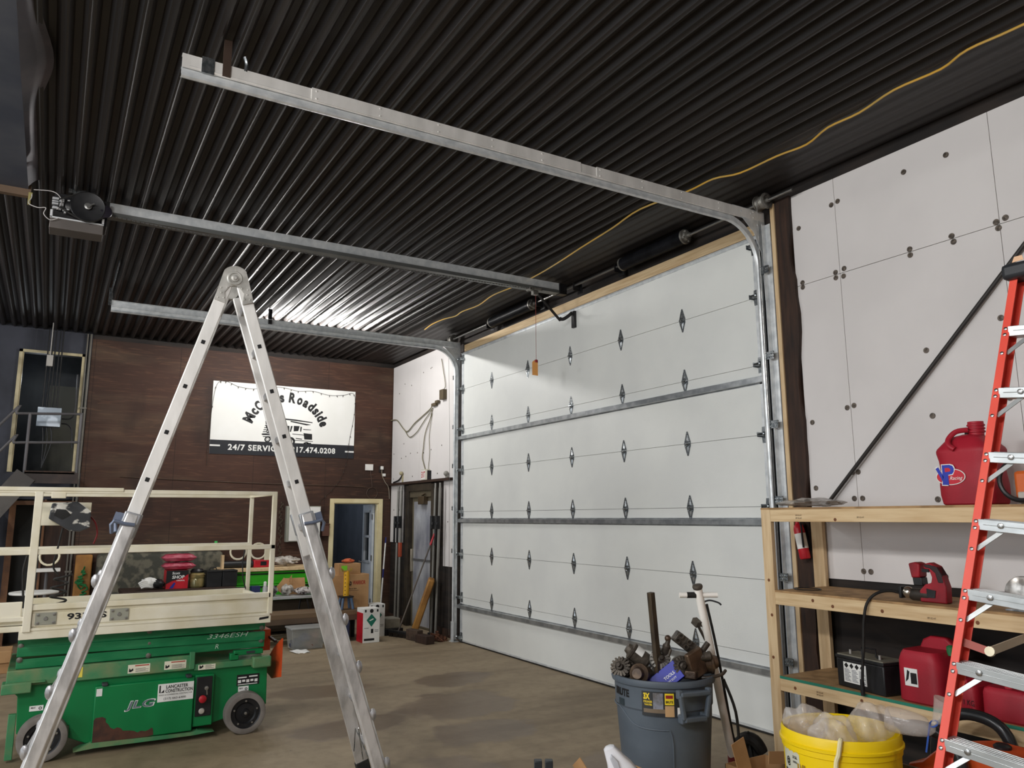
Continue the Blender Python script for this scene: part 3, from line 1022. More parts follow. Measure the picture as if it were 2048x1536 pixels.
# motor head
HX = 3.10
mb = MB().box(2.90, HX, -5.485, -5.085, 4.185, 4.275)
mb.build('control_box', P('box_grey_brown', S(98, 92, 88), 0.5, 0.2), t, bev=0.004)
mb = MB().box(HX, HX + 0.006, -5.487, -5.083, 4.270, 4.282).box(HX, HX + 0.006, -5.487, -5.470, 4.275, 4.34).box(HX, HX + 0.006, -5.100, -5.083, 4.275, 4.33)
mb.build('box_rim', P('white_box_edge', S(216, 218, 220), 0.4), t, smooth=False)
mb = MB().box(2.84, 3.06, -5.47, -5.06, 4.275, 4.50)
mb.box(3.06, 3.09, -5.465, -5.05, 4.36, 4.50)
mb.lathe([(0, 0), (0.05, 0), (0.05, 0.17), (0.03, 0.18), (0, 0.18)], (2.93, -5.34, 4.40), X, 18)
mb.build('motor_frame', m_black, t, bev=0.004)
PC = (3.13, -5.215, 4.40)
mb = MB().lathe([(0, 0), (0.128, 0), (0.132, 0.006), (0.124, 0.012), (0.132, 0.020), (0.128, 0.026), (0.115, 0.022), (0.03, 0.018), (0.03, 0.03), (0, 0.03)], PC, X, 36)
mb.build('pulley', m_blackp, t)
mb = MB().lathe([(0, 0), (0.03, 0), (0.03, 0.014), (0.018, 0.016), (0.018, 0.032), (0, 0.032)], (3.158, -5.215, 4.40), X, 14).bar((3.18, -5.215, 4.40), (3.18, -5.17, 4.425), 0.01, 0.012)
mb.build('pulley_hub', m_bolt, t)
mb = MB().lathe([(0, 0), (0.055, 0), (0.058, 0.01), (0.055, 0.02), (0.02, 0.022), (0, 0.022)], (3.13, -5.085, 4.385), X, 20)
mb.build('sprocket', P('purple_black_sprocket', S(38, 34, 44), 0.4, 0.5), t)
mb = MB()
bp = [(3.143, -5.215 + 0.13 * math.cos(a), 4.40 + 0.13 * math.sin(a)) for a in [R(70 - 250 * i / 18) for i in range(19)]]
bp = [(3.143, -5.43, 4.425)] + bp[:0] + [(3.143, -5.215 + 0.132 * math.cos(R(112 - k * 12)), 4.40 + 0.132 * math.sin(R(112 - k * 12))) for k in range(19)] + [(3.143, -5.43, 4.36)]
mb.tube(bp, 0.006, 6, closed=True)
mb.build('drive_belt', m_rubber, t)
mb = MB()
for k, (a, b, w, h) in enumerate([(-5.455, 4.44, 0.05, 0.02), (-5.455, 4.415, 0.05, 0.012), (-5.455, 4.395, 0.05, 0.016), (-5.455, 4.36, 0.04, 0.02), (-5.41, 4.43, 0.035, 0.03), (-5.41, 4.395, 0.03, 0.025),
                                  (-5.42, 4.355, 0.02, 0.015), (-5.39, 4.35, 0.02, 0.015), (-5.36, 4.44, 0.02, 0.012), (-5.36, 4.36, 0.02, 0.012), (-5.38, 4.33, 0.016, 0.012)]):
    mb.cb((3.10, a, b), (0.03, w, h))
mb.build('terminal_block', P('terminal_silver', S(206, 208, 210), 0.35, 0.5), t, bev=0.002)
mb = MB().box(3.02, 3.024, -5.33, -5.28, 4.46, 4.585).box(3.02, 3.026, -5.37, -5.24, 4.545, 4.585)
for k in range(4):
    mb.lathe([(0.008, 0), (0.008, 0.004)], (3.026, -5.35 + k * 0.03, 4.565), X, 6)
mb.build('hanger_bracket', m_zinc, t, smooth=False)
# loose wires from the ceiling edge to the opener
mb = MB().tube(smoothpath([(3.06, -5.62, 4.50), (3.10, -5.50, 4.50), (3.12, -5.44, 4.47), (3.12, -5.41, 4.41), (3.12, -5.44, 4.34), (3.12, -5.475, 4.29)][:5], 5), 0.0035, 6)
mb.tube(smoothpath([(3.06, -5.63, 4.46), (3.07, -5.63, 4.42), (3.10, -5.645, 4.36), (3.12, -5.58, 4.33), (3.13, -5.52, 4.335), (3.13, -5.53, 4.28), (3.12, -5.48, 4.24), (3.12, -5.42, 4.27)], 5), 0.0035, 6)
solo('control_wire', mb, P('grey_wire', S(196, 192, 190), 0.5), 'thin pale wire looping from the flat ceiling edge to the door opener', 'wire')
mb = MB().cb((3.04, -5.645, 4.41), (0.03, 0.02, 0.08)).cb((3.045, -5.64, 4.46), (0.02, 0.03, 0.03))
solo('wire_connector', mb, P('yellowish_connector', S(150, 140, 84), 0.6), 'small yellowish connector where the wire leaves the flat ceiling edge', 'connector', bev=0.003)

# yellow extension cord under the ceiling
pts = [(9.2, -0.66, 4.556), (8.4, -0.69, 4.555), (8.1, -0.72, 4.556), (7.9, -0.66, 4.555), (7.6, -0.69, 4.556), (7.3, -0.63, 4.555), (7.05, -0.64, 4.556), (6.8, -0.56, 4.555), (6.55, -0.60, 4.556),
       (6.2, -0.63, 4.55), (6.0, -0.73, 4.555), (5.7, -0.74, 4.556), (5.2, -0.85, 4.55), (4.7, -0.78, 4.55), (4.1, -0.72, 4.55), (3.6, -0.66, 4.55), (3.12, -0.62, 4.55), (2.6, -0.62, 4.548), (2.1, -0.66, 4.55),
       (1.6, -0.60, 4.548), (1.2, -0.64, 4.55), (0.95, -0.62, 4.545), (0.7, -0.68, 4.55), (0.35, -0.70, 4.55), (0.0, -0.66, 4.55)]
mb = MB().tube(smoothpath(pts, 4), 0.008, 6)
solo('extension_cord', mb, P('yellow_cord', S(214, 166, 60), 0.5, 0, S(190, 158, 84), 2), 'yellow extension cord strung along the dark ceiling beside the door wall', 'extension cord')
# tube lamp behind the left track
t = thing('tube_lamp', 'slim tube lamp under the ceiling just behind the left track', 'lamp', (-0.71, -2.25, 4.48))
mb = MB().box(-0.735, -0.685, -3.0, -1.5, 4.55, 4.572).box(-0.72, -0.70, -2.92, -2.88, 4.54, 4.71).box(-0.72, -0.70, -1.62, -1.58, 4.54, 4.71)
mb.build('lamp_housing', m_white, t)
mb = MB().lathe([(0, 0), (0.013, 0), (0.013, 1.44), (0, 1.44)], (-0.71, -2.97, 4.532), Y, 10)
mb.build('lamp_tube', P('lamp_tube_glow', S(255, 246, 232), 0.4, emit=3.0), t)
# ================================================================ scissor lift
LX = 3.37
lift = thing('scissor_lift', 'green scissor lift with cream guard rails parked lowered at the left behind the aluminium ladder', 'scissor lift', (2.86, -4.5, 0))
# chassis
poly = [(-5.36, .20), (-5.375, .47), (-5.43, .52), (-5.43, .56), (-3.56, .56), (-3.55, .52), (-3.545, .20), (-3.99, .10), (-4.90, .075), (-5.02, .13), (-5.02, .22)]
MB().prism(poly, (0, 0, 0), Y, Z, 2.40, 3.265).build('chassis', m_green, lift, bev=0.006, smooth=False)
MB().box(2.40, 3.30, -5.455, -4.15, .545, .66).build('frame_rail', m_greend, lift, bev=0.006, smooth=False)
mb = MB().box(2.40, 3.30, -4.15, -3.56, .535, .585).box(3.27, 3.31, -4.19, -4.15, .55, .685)
mb.build('frame_step', m_greend, lift, bev=0.005, smooth=False)
mb = MB().box(3.24, 3.345, -3.69, -3.535, .515, .605)
mb.build('bumper', m_greend, lift, bev=0.012)
mb = MB().box(3.20, 3.345, -5.48, -5.29, .50, .575).box(3.2, 3.34, -5.46, -5.20, .565, .578)
mb.build('bumper', m_greend, lift, bev=0.012)
MB().box(3.20, 3.25, -5.42, -5.37, .02, .34).build('pothole_guard', m_greend, lift, bev=0.004)
mb = MB().prism([(-4.98, .035), (-4.86, .085), (-4.15, .065), (-4.10, .075), (-3.97, .05), (-4.14, .04), (-4.84, .045)], (0, 0, 0), Y, Z, 3.20, 3.33)
mb.build('sill_plate', m_greend, lift, smooth=False)
# battery door
bd = MB().box(3.265, 3.325, -4.865, -4.145, .075, .492).build('battery_door', m_green, lift, bev=0.008)
rust = [(-4.858, .08), (-4.858, .245), (-4.845, .262), (-4.80, .265), (-4.775, .25), (-4.775, .225), (-4.755, .205), (-4.74, .18), (-4.715, .165), (-4.69, .175), (-4.665, .165), (-4.65, .145), (-4.60, .140), (-4.57, .132),
        (-4.545, .118), (-4.52, .128), (-4.49, .12), (-4.462, .128), (-4.445, .142), (-4.435, .128), (-4.43, .085), (-4.47, .078)]
MB().prism(rust, (3.3255, 0, 0), Y, Z, 0, 0.0012).build('rust_patch', P('bare_rust', S(84, 52, 38), 0.75, 0, S(62, 42, 34), 12), bd, smooth=False)
mb = MB().text('JLG', (3.327, -4.655, .283), Y, Vector((0, 0.33, 1)), .083, .205, 0.001, 0.035, shear=0.0)
mb.build('logo_outline', m_paper, bd, smooth=False)
mb = MB().text('JLG', (3.327, -4.648, .288), Y, Vector((0, 0.33, 1)), .073, .19, 0.0025, 0.012)
mb.build('logo', P('logo_slate', S(104, 120, 128), 0.5, 0, S(86, 104, 112), 20), bd, smooth=False)
sg = MB().box(3.325, 3.329, -4.418, -4.150, .325, .462).build('company_plate', m_paper, bd, bev=0.001, smooth=False)
mb = MB()
mb.box(3.329, 3.3298, -4.408, -4.398, .395, .452).prism([(-4.398, .395), (-4.372, .395), (-4.372, .418), (-4.385, .405)], (3.329, 0, 0), Y, Z, 0, .0008)
mb.text('LANCASTER', (3.329, -4.358, .424), Y, Z, .026, .165, 0.001, 0.02)
mb.text('CONSTRUCTION', (3.329, -4.362, .392), Y, Z, .026, .205, 0.001, 0.02)
mb.text('ROOF & COMMERCIAL CONTRACTOR', (3.329, -4.408, .372), Y, Z, .010, .248, 0.001, 0.0)
mb.text('(217) 663-6400', (3.329, -4.372, .336), Y, Z, .020, .165, 0.001, 0.0)
mb.build('plate_lettering', m_ink, sg, smooth=False)
MB().box(3.325, 3.328, -4.855, -4.815, .42, .475).build('hazard_sticker', m_paper, bd, smooth=False)
for yy in (-4.80, -4.19):
    MB().box(3.26, 3.34, yy - .02, yy + .02, .492, .512).build('door_latch', m_dgrey, lift, bev=0.004)
# control panel
MB().box(3.262, 3.312, -4.14, -3.99, .10, .50).build('valve_cover', m_green, lift, bev=0.006)
cp = MB().box(3.31, 3.322, -4.128, -4.005, .178, .485).build('control_panel', m_blackp, lift, bev=0.004)
MB().lathe([(0, 0), (0.017, 0), (0.017, 0.015), (0.03, 0.018), (0.03, 0.03), (0.02, 0.038), (0, 0.04)], (3.32, -4.078, .315), X, 18).build('stop_button', m_red, cp)
MB().lathe([(0, 0), (0.022, 0), (0.024, 0.006), (0.018, 0.014), (0, 0.016)], (3.32, -4.078, .218), X, 18).build('hour_meter', P('dial_silver', S(206, 200, 190), 0.3, 0.4), cp)
MB().lathe([(0, 0), (0.016, 0), (0.016, 0.012), (0, 0.014)], (3.32, -4.05, .395), X, 14).bar((3.337, -4.05, .39), (3.337, -4.045, .345), .008, .01).build('key_switch', m_bolt, cp)
MB().box(3.32, 3.3215, -4.115, -4.06, .44, .475).build('switch_label', m_dgrey, cp, smooth=False)
# side plates with the wheels
tire = P('solid_tyre_grey', S(132, 126, 120), 0.75, 0, S(112, 106, 100), 6)
hub = P('wheel_hub_black', S(26, 27, 30), 0.45, 0.2, S(60, 58, 56), 7, lo=0.5, hi=0.8)
for yy in (-3.735, -5.19):
    for xo, s in ((3.372, 1), (2.36, -1)):
        prt = [(.120, -.002), (.150, 0.0), (.163, -.006), (.167, -.02), (.167, -.09), (.160, -.10), (.120, -.10)]
        w = MB().lathe([(r, s * h) for r, h in prt], (xo, yy, .167), X, 40).build('wheel', tire, lift)
        prh = [(0, -.012), (.03, -.012), (.035, -.022), (.075, -.026), (.085, -.014), (.112, -.012), (.121, -.004), (.121, -.09), (0, -.09)]
        h_ = MB().lathe([(r, s * h) for r, h in prh], (xo, yy, .167), X, 36).build('hub', hub, w)
        mb = MB()
        for k in range(5):
            a = R(72 * k + 18)
            mb.lathe([(0.008, 0), (0.008, 0.008), (0, 0.009)], (xo - s * .013, yy + .096 * math.cos(a), .167 + .096 * math.sin(a)), (s, 0, 0), 8)
        mb.lathe([(0.012, 0), (0.012, 0.01), (0, 0.012)], (xo - s * .012, yy, .167), (s, 0, 0), 10)
        mb.build('wheel_bolts', m_bolt, h_)
MB().box(3.262, 3.268, -3.80, -3.615, .372, .46).build('capacity_plate', m_ink, lift, smooth=False)
mb = MB()
for k in range(5):
    mb.box(3.268, 3.269, -3.79 + k * .034, -3.765 + k * .034, .395 + .006 * (k % 2), .418)
mb.box(3.268, 3.269, -3.79, -3.72, .432, .442).box(3.268, 3.269, -3.70, -3.63, .436, .446).box(3.268, 3.269, -3.79, -3.63, .378, .384)
mb.build('plate_print', m_paper, lift, smooth=False)
for nm, a, b, c, d_ in (('wheel_load_label', -3.785, -3.70, .325, .366), ('wheel_load_label', -5.29, -5.20, .352, .39)):
    l_ = MB().box(3.264, 3.2675, a, b, c, d_).build(nm, m_paper, lift, smooth=False)
    MB().text('MAX', (3.2675, a + .01, c + .018), Y, Z, .013, .03, 0.0006, .02).lathe([(.006, 0), (.011, 0), (.011, .0008), (.006, .0008)], (3.2675, b - .02, c + .018), X, 12).build('label_print', m_ink, l_, smooth=False)
for a, b, c, d_ in ((-4.645, -4.485, .563, .628), (-4.38, -4.215, .565, .63), (-4.12, -3.985, .538, .578)):
    xf = 3.3005
    l_ = MB().box(xf, xf + .0015, a, b, c, d_).build('warning_label', P('label_cream', S(230, 226, 204), 0.5), lift, smooth=False)
    mb = MB().box(xf + .0015, xf + .0022, a + .05, b - .008, d_ - .014, d_ - .006)
    if b - a > .15:
        mb.build('warning_stripe', P('warn_red', S(176, 66, 50), 0.5), l_, smooth=False)
    mb = MB()
    for k in range(4):
        mb.box(xf + .0015, xf + .0022, a + .055, b - .012 - .02 * (k % 2), c + .008 + k * .008, c + .0105 + k * .008)
    mb.prism([(a + .008, c + .012), (a + .022, c + .01), (a + .04, c + .022), (a + .036, c + .038), (a + .022, c + .026), (a + .010, c + .04)], (xf + .0015, 0, 0), Y, Z, 0, .0007)
    mb.build('warning_print', m_ink, l_, smooth=False)
l_ = MB().box(3.3005, 3.302, -5.005, -4.96, .57, .645).build('tie_down_label', P('label_yellow', S(232, 214, 90), 0.5), lift, smooth=False)
# scissor stack: pairs of crossed tubes lying almost flat
stack = [(.815, .887, 3.262, .004), (.742, .812, 3.275, -.010), (.668, .738, 3.262, .006)]
for k, (a, b, xo, tl) in enumerate(stack):
    for xi in (xo - .055, 2.44 + (k % 2) * .012):
        mb = MB().add([(x, yy, z + (tl if yy > -4.5 else -tl)) for x in (xi, xi + .055) for yy in (-5.405, -3.585) for z in (a, b)],
                      [(0, 1, 3, 2), (4, 6, 7, 5), (0, 4, 5, 1), (2, 3, 7, 6), (0, 2, 6, 4), (1, 5, 7, 3)])
        mb.build('scissor_arm', P('scissor_green', S(10, 112, 66), 0.42, 0, S(44, 126, 80), 4, (1, 1, 6), 0.45, 0.7), lift, bev=0.004, smooth=False)
for yy, z in ((-4.505, .872), (-4.50, .778), (-4.50, .682), (-5.385, .828), (-5.385, .73), (-3.615, .834), (-3.615, .728)):
    mb = MB().lathe([(0, 0), (.02, 0), (.02, .008), (.012, .010), (.012, .016), (0, .018)], (3.26, yy, z), X, 14)
    mb.build('pivot_pin', P('pin_grey', S(122, 120, 112), 0.45, 0.6), lift)
mb = MB().text('3346ESH', (3.277, -4.06, .775), Y, Vector((0, .08, 1)), .036, .33, 0.0008, -.012, shear=0.25)
mb.text('R', (3.264, -3.99, .69), Y, Z, .036, None, 0.0008, -.012, shear=0.2)
mb.build('chalk_writing', P('chalk', S(206, 222, 206), 0.8), lift, smooth=False)
mb = MB().box(3.24, 3.30, -3.84, -3.60, .625, .665).box(3.24, 3.30, -3.87, -3.80, .59, .645)
mb.build('safety_prop', m_green, lift, bev=0.006)
MB().box(3.302, 3.304, -3.74, -3.67, .635, .655).build('prop_label', m_dgrey, lift, smooth=False)
# platform
mb = MB()
mb.box(3.30, LX, -5.34, -3.575, 1.095, 1.137).box(3.315, 3.345, -5.34, -3.58, .955, 1.10).box(3.30, 3.358, -5.33, -3.58, .975, 1.07)
mb.box(3.30, LX, -5.34, -3.575, .945, .965)
mb.build('deck_side', m_cream, lift, bev=0.004, smooth=False)
MB().box(3.29, 3.365, -5.405, -3.565, .885, .948).build('deck_beam', m_cream, lift, bev=0.004, smooth=False)
MB().box(2.36, 3.32, -6.4, -3.58, .99, 1.02).build('deck_floor', m_cream, lift, smooth=False)
MB().box(2.34, 2.365, -5.35, -3.55, 1.0, 1.10).build('toe_board', m_cream, lift, bev=0.003, smooth=False)
MB().box(2.36, 3.34, -3.60, -3.575, 1.0, 1.09).build('toe_board', m_cream, lift, bev=0.003, smooth=False)
mb = MB().box(3.31, 3.36, -6.4, -5.40, 1.05, 1.16).box(3.30, 3.37, -6.4, -5.36, 1.02, 1.055).box(3.30, 3.365, -6.4, -5.38, .945, .985)
mb.build('extension_side', m_cream, lift, bev=0.006, smooth=False)
for a, b in ((-5.31, -5.17), (-4.81, -4.675)):
    mb = MB().box(3.358, 3.364, a, b, .985, 1.075)
    pl = mb.build('roller_plate', P('roller_plate_grey', S(160, 160, 146), 0.5, 0.2), lift, bev=0.002, smooth=False)
    mb = MB()
    for dy in (a + .018, b - .018):
        for dz in (1.0, 1.06):
            mb.lathe([(.010, 0), (.010, .006), (0, .007)], (3.364, dy, dz), X, 8)
    mb.lathe([(0, 0), (.016, 0), (.012, .006), (0, .006)], (3.364, (a + b) / 2, 1.03), X, 14)
    mb.build('roller_plate_bolts', m_bolt, pl)
MB().text('9336 S', (3.359, -5.10, 1.012), Y, Z, .048, .27, 0.0012, .03).build('fleet_number', m_ink, lift, smooth=False)
MB().prism([(-3.665, .912), (-3.585, .922), (-3.582, .94), (-3.66, .932)], (3.3655, 0, 0), Y, Z, 0, .001).build('hand_slot', m_ink, lift, smooth=False)


def rail(name, p, q, w=.04):
    return MB().bar(p, q, w, w).build(name, m_cream, lift, bev=0.005, smooth=False)


rail('top_rail', (3.35, -6.3, 1.985), (3.35, -3.555, 1.985), .034)
MB().box(3.345, 3.375, -6.3, -4.78, 1.985, 2.015).box(3.33, 3.37, -5.28, -5.18, 1.93, 1.975).build('slide_rail', m_cream, lift, bev=0.005, smooth=False)
rail('mid_rail', (3.35, -6.3, 1.525), (3.35, -3.555, 1.525))
rail('corner_post', (3.35, -3.575, 0.96), (3.35, -3.575, 1.98))
rail('side_post', (3.352, -5.36, 0.94), (3.352, -5.36, 1.98), .055)
rail('top_rail', (2.35, -6.3, 1.985), (2.35, -3.55, 1.985), .034)
rail('mid_rail', (2.35, -6.3, 1.518), (2.35, -3.55, 1.518), .034)
rail('corner_post', (2.35, -3.555, 1.0), (2.35, -3.555, 1.98), .036)
rail('end_rail', (3.34, -3.565, 1.985), (2.36, -3.56, 1.985), .03)
MB().tube([(2.37, -3.60, 1.50), (2.38, -3.62, 1.35), (2.38, -3.61, 1.2), (2.36, -3.57, 1.08)], .006, 5).build('gate_chain', m_ink, lift)
# control box hung on the rail, and its cable
cbm = P('paint_splattered_box', S(62, 64, 68), 0.4, 0.1, S(226, 224, 216), 8, (1, 1, 2), 0.54, 0.60)
mb = MB().box(2.96, 2.985, -5.35, -4.985, 1.72, 1.905)
mb.build('control_bracket', m_cream, lift, bev=0.003, smooth=False)
hx = [(-5.27, 1.895), (-5.09, 1.91), (-4.99, 1.83), (-4.99, 1.70), (-5.06, 1.67), (-5.13, 1.675), (-5.285, 1.775)]
cbx = MB().prism(hx, (2.99, 0, 0), Y, Z, 0.0, 0.14).build('control_box', cbm, lift, bev=0.008, smooth=False)
MB().prism([(-5.25, 1.80), (-5.235, 1.85), (-5.17, 1.845), (-5.13, 1.805), (-5.19, 1.765)], (3.131, 0, 0), Y, Z, 0, 0.003).build('box_window', P('dark_hollow', S(30, 30, 30), 0.6), cbx, smooth=False)
mb = MB()
cp_ = [(3.06, -5.18, 1.70), (3.06, -5.20, 1.55), (3.05, -5.22, 1.40), (3.04, -5.18, 1.33)]
mb.tube(smoothpath(cp_, 5), .008, 6)
hel = []
for i in range(70):
    t_ = i / 69
    a = t_ * 2 * math.pi * 4
    hel.append((3.02 + .03 * math.sin(a), -5.14 + .055 * math.cos(a) - .03 * math.sin(3 * t_), 1.33 - .27 * t_))
mb.tube(hel, .008, 6)
mb.build('coiled_cable', m_rubber, lift)
mb = MB().tube(smoothpath([(3.05, -5.0, 1.80), (3.06, -4.95, 1.74), (3.06, -4.93, 1.65), (3.05, -4.95, 1.57)], 5), .007, 6)
mb.build('red_hose', P('dark_red_hose', S(120, 26, 30), 0.5), lift)
MB().tube(smoothpath([(3.36, -5.40, 1.50), (3.36, -5.415, 1.40), (3.36, -5.41, 1.30), (3.36, -5.40, 1.20)], 4), .009, 6).build('rail_strap', m_rubber, lift)
for yy in (-5.25, -3.66, -3.47):
    c = Vector((2.36, yy, 1.45))
    mb = MB().tube([c + Vector((0, .075 * math.cos(R(a)), .075 * math.sin(R(a)))) for a in range(0, 360, 20)], .009, 6, closed=True)
    mb.box(2.35, 2.37, yy - .02, yy + .02, 1.40, 1.43) if False else None
    if yy > -3.5:
        MB().box(2.352, 2.368, yy + .06, yy + .11, 1.36, 1.51).build('hoop_plate', m_cream, lift, smooth=False, bev=0.003)
    mb.build('cream_hoop', m_cream, lift)
gp = [(3.355, .745), (3.10, .635), (2.83, .475), (2.79, .40), (3.06, .365), (3.35, .425)]
mb = MB().prism(gp, (0, -3.46, 0), X, Z, -0.012, 0.0)
mb.box(2.6, 3.0, -3.53, -3.47, .60, .78)
mb.build('end_guard', m_orangep, lift, smooth=False)
mb = MB().bar((2.75, -3.5, .70), (2.75, -3.5, .92), .02, .02).bar((2.7, -3.49, .73), (3.2, -3.47, .70), .02, .02)
mb.build('guard_arm', m_black, lift, smooth=False)
# ================================================================ aluminium multi-position ladder
lad = thing('folding_ladder', 'tall folded-open aluminium ladder standing as an A in front of the green lift', 'ladder', (5.239, -4.361, 0), R(-6.66))
WI = 0.345                                   # width of the inner section
PIV = 3.321


def leg(s):
    """s = -1 left leg, +1 right leg; y of the hole line at height z"""
    k = 0.299 if s < 0 else 0.3133
    return lambda z: s * k * (3.445 - z)


m_hole = P('rung_hollow', S(20, 20, 22), 0.7)
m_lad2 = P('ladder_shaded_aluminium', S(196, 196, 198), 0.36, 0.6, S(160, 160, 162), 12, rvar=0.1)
cprof_l = lambda w, d: [(-w / 2, 0), (w / 2, 0), (w / 2, -d), (w / 2 - .005, -d), (w / 2 - .005, -.005), (-w / 2 + .005, -.005), (-w / 2 + .005, -d), (-w / 2, -d)]
for s in (-1, 1):
    f = leg(s)
    tdir = Vector((0, f(2) - f(3), -1)).normalized()      # down the leg
    side = Vector((1, 0, 0))
    wv = side.cross(tdir).normalized()
    for xn, sg in ((0.0, 1), (-WI, -1)):
        # inner rail: closed-looking channel
        p, q = Vector((xn, f(3.285), 3.285)), Vector((xn, f(1.52), 1.52))
        pr = [(-.039, .0), (.039, 0), (.039, -sg * .03), (-.039, -sg * .03)]
        r_ = MB().add([e + wv * u + side * v for e in (p, q) for u, v in pr], [(0, 1, 2, 3), (7, 6, 5, 4), (0, 4, 5, 1), (1, 5, 6, 2), (2, 6, 7, 3), (3, 7, 4, 0)])
        rl = r_.build('inner_rail', m_alu, lad, bev=0.006, local=True)
        mb = MB()
        for k in range(6):
            z = 3.175 - .2925 * k
            c = Vector((xn, f(z), z))
            m3 = Matrix((side, wv, tdir)).transposed()
            mb.cb(c, (.006, .024, .026), m3)
        mb.build('rung_end', m_hole, rl, local=True, smooth=False, bev=0.004)
        # outer rail flares outwards to the foot
        x_t, x_b = xn + sg * .006, xn + sg * .15
        zt = 1.80
        p, q = Vector((x_t, f(zt), zt)), Vector((x_b, f(0.03), 0.03))
        pr = [(-.043, .0), (-.043, sg * .018), (-.03, sg * .034), (.03, sg * .034), (.043, sg * .018), (.043, .0)]
        nn = len(pr)
        r_ = MB().add([e + wv * u + side * v for e in (p, q) for u, v in pr], [tuple(range(nn)), tuple(reversed(range(nn, 2 * nn)))] + [(i, (i + 1) % nn, nn + (i + 1) % nn, nn + i) for i in range(nn)])
        r_.build('outer_rail', P('scratched_aluminium', S(216, 214, 212), 0.36, 0.55, S(172, 170, 168), 16, (1, 1, .35), .4, .65, rvar=.12), lad, bev=0.004, local=True)
        m3 = Matrix((side, wv, tdir)).transposed()
        MB().cb((x_b + sg * .017, f(.05), .05), (.05, .095, .10), m3).build('rubber_foot', m_rubber, lad, bev=0.008, local=True)
        if sg > 0:
            MB().cb((x_b + .026, f(.16), .17), (.024, .07, .10), m3).build('foot_sticker', P('sticker_yellow', S(220, 214, 60), 0.5), lad, local=True, smooth=False)
        # sliding lock with its lever
        mb = MB().cb((xn + sg * .014, f(1.735), 1.735), (.05, .092, .15), m3)
        mb.build('lock_sleeve', P('lock_grey', S(170, 172, 176), 0.4, 0.5), lad, bev=0.006, local=True)
        y0 = f(1.745) + s * .02
        mb = MB().tube([(xn + sg * .05, y0 - s * .05, 1.735), (xn + sg * .055, y0 + s * .0, 1.742), (xn + sg * .055, y0 + s * .06, 1.76), (xn + sg * .05, y0 + s * .075, 1.74), (xn + sg * .03, y0 + s * .07, 1.69)], .011, 8)
        mb.cb((xn + sg * .02, y0 + s * .045, 1.78), (.03, .04, .06), m3)
        mb.build('lock_lever', P('lock_blue_grey', S(110, 120, 140), 0.4, 0.3), lad, local=True)
    for k in range(6):
        z = 3.175 - .2925 * k
        m3 = Matrix((side, wv, tdir)).transposed()
        mb = MB().cb((-WI / 2, f(z), z), (WI - .02, .04, .036), m3)
        for q_ in range(3):
            mb.cb((-WI / 2, f(z) + .02 * (q_ - 1) * .6, z), (WI - .02, .006, .042), m3)
        mb.build('rung', m_lad2, lad, bev=0.004, local=True)
    for k in range(5):
        z = 1.42 - .292 * k
        t_ = (1.8 - z) / 1.77
        xa, xb = .006 + .144 * t_ - .0, -WI - .006 - .144 * t_
        yc = f(z) + s * .045
        mb = MB().tube([(xa + .012, yc, z), (xb - .012, yc, z)], .019, 10)
        for e in (xa + .012, xb - .012):
            mb.ball((e, yc + s * .008, z), .024, 8, 6, (.8, 1, 1.7))
        mb.build('rung', m_lad2, lad, local=True)
# hinges
for xn, sg in ((0.0, 1), (-WI, -1)):
    mb = MB()
    for s in (-1, 1):
        f = leg(s)
        e1 = Vector((0, f(3.16), 3.16))
        wv = Vector((1, 0, 0)).cross(Vector((0, f(2) - f(3), -1)).normalized()).normalized() * s
        ou = 1 if wv.y * s > 0 else -1
        a = e1 + wv * .036 * ou
        b = e1 - wv * .036 * ou
        pts = [(a.y, a.z)]
        pts += [(f(3.29) + .04 * s, 3.305), (.086 * math.cos(R(90 - 52 * s)) * 1.0, PIV + .086 * math.sin(R(90 - 52 * s)))]
        pts += [(.086 * math.cos(R(90 - d_ * s)), PIV + .086 * math.sin(R(90 - d_ * s))) for d_ in (36, 18, 0)]
        pts += [(.0, PIV - .05), (s * .03, PIV - .055), (b.y * .9 + s * .012, 3.225), (b.y, b.z)]
        if s < 0:
            pts = pts[::-1]
        xo = xn + sg * (.004 if s < 0 else .009)
        mb.prism(pts, (xo, 0, 0), Y, Z, -.004, .004)
        for d1, d2 in ((.02, .018), (.055, .01), (.085, .022), (.10, -.012), (.03, -.015)):
            c = e1.lerp(Vector((0, f(3.30), 3.30)), d1 / .14) + wv * d2
            mb.lathe([(.006, 0), (.006, .006), (0, .007)], (xo, c.y, c.z), (sg, 0, 0), 6)
    mb.lathe([(0, -.02), (.05, -.02), (.05, .012), (.044, .018), (.036, .018), (.033, .012), (.026, .012), (.023, .02), (.012, .022), (.01, .028), (0, .028)] if sg > 0 else
             [(0, .02), (.05, .02), (.05, -.012), (.044, -.018), (0, -.018)], (xn, 0, PIV), X, 24)
    mb.build('hinge', P('hinge_cast_grey', S(196, 194, 188), 0.42, 0.5, S(166, 164, 158), 14), lad, local=True)
mb = MB().tube([(-.03, leg(1)(.30) - .10, .30), (-.02, leg(1)(.42) - .06, .44), (.04, leg(1)(.06), .07)], .004, 5).tube([(.06, leg(1)(.45) - .05, .46), (.03, leg(1)(.25) - .07, .26)], .004, 5)
mb.build('release_wire', m_zinc, lad, local=True)

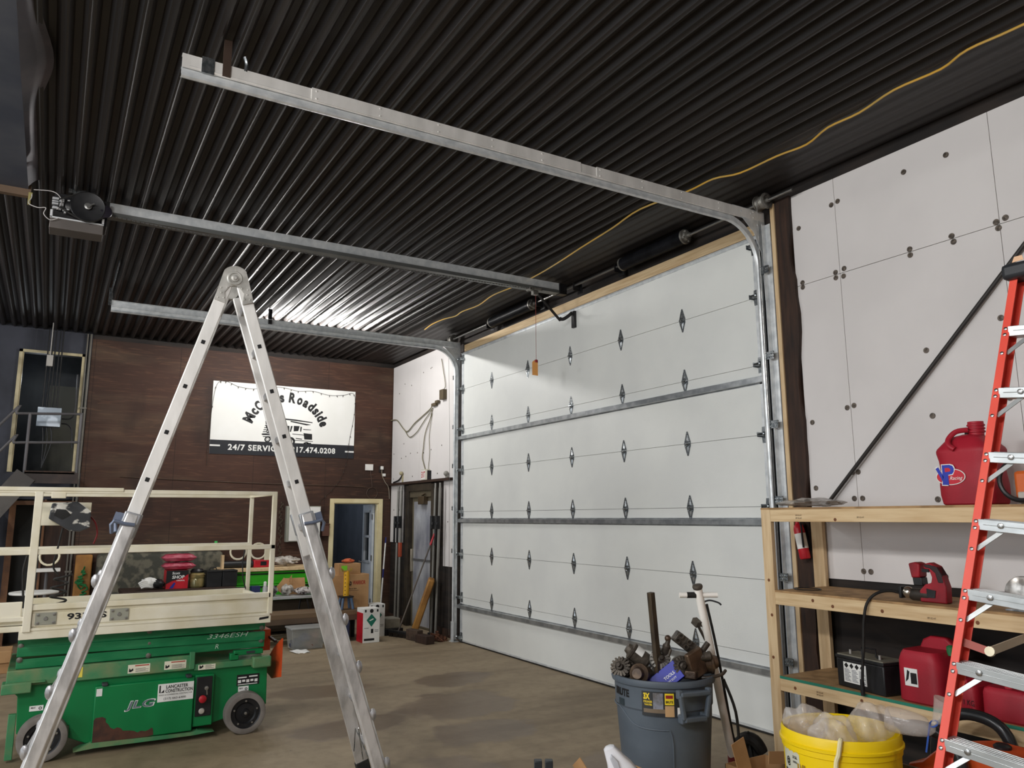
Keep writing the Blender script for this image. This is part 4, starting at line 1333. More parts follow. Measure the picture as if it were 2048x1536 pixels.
# ================================================================ orange step ladder
P0 = Vector((8.5403, -1.5669, 2.6001))           # bolt line of the front left rail
dn = Vector((-.08412, -.29636, -.95136))
e = Vector((.99584, .09103, 0.0))
e = (e - dn * e.dot(dn)).normalized()
nrm = dn.cross(e).normalized()
if nrm.y > 0:
    nrm = -nrm                                    # towards the photographer
foot = P0 + dn * (P0.z / -dn.z)
top = P0 - dn * .33
sl = thing('step_ladder', 'orange fiberglass step ladder with aluminium steps standing by the wooden shelf at the right edge', 'ladder', (foot.x + .3, foot.y + .6, 0))
WB, WT = .62, .33                                 # width at foot and top


def rail_mb(p, q, side, nr, face=.034, depth=.078, t=.006):
    """channel from p to q: front flange facing nr, web on the outside, flanges pointing along side"""
    pr = [(0, 0), (face, 0), (face, -t), (t, -t), (t, -depth + t), (face, -depth + t), (face, -depth), (0, -depth)]
    n = len(pr)
    return MB().add([b + side * u + nr * v for b in (p, q) for u, v in pr], [tuple(range(n)), tuple(reversed(range(n, 2 * n)))] + [(i, (i + 1) % n, n + (i + 1) % n, n + i) for i in range(n)])


hw = .017
p_t, p_b = top - e * hw, foot - e * hw
lr = rail_mb(p_t, p_b, e, nrm).build('front_rail', m_fiber, sl, smooth=False, bev=0.002)
q_t, q_b = top + e * (WT - hw), foot + e * (WB - hw)
rail_mb(q_t, q_b, -e, nrm).build('front_rail', m_fiber, sl, smooth=False, bev=0.002)
bolts = MB()
for k in range(-0, 9):
    c = P0 + dn * .3048 * k
    u = (c.z) / (top.z)
    wd = WB + (WT - WB) * u
    if c.z < .15:
        break
    a = c + e * .012
    b = c + e * (wd - .045)
    up = Vector((0, 0, 1))
    ni = Vector((nrm.x, nrm.y, 0)).normalized()
    mb = MB()
    o_ = a - ni * .082
    mb.add([v for v in (o_ + up * -.018, b - ni * .082 + up * -.018, b + up * -.018, a + up * -.018, o_ + up * .028, b - ni * .082 + up * .028, b + up * .028, a + up * .028)],
           [(0, 3, 2, 1), (4, 5, 6, 7), (0, 1, 5, 4), (1, 2, 6, 5), (2, 3, 7, 6), (3, 0, 4, 7)])
    for q_ in range(4):
        mb.bar(a - ni * (.012 + .02 * q_) + up * .029 + e * .02, b - ni * (.012 + .02 * q_) + up * .029, .006, .003)
    mb.bar(a + ni * .001 + up * .006 + e * .02, b + ni * .001 + up * .006, .004, .003)
    st = mb.build('step', P('step_aluminium', S(208, 212, 212), 0.36, 0.6, S(176, 180, 180), 10, (.4, 1, 1), rvar=.1), sl, bev=0.002, smooth=False)
    MB().lathe([(.012, 0), (.012, .005), (.007, .007), (0, .007)], a + e * .09 + ni * .002 + up * .008, ni, 10).build('step_rivet', m_bolt, st)
    mb = MB().bar(c + dn * .10 + e * .012 - nrm * .015, a + e * .085 - ni * .02 + up * -.016, .019, .004, nrm)
    mb.build('step_brace', P('step_aluminium', S(208, 212, 212)), sl, smooth=False)
    for d_ in (-.018, .012, .105):
        bolts.lathe([(.008, 0), (.008, .004), (.004, .006), (0, .006)], c + dn * d_ + nrm * .0005, nrm, 8)
bolts.build('rail_rivet', m_bolt, lr)
# rear rails, spreader and top cap
r_t = top - nrm * .12 + e * .06
r_b = Vector((foot.x + .09, -.78, 0.0))
bt = (r_b - r_t).normalized()
br_n = bt.cross(e).normalized()
if br_n.y < 0:
    br_n = -br_n
rail_mb(r_t, r_b, e, br_n, .03, .06).build('rear_rail', m_fiber, sl, smooth=False)
rail_mb(r_t + e * (WT - .14), r_b + e * (WB - .2), -e, br_n, .03, .06).build('rear_rail', m_fiber, sl, smooth=False)
for k in (1, 3, 5, 7):
    u = k / 8
    a = r_t.lerp(r_b, u)
    b = (r_t + e * (WT - .14)).lerp(r_b + e * (WB - .2), u)
    MB().bar(a, b, .03, .03).build('rear_bar', m_alu, sl, smooth=False)
cz = top.z
mb = MB().cb(top + e * (WT / 2 - hw) - nrm * .06 + Vector((0, 0, .015)), (WT + .05, .22, .075), Matrix.Rotation(math.atan2(e.y, e.x), 3, 'Z'))
tc = mb.build('top_cap', P('cap_black', S(44, 46, 50), 0.5), sl, bev=0.02)
MB().prism([(0, 0), (.05, .008), (.045, .03), (.012, .026)], top + e * .01 + nrm * .057 + Vector((0, 0, .0)), e, Z, 0, .002).build('cap_sticker', P('cap_sticker', S(236, 190, 150), 0.5), tc, smooth=False)
zsp = P0 + dn * .3048 * 4.62
pj = zsp + e * .02 - nrm * .07
mb = MB().bar(zsp + e * .005 - nrm * .03, zsp + e * .10 - nrm * .05 + Vector((0, 0, -.012)), .032, .006, nrm)
mb.build('spreader_bracket', P('spreader_red', S(176, 84, 70), 0.5), sl, smooth=False)
mb = MB().bar(zsp + e * .10 - nrm * .052 + Vector((0, 0, -.012)), zsp + e * .13 + Vector((-nrm.x, -nrm.y, 0)).normalized() * .66 + Vector((0, 0, .03)), .006, .034, (0, 0, 1))
mb.lathe([(.02, -.006), (.02, .006), (0, .007)], zsp + e * .105 - nrm * .045 + Vector((0, 0, -.012)), nrm, 12)
mb.build('spreader', P('spreader_cream', S(216, 206, 178), 0.4, 0.3), sl, smooth=False)
# ================================================================ things on and before the brown wall
WX = -2.87
# big company sign
sign = thing('wall_sign', 'large white company sign with truck logo and black phone number band on the brown wall', 'sign', (WX + .01, -1.93, 2.80))
sy0, sy1 = -3.144, -.722
MB().box(WX, WX + .012, sy0, sy1, 2.80, 4.0).build('sign_board', P('sign_white', S(240, 240, 236), 0.5, 0, S(236, 236, 231), 2), sign, smooth=False)
MB().box(WX + .012, WX + .0135, sy0, sy1, 2.80, 3.03).build('sign_band', P('sign_black_band', S(34, 36, 42), 0.45), sign, smooth=False)
SX = WX + .0135
mb = MB().box(SX, SX + .001, sy0, sy0 + .16, 2.925, 2.952).box(SX, SX + .001, sy1 - .16, sy1, 2.905, 2.932)
mb.build('band_dash', m_paper, sign, smooth=False)
MB().text('24/7 SERVICE', (SX, -2.86, 2.87), Y, Z, .10, .86, .001, .03, space=1.12).text('217.474.0208', (SX, -1.83, 2.87), Y, Z, .10, .77, .001, .03, space=1.12).build('sign_phone', m_paper, sign, smooth=False)
SX = WX + .012
mb = MB()
cy, cz = -1.92, 3.19
txt = "McCoy's Roadside"
wd = [1.5, .85, 1.1, .95, .95, .5, .8, .45, 1.2, .95, .9, .95, .8, .42, .95, .9]
tot = sum(wd)
acc = 0
a0, a1 = 166, 14
for ch, w_ in zip(txt, wd):
    mid = (acc + w_ / 2) / tot
    acc += w_
    if ch == ' ':
        continue
    a = R(a0 + (a1 - a0) * mid)
    rr = Vector((0, math.cos(a), math.sin(a)))
    tt = Vector((0, math.sin(a), -math.cos(a)))
    hgt = {"M": .18, "C": .18, "R": .18, "d": .18, "'": .07, 'i': .17}.get(ch, .13)
    base = Vector((SX, cy, cz)) + Vector((0, rr.y * .59, rr.z * .53))
    if ch == "'":
        base += rr * .085
    mb.text(ch, base, tt, rr, hgt, w_ * .098, .001, .05, align='CENTER')
mb.build('sign_name', m_ink, sign, smooth=False)


def yz(mb, pts, t=.001):
    return mb.prism([(cy + a, cz + b) for a, b in pts], (SX, 0, 0), Y, Z, 0, t)


mb = MB()
yz(mb, [(-.12, .26), (.16, .245), (.44, .215), (.44, .20), (.16, .22), (-.12, .235)])
yz(mb, [(.06, .22), (.42, .17), (.34, .155), (.06, .20)])
# cab
yz(mb, [(.0, .13), (.02, .02), (.05, .02), (.045, .13)])
yz(mb, [(.07, .13), (.10, .13), (.075, .03), (.055, .03)])
yz(mb, [(.12, .135), (.22, .135), (.20, .05), (.12, .04)])
yz(mb, [(.235, .13), (.26, .12), (.25, .04), (.23, .045)])
yz(mb, [(.275, .09), (.42, .085), (.42, .075), (.29, .075)])
yz(mb, [(.10, .0), (.30, -.01), (.30, -.02), (.10, -.012)])
yz(mb, [(.29, .02), (.44, .01), (.445, -.09), (.31, -.09)])
yz(mb, [(.16, -.07), (.27, -.08), (.27, -.095), (.16, -.085)])
yz(mb, [(.02, -.10), (.46, -.115), (.46, -.125), (.02, -.112)])
yz(mb, [(.30, -.145), (.33, -.145), (.33, -.165), (.30, -.165)])
yz(mb, [(.35, -.145), (.43, -.145), (.43, -.162), (.35, -.162)])
yz(mb, [(.13, -.19), (.44, -.18), (.43, -.20), (.13, -.205)])
yz(mb, [(-.42, -.19), (-.06, -.21), (-.06, -.222), (-.42, -.20)])
for a, b, r in ((.07, -.14, .085), (.345, -.19, .062), (-.31, -.115, .055)):
    mb.lathe([(r, 0), (r * .58, 0), (r * .58, .001), (r, .001)], (SX, cy + a, cz + b), X, 24, sy=.92 if r > .08 else .9)
    mb.lathe([(r * .42, 0), (r * .3, 0), (r * .3, .001), (r * .42, .001)], (SX, cy + a, cz + b), X, 18)
yz(mb, [(-.42, -.03), (-.02, -.035), (-.02, -.05), (-.40, -.048)])
yz(mb, [(-.40, -.065), (-.05, -.07), (-.05, -.085), (-.38, -.08)])
yz(mb, [(-.24, -.09), (-.18, -.09), (-.12, -.17), (-.22, -.17)])
# flag behind the truck: stripes and a starred field
for k in range(5):
    yz(mb, [(-.36 - .01 * k, .12 - .035 * k), (-.02, .14 - .035 * k), (-.02, .127 - .035 * k), (-.37 - .01 * k, .105 - .035 * k)])
fl = [(-.36, .19), (-.18, .24), (-.14, .0), (-.33, -.01)]
yz(mb, fl)
mb.build('sign_truck', m_ink, sign, smooth=False)
mb = MB()
for i in range(5):
    for j in range(6):
        a, b = -.335 + i * .038 + (j % 2) * .018, .205 - j * .037 + i * .006
        if a < -.16:
            mb.lathe([(.011, 0), (.0, 0), (0, .0008), (.011, .0008)], (SX + .0012, cy + a, cz + b), X, 5)
mb.build('sign_stars', m_paper, sign, smooth=False)

# string lights draped over the sign
mb = MB()
main = smoothpath([(0, -3.17, 2.60), (0, -3.165, 3.2), (0, -3.10, 3.9), (0, -2.95, 4.0), (0, -2.75, 3.93), (0, -2.5, 3.91), (0, -2.3, 3.96), (0, -2.0, 3.97), (0, -1.75, 3.93), (0, -1.5, 3.95), (0, -1.2, 3.90), (0, -.95, 3.92), (0, -.75, 3.95),
                   (0, -.735, 3.6), (0, -.80, 3.2), (0, -.83, 2.95), (0, -.86, 2.7), (0, -.95, 2.45), (0, -1.1, 2.25), (0, -1.3, 2.06)], 6)
main = [Vector((WX + .022, p.y, p.z)) for p in main]
mb.tube(main, .003, 5)
st = solo('string_lights', mb, P('dark_wire', S(54, 44, 38), 0.6), 'dark string of small lights draped around the white company sign', 'string lights')
WM[st] = Matrix.Translation(st.location)
bulb_m = P('small_bulb', S(60, 52, 46), 0.3)
for i in range(3, len(main), 3):
    p = main[i]
    MB().lathe([(0, 0), (.006, .004), (.007, .018), (.003, .035), (0, .04)], p, (0.3, random.uniform(-.4, .4), -1), 6).build('bulb', bulb_m, st)

# small things fixed to the brown wall
solo('switch_box', MB().box(WX, WX + .03, -.50, -.355, 2.60, 2.71), m_white, 'square white cover plate on the brown wall above the doorway', 'wall box', bev=.005)
t = thing('wall_outlet', 'small white outlet with a plugged-in cable on the brown wall near the corner', 'outlet', (WX, -.20, 2.60))
MB().box(WX, WX + .012, -.235, -.155, 2.57, 2.69).build('outlet_plate', m_darkply, t, bev=.003)
MB().box(WX + .012, WX + .05, -.215, -.165, 2.62, 2.68).build('plug', m_white, t, bev=.006)
MB().box(WX, WX + .03, -.175, -.115, 2.50, 2.55).build('junction', m_white, t, bev=.004)
MB().tube(smoothpath([(WX + .03, -.19, 2.62), (WX + .02, -.18, 2.52), (WX + .015, -.12, 2.40), (WX + .015, -.05, 2.3), (WX + .02, -.03, 2.1)], 5), .007, 6).build('cable', P('cable_grey', S(150, 140, 124), 0.5), t)
mb = MB().tube(smoothpath([(WX + .012, -4.4, 2.40), (WX + .012, -3.2, 2.36), (WX + .012, -2.0, 2.33), (WX + .012, -1.0, 2.32), (WX + .012, -.45, 2.30)], 4), .006, 6)
mb.tube([(WX + .015, -.36 + .10 * math.cos(R(a)), 2.20 + .10 * math.sin(R(a))) for a in range(90, 470, 20)] + [(WX + .015, -.40, 2.6)], .005, 6)
solo('wall_cable', mb, P('brown_cable', S(84, 66, 54), 0.6), 'thin brown cable running level along the brown wall with a coil by the doorway', 'cable')
t = thing('breaker_panel', 'white metal breaker panel on the brown wall left of the doorway', 'electrical panel', (WX + .05, -1.59, 1.38))
MB().box(WX, WX + .10, -1.875, -1.30, 1.375, 1.965).build('panel_box', P('panel_grey', S(150, 152, 140), 0.5), t, bev=.004)
MB().box(WX + .10, WX + .115, -1.83, -1.31, 1.39, 1.95).build('panel_door', m_white, t, bev=.004)
solo('wall_box', MB().box(WX, WX + .06, -1.25, -1.13, 1.46, 1.65).box(WX, WX + .07, -1.26, -1.12, 1.65, 1.67), P('rust_brown_box', S(92, 60, 48), 0.6), 'small brown metal box on the wall beside the cream door frame', 'wall box', bev=.004)
mb = MB()
for i in range(46):
    z = 2.02 - .024 * i
    yy = -1.955 + .02 * math.sin(i * 1.7) + .012 * math.sin(i * .6)
    c = Vector((WX + .03, yy, z))
    mb.tube([c + Vector((0 if i % 2 else .010 * math.cos(a), .010 * math.cos(a) if i % 2 else 0, .018 * math.sin(a))) for a in [k * math.pi / 3 for k in range(6)]], .0035, 5, closed=True)
solo('hanging_chain', mb, P('dull_chain', S(92, 84, 70), 0.5, 0.5), 'dull chain hanging down the brown wall left of the breaker panel', 'chain')
for k, (yy, r, lab) in enumerate(((-4.955, .016, 'grey conduit pipe running up the edge of the brown wall, nearer the wall sign'), (-5.0, .012, 'thinner grey conduit pipe beside the cream frame at the left'))):
    mb = MB().tube([(WX + .03, yy, 0.0), (WX + .03, yy, 4.56)], r, 10)
    for z in (1.0, 2.2, 3.4):
        mb.box(WX, WX + .05, yy - .022, yy + .022, z, z + .025)
    solo('conduit', mb, P('conduit_grey', S(116, 112, 104), 0.45, 0.4), lab, 'conduit')

# recess: landing, rails, metal box, pendant socket
t = thing('stair_landing', 'dark landing of the stairs below the cream framed opening at the left', 'stairs', (-2.4, -5.35, 2.22))
MB().box(-2.87, -2.02, -5.62, -5.03, 2.38, 2.42).build('landing_floor', m_dark, t, smooth=False)
MB().box(-2.06, -2.02, -5.62, -4.98, 2.25, 2.40).build('landing_fascia', P('fascia_brown', S(70, 56, 50), 0.6, 0, S(48, 40, 38), 3), t, smooth=False)
mb = MB().bar((-2.02, -5.60, 2.36), (-2.02, -7.2, .05), .045, .26, Z)
mb.build('stair_stringer', P('stringer_grey', S(88, 84, 80), 0.6, 0, S(70, 66, 64), 3), t, smooth=False)
for k in range(9):
    yy, z = -5.72 - k * .17, 2.14 - k * .245
    MB().box(-2.85, -2.03, yy - .25, yy, z, z + .035).build('stair_tread', m_dark, t, smooth=False)
mb = MB()
for z, zl in ((3.19, 3.02), (2.79, 2.62)):
    mb.tube(smoothpath([(-2.05, -4.99, z + .04), (-2.05, -5.5, z + .015), (-2.05, -5.78, z + .0), (-2.05, -5.86, z - .03), (-2.05, -7.2, z - 1.9)], 5), .018, 8)
mb.tube([(-2.05, -5.625, 3.2), (-2.05, -5.625, 2.3)], .02, 8).tube([(-2.05, -5.01, 3.23), (-2.05, -5.01, 2.3)], .018, 8)
mb.build('hand_rail', P('rail_grey', S(98, 96, 98), 0.5, 0.3), t)
solo('metal_box', MB().box(-2.10, -1.96, -5.55, -5.245, 2.99, 3.27) if False else MB().box(-2.80, -2.62, -5.555, -5.255, 3.09, 3.37), P('silver_sheet', S(186, 196, 206), 0.3, 0.6, S(140, 150, 160), 2.5, (1, 1, 1), .45, .5),
     'silver metal electrical box in the cream framed opening at the left', 'electrical box', bev=.004)
mb = MB()
for k in range(5):
    yy = -5.50 + k * .045
    mb.tube([(-2.71, yy, 3.373), (-2.72, yy + .01 * (k % 2), 4.55)], .010, 6)
for k in range(3):
    yy = -5.47 + k * .05
    mb.tube(smoothpath([(-2.71, yy, 3.087), (-2.72, yy + .02, 2.85), (-2.75, -5.44, 2.5)], 4), .009, 6)
mb.tube(smoothpath([(-2.71, -5.243, 3.15), (-2.72, -5.16, 3.14), (-2.74, -5.10, 3.05), (-2.76, -5.08, 2.8)], 5), .011, 6)
mb.tube(smoothpath([(-2.71, -5.243, 3.22), (-2.72, -5.12, 3.24), (-2.74, -5.08, 3.4), (-2.74, -5.09, 3.9)], 5), .011, 6)
solo('cable_bundle', mb, m_blackp, 'bundle of black cables running up and down from the silver metal box', 'cables')
mb = MB().tube([(-2.3, -5.46, 4.56), (-2.3, -5.46, 4.08)], .007, 6).box(-2.33, -2.27, -5.50, -5.42, 3.92, 4.08)
solo('pendant_socket', mb, P('socket_grey', S(176, 172, 166), 0.5), 'pale socket box hanging on a rod before the cream framed opening', 'socket', bev=.004)

# benches along the brown wall
t = thing('work_bench', 'dark work bench by the brown wall carrying the red boxes and jar', 'workbench', (-1.85, -3.55, 0))
MB().box(-2.25, -1.45, -4.35, -2.86, .745, .79).build('bench_top', m_dark, t, bev=.004)
for a, b in ((-2.2, -4.3), (-2.2, -2.9), (-1.5, -4.3), (-1.5, -2.9)):
    MB().box(a - .04, a + .04, b - .04, b + .04, 0, .745).build('leg', m_dark, t)
t = thing('shop_towel_box', 'red and black box of shop towels on the dark bench', 'box', (-1.83, -3.65, .79))
MB().box(-1.98, -1.70, -3.795, -3.505, .79, 1.045).build('carton', m_red, t, bev=.004)
MB().prism([(-3.795, 1.045), (-3.505, 1.045), (-3.505, .99), (-3.60, .93), (-3.72, .90), (-3.795, .86)], (-1.6985, 0, 0), Y, Z, 0, .001).build('carton_panel', m_ink, t, smooth=False)
MB().text('Scott', (-1.697, -3.72, .99), Y, Vector((0, .12, 1)), .035, .10, .001, .02).text('SHOP', (-1.697, -3.72, .93), Y, Vector((0, .12, 1)), .045, .16, .001, .03).text('ORIGINAL', (-1.697, -3.66, .895), Y, Z, .018, .11, .001, .02).build('carton_lettering', m_paper, t, smooth=False)
MB().prism([(-3.75, .80), (-3.70, .80), (-3.67, .87), (-3.69, .88), (-3.72, .84)], (-1.6985, 0, 0), Y, Z, 0, .001).build('carton_figure', m_blue, t, smooth=False)
m_towel = P('red_towel_wrapped', S(164, 48, 70), 0.35, 0, S(196, 104, 120), 6, (1, 1, 2), .45, .7, bump=.3)


def pillow(c, sx, sy, sz, n=10):
    mb = MB()

    def f(u, v):
        a, b = (u - .5) * 2, (v - .5) * 2
        return a, b
    for s in (1, -1):
        mb.grid(lambda u, v, s=s: (c[0] + (u - .5) * sx, c[1] + (v - .5) * sy, c[2] + s * sz / 2 * (max(0, 1 - abs(2 * u - 1) ** 4) * max(0, 1 - abs(2 * v - 1) ** 4)) ** .4 + .006 * math.sin(u * 17 + v * 9) * math.sin(v * 21)), n, n)
    return mb


solo('towel_bundle', pillow((-1.83, -3.63, 1.102), .26, .44, .10), m_towel, 'plastic wrapped bundle of red towels, lower of the two on the towel box', 'towels', 'red towel bundles')
solo('towel_bundle', pillow((-1.83, -3.63, 1.216), .27, .45, .105), m_towel, 'plastic wrapped bundle of red towels, upper of the two on the towel box', 'towels', 'red towel bundles')


def lump(c, r, sc3, seed, amp=.12, n=16, m=10):
    rnd = random.Random(seed)
    ph = [(rnd.uniform(1, 4), rnd.uniform(1, 4), rnd.uniform(0, 6), rnd.uniform(0, 6)) for _ in range(5)]
    mb = MB().ball((0, 0, 0), 1, n, m)
    out = []
    for v in mb.v:
        k = 1 + amp * sum(math.sin(a * v.x * 2.2 + p) * math.cos(b * v.y * 2.2 + q + v.z * a) for a, b, p, q in ph) / 2.0
        out.append(Vector((c[0] + v.x * r * sc3[0] * k, c[1] + v.y * r * sc3[1] * k, c[2] + v.z * r * sc3[2] * k)))
    mb.v = out
    return mb


def crumple(mb, c, amp, freq):
    """sharp random folds on a lump"""
    c = Vector(c)
    out = []
    for v in mb.v:
        d = (v - c)
        k = 1 - abs(mnoise.noise(v * freq)) * 2
        k2 = 1 - abs(mnoise.noise(v * freq * 2.3 + Vector((7, 3, 1)))) * 2
        out.append(v + d.normalized() * amp * (k + .5 * k2))
    mb.v = out
    return mb


t = thing('work_gloves', 'pair of white and black work gloves heaped on the dark bench', 'gloves', (-1.75, -3.96, .79))
mb = lump((-1.75, -4.0, .885), .1, (.9, 1.1, .7), 3, .25)
for k in range(4):
    mb.tube(smoothpath([(-1.70, -4.02 + .02 * k, .89 - .02 * k), (-1.66, -4.09 + .01 * k, .91 - .022 * k), (-1.65, -4.15 + .012 * k, .885 - .02 * k)], 3), [.018, .019, .019, .018, .017, .016, .012], 7)
mb.build('glove_fabric', m_white, t)
lump((-1.72, -3.89, .87), .085, (.9, 1.0, .7), 5, .2).build('glove_palm', m_blackp, t)
t = thing('storage_jar', 'round jar of amber contents with a dark lid on the dark bench', 'jar', (-1.8, -3.375, .79))
MB().lathe([(0, 0), (.09, 0), (.105, .02), (.108, .10), (.10, .13), (.108, .15), (.105, .19), (.085, .21), (0, .21)], (-1.8, -3.375, .79), Z, 22).build('jar_body', P('amber_glass', S(150, 132, 84), 0.15, 0.2, S(110, 104, 70), 8), t)
MB().lathe([(0, 0), (.09, 0), (.095, .02), (.07, .05), (0, .055)], (-1.8, -3.375, 1.0), Z, 20).build('jar_lid', m_black, t)
MB().lathe([(.107, 0), (.112, .005), (.107, .01)], (-1.8, -3.375, .965), Z, 22).build('jar_band', P('gold_band', S(196, 172, 120), 0.3, 0.6), t)
for k, lab in ((0, 'plain black case on the dark bench, beside the amber jar'), (1, 'plain black case on the dark bench, nearer the green tool chest')):
    y0 = -3.25 + k * .215
    mb = MB().box(-1.97, -1.72, y0, y0 + .205, .79, 1.0).box(-1.98, -1.71, y0 - .002, y0 + .207, 1.0, 1.02)
    if k == 0:
        mb.tube([(-1.85, y0 + .05, 1.02), (-1.85, y0 + .06, 1.055), (-1.85, y0 + .14, 1.055), (-1.85, y0 + .15, 1.02)], .008, 6)
    solo('black_case', mb, m_blackp, lab, 'case', 'black cases on the bench', bev=.005)
m_camo = P('camouflage_fabric', S(66, 66, 58), 0.85, 0, S(104, 100, 86), 9, (1, 1, 1), .45, .58, detail=7, bump=.3)
mb = MB().grid(lambda u, v: (-2.66 - .10 * v + .02 * math.sin(u * 20), -4.62 + 1.72 * u, .35 + .91 * v + .012 * math.sin(u * 26)), 30, 8)
mb = MB()
mb.prism([(-2.62, .0), (-2.50, .35), (-2.62, 1.25), (-2.78, 1.27), (-2.84, 1.2), (-2.84, 0)], (0, -4.63, 0), X, Z, -1.75, 0)
solo('camouflage_mattress', mb, m_camo, 'mossy camouflage covered mattress leaning upright on the brown wall behind the lift', 'mattress', bev=.05, seg=3)
solo('padded_board', MB().box(-2.85, -2.76, -4.90, -4.68, 0, 1.25), P('tan_padding', S(176, 124, 62), 0.7, 0, S(150, 104, 54), 4), 'tan padded board leaning on the wall left of the camouflage mattress', 'board', bev=.02)
mb = MB()
rnd = random.Random(23)
rp_ = []
for k in range(34):
    zc = 1.06 - .012 * k
    w_ = .05 * (.5 + math.sin(math.pi * k / 33))
    rp_.append((-2.705 + rnd.uniform(-.02, .02), -4.80 + rnd.uniform(-w_, w_) + .03 * math.sin(k * .3), zc + rnd.uniform(-.03, .03)))
mb.tube(smoothpath(rp_, 4), .011, 6)
mb.tube(smoothpath([(-2.70, -4.80, .70), (-2.69, -4.83, .4), (-2.70, -4.79, .2), (-2.69, -4.80, .012)], 4), .011, 6)
solo('green_rope', mb, P('green_rope', S(26, 110, 56), 0.7), 'tangle of green rope hanging before the tan padded board', 'rope')
t = thing('small_bottle', 'small bottle with a bright green cap on top of the camouflage mattress', 'bottle', (-2.72, -2.98, 1.268))
MB().lathe([(0, 0), (.022, 0), (.022, .07), (.016, .085), (0, .085)], (-2.72, -2.98, 1.272), Z, 12).build('bottle_body', m_ink, t)
MB().lathe([(0, 0), (.024, 0), (.024, .06), (0, .06)], (-2.72, -2.98, 1.355), Z, 12).build('bottle_cap', P('cap_green', S(80, 196, 96), 0.4), t)

# green tool chest
t = thing('tool_chest', 'bright green tool chest with drawers and a wooden top by the brown wall', 'tool chest', (-2.35, -2.25, 0))
MB().box(-2.52, -2.06, -2.85, -1.56, .52, .965).build('chest_body', P('lime_green_paint', S(66, 196, 40), 0.35, 0, S(58, 180, 36), 3), t, bev=.008)
for k in range(2):
    z = .58 + k * .19
    d = MB().box(-2.06, -2.04, -2.82, -1.59, z, z + .175).build('drawer', P('lime_green_paint', S(66, 196, 40)), t, bev=.006)
    MB().box(-2.04, -2.02, -2.80, -1.61, z + .145, z + .165).build('drawer_pull', P('drawer_dark', S(20, 34, 20), 0.4), d, bev=.003)
MB().box(-2.54, -1.98, -3.02, -1.52, .968, 1.02).build('chest_top', m_lumber, t, bev=.004)
MB().box(-2.50, -2.08, -2.82, -1.60, .08, .52).build('lower_cabinet', P('brown_cabinet', S(58, 48, 36), .6), t, bev=.006)
for a, b in ((-2.44, -2.76), (-2.44, -1.66), (-2.14, -2.76), (-2.14, -1.66)):
    MB().lathe([(0, -.02), (.04, -.02), (.04, .02), (0, .02)], (a, b, .04), Y, 12).build('caster', m_rubber, t)
t = thing('shop_light', 'red and black long shop tool lying on the wooden top of the green tool chest', 'tool', (-2.15, -2.6, 1.02))
MB().lathe([(0, 0), (.05, 0), (.052, .02), (.052, .42), (.045, .44), (0, .44)], (-2.15, -2.96, 1.075), Y, 16).build('tool_barrel', m_blackp, t)
MB().box(-2.21, -2.09, -2.52, -2.25, 1.02, 1.135).build('tool_body', m_red, t, bev=.012)
MB().box(-2.089, -2.086, -2.42, -2.33, 1.05, 1.11).build('tool_grille', m_ink, t, smooth=False)
solo('upright_board', MB().box(-2.2, -2.1, -2.99, -2.955, 1.02, 1.22), m_lumber_v, 'short board end standing at the left of the green chest top', 'board')
mb = crumple(lump((-2.2, -2.02, 1.10), .1, (1, 1.9, .5), 11, .25, 36, 20), (-2.2, -2.02, 1.07), .02, 14)
solo('plastic_bag', mb, P('crumpled_bag', S(206, 200, 192), 0.4, 0, S(150, 142, 132), 14, (1, 1, 1), .4, .6, bump=.4), 'crumpled pale bag on the right end of the green chest top', 'bag')

# folding table with its clutter
t = thing('folding_table', 'grey folding table with black legs in front of the green tool chest', 'table', (-1.55, -2.2, 0))
MB().box(-1.85, -1.45, -2.75, -1.62, .585, .625).build('table_top', P('table_grey', S(170, 172, 172), 0.4), t, bev=.006)
for yy in (-2.55, -1.85):
    MB().tube([(-1.80, yy, .585), (-1.83, yy - .08, .01)], .013, 6).build('leg', m_black, t)
    MB().tube([(-1.49, yy, .585), (-1.45, yy + .12, .01)], .013, 6).build('leg', m_black, t)
solo('navy_carton', MB().box(-1.62, -1.50, -2.66, -2.54, .626, .79), P('navy_card', S(36, 48, 96), 0.5), 'small navy carton at the left end of the folding table', 'box', bev=.003)
t = thing('spray_can', 'white capped clear spray bottle on the folding table beside the navy carton', 'bottle', (-1.52, -2.47, .626))
MB().lathe([(0, 0), (.034, 0), (.034, .14), (.02, .165), (0, .165)], (-1.52, -2.47, .626), Z, 14).build('bottle_body', P('bottle_grey', S(176, 178, 176), 0.3), t)
MB().lathe([(0, 0), (.022, 0), (.022, .05), (.012, .06), (0, .06)], (-1.52, -2.47, .79), Z, 12).build('bottle_cap', m_white, t)
for k, (yy, z, r, s3, lab) in enumerate(((-2.37, .71, .1, (.9, .8, .7), 'dark crumpled parts bag on the folding table'), (-2.13, .72, .09, (.8, .8, .75), 'clear crumpled plastic bag in the middle of the folding table'), (-1.87, .695, .1, (1.0, 1.5, .45), 'silver snack style bag lying at the right of the folding table'))):
    solo('parts_bag', crumple(lump((-1.60, yy, z - .008), r * .95, s3, 20 + k, .2, 36, 20), (-1.60, yy, z - .008), .012, 16), [P('bag_dark', S(60, 60, 60), .35, 0, S(150, 150, 146), 14, (1, 1, 1), .5, .6, bump=.4), P('bag_clear', S(184, 180, 172), .25, 0, S(104, 98, 92), 12, (1, 1, 1), .45, .6, bump=.5),
                                                                    P('bag_silver', S(216, 212, 210), .3, .3, S(70, 50, 52), 16, (1, 2, 1), .5, .62, bump=.4)][k], lab, 'bag')
mb = MB().box(-1.84, -1.74, -2.10, -1.80, .627, .72).bar((-1.80, -2.05, .72), (-1.86, -2.03, .85), .3, .006, Y).bar((-1.74, -2.1, .72), (-1.76, -2.2, .80), .2, .006, X)
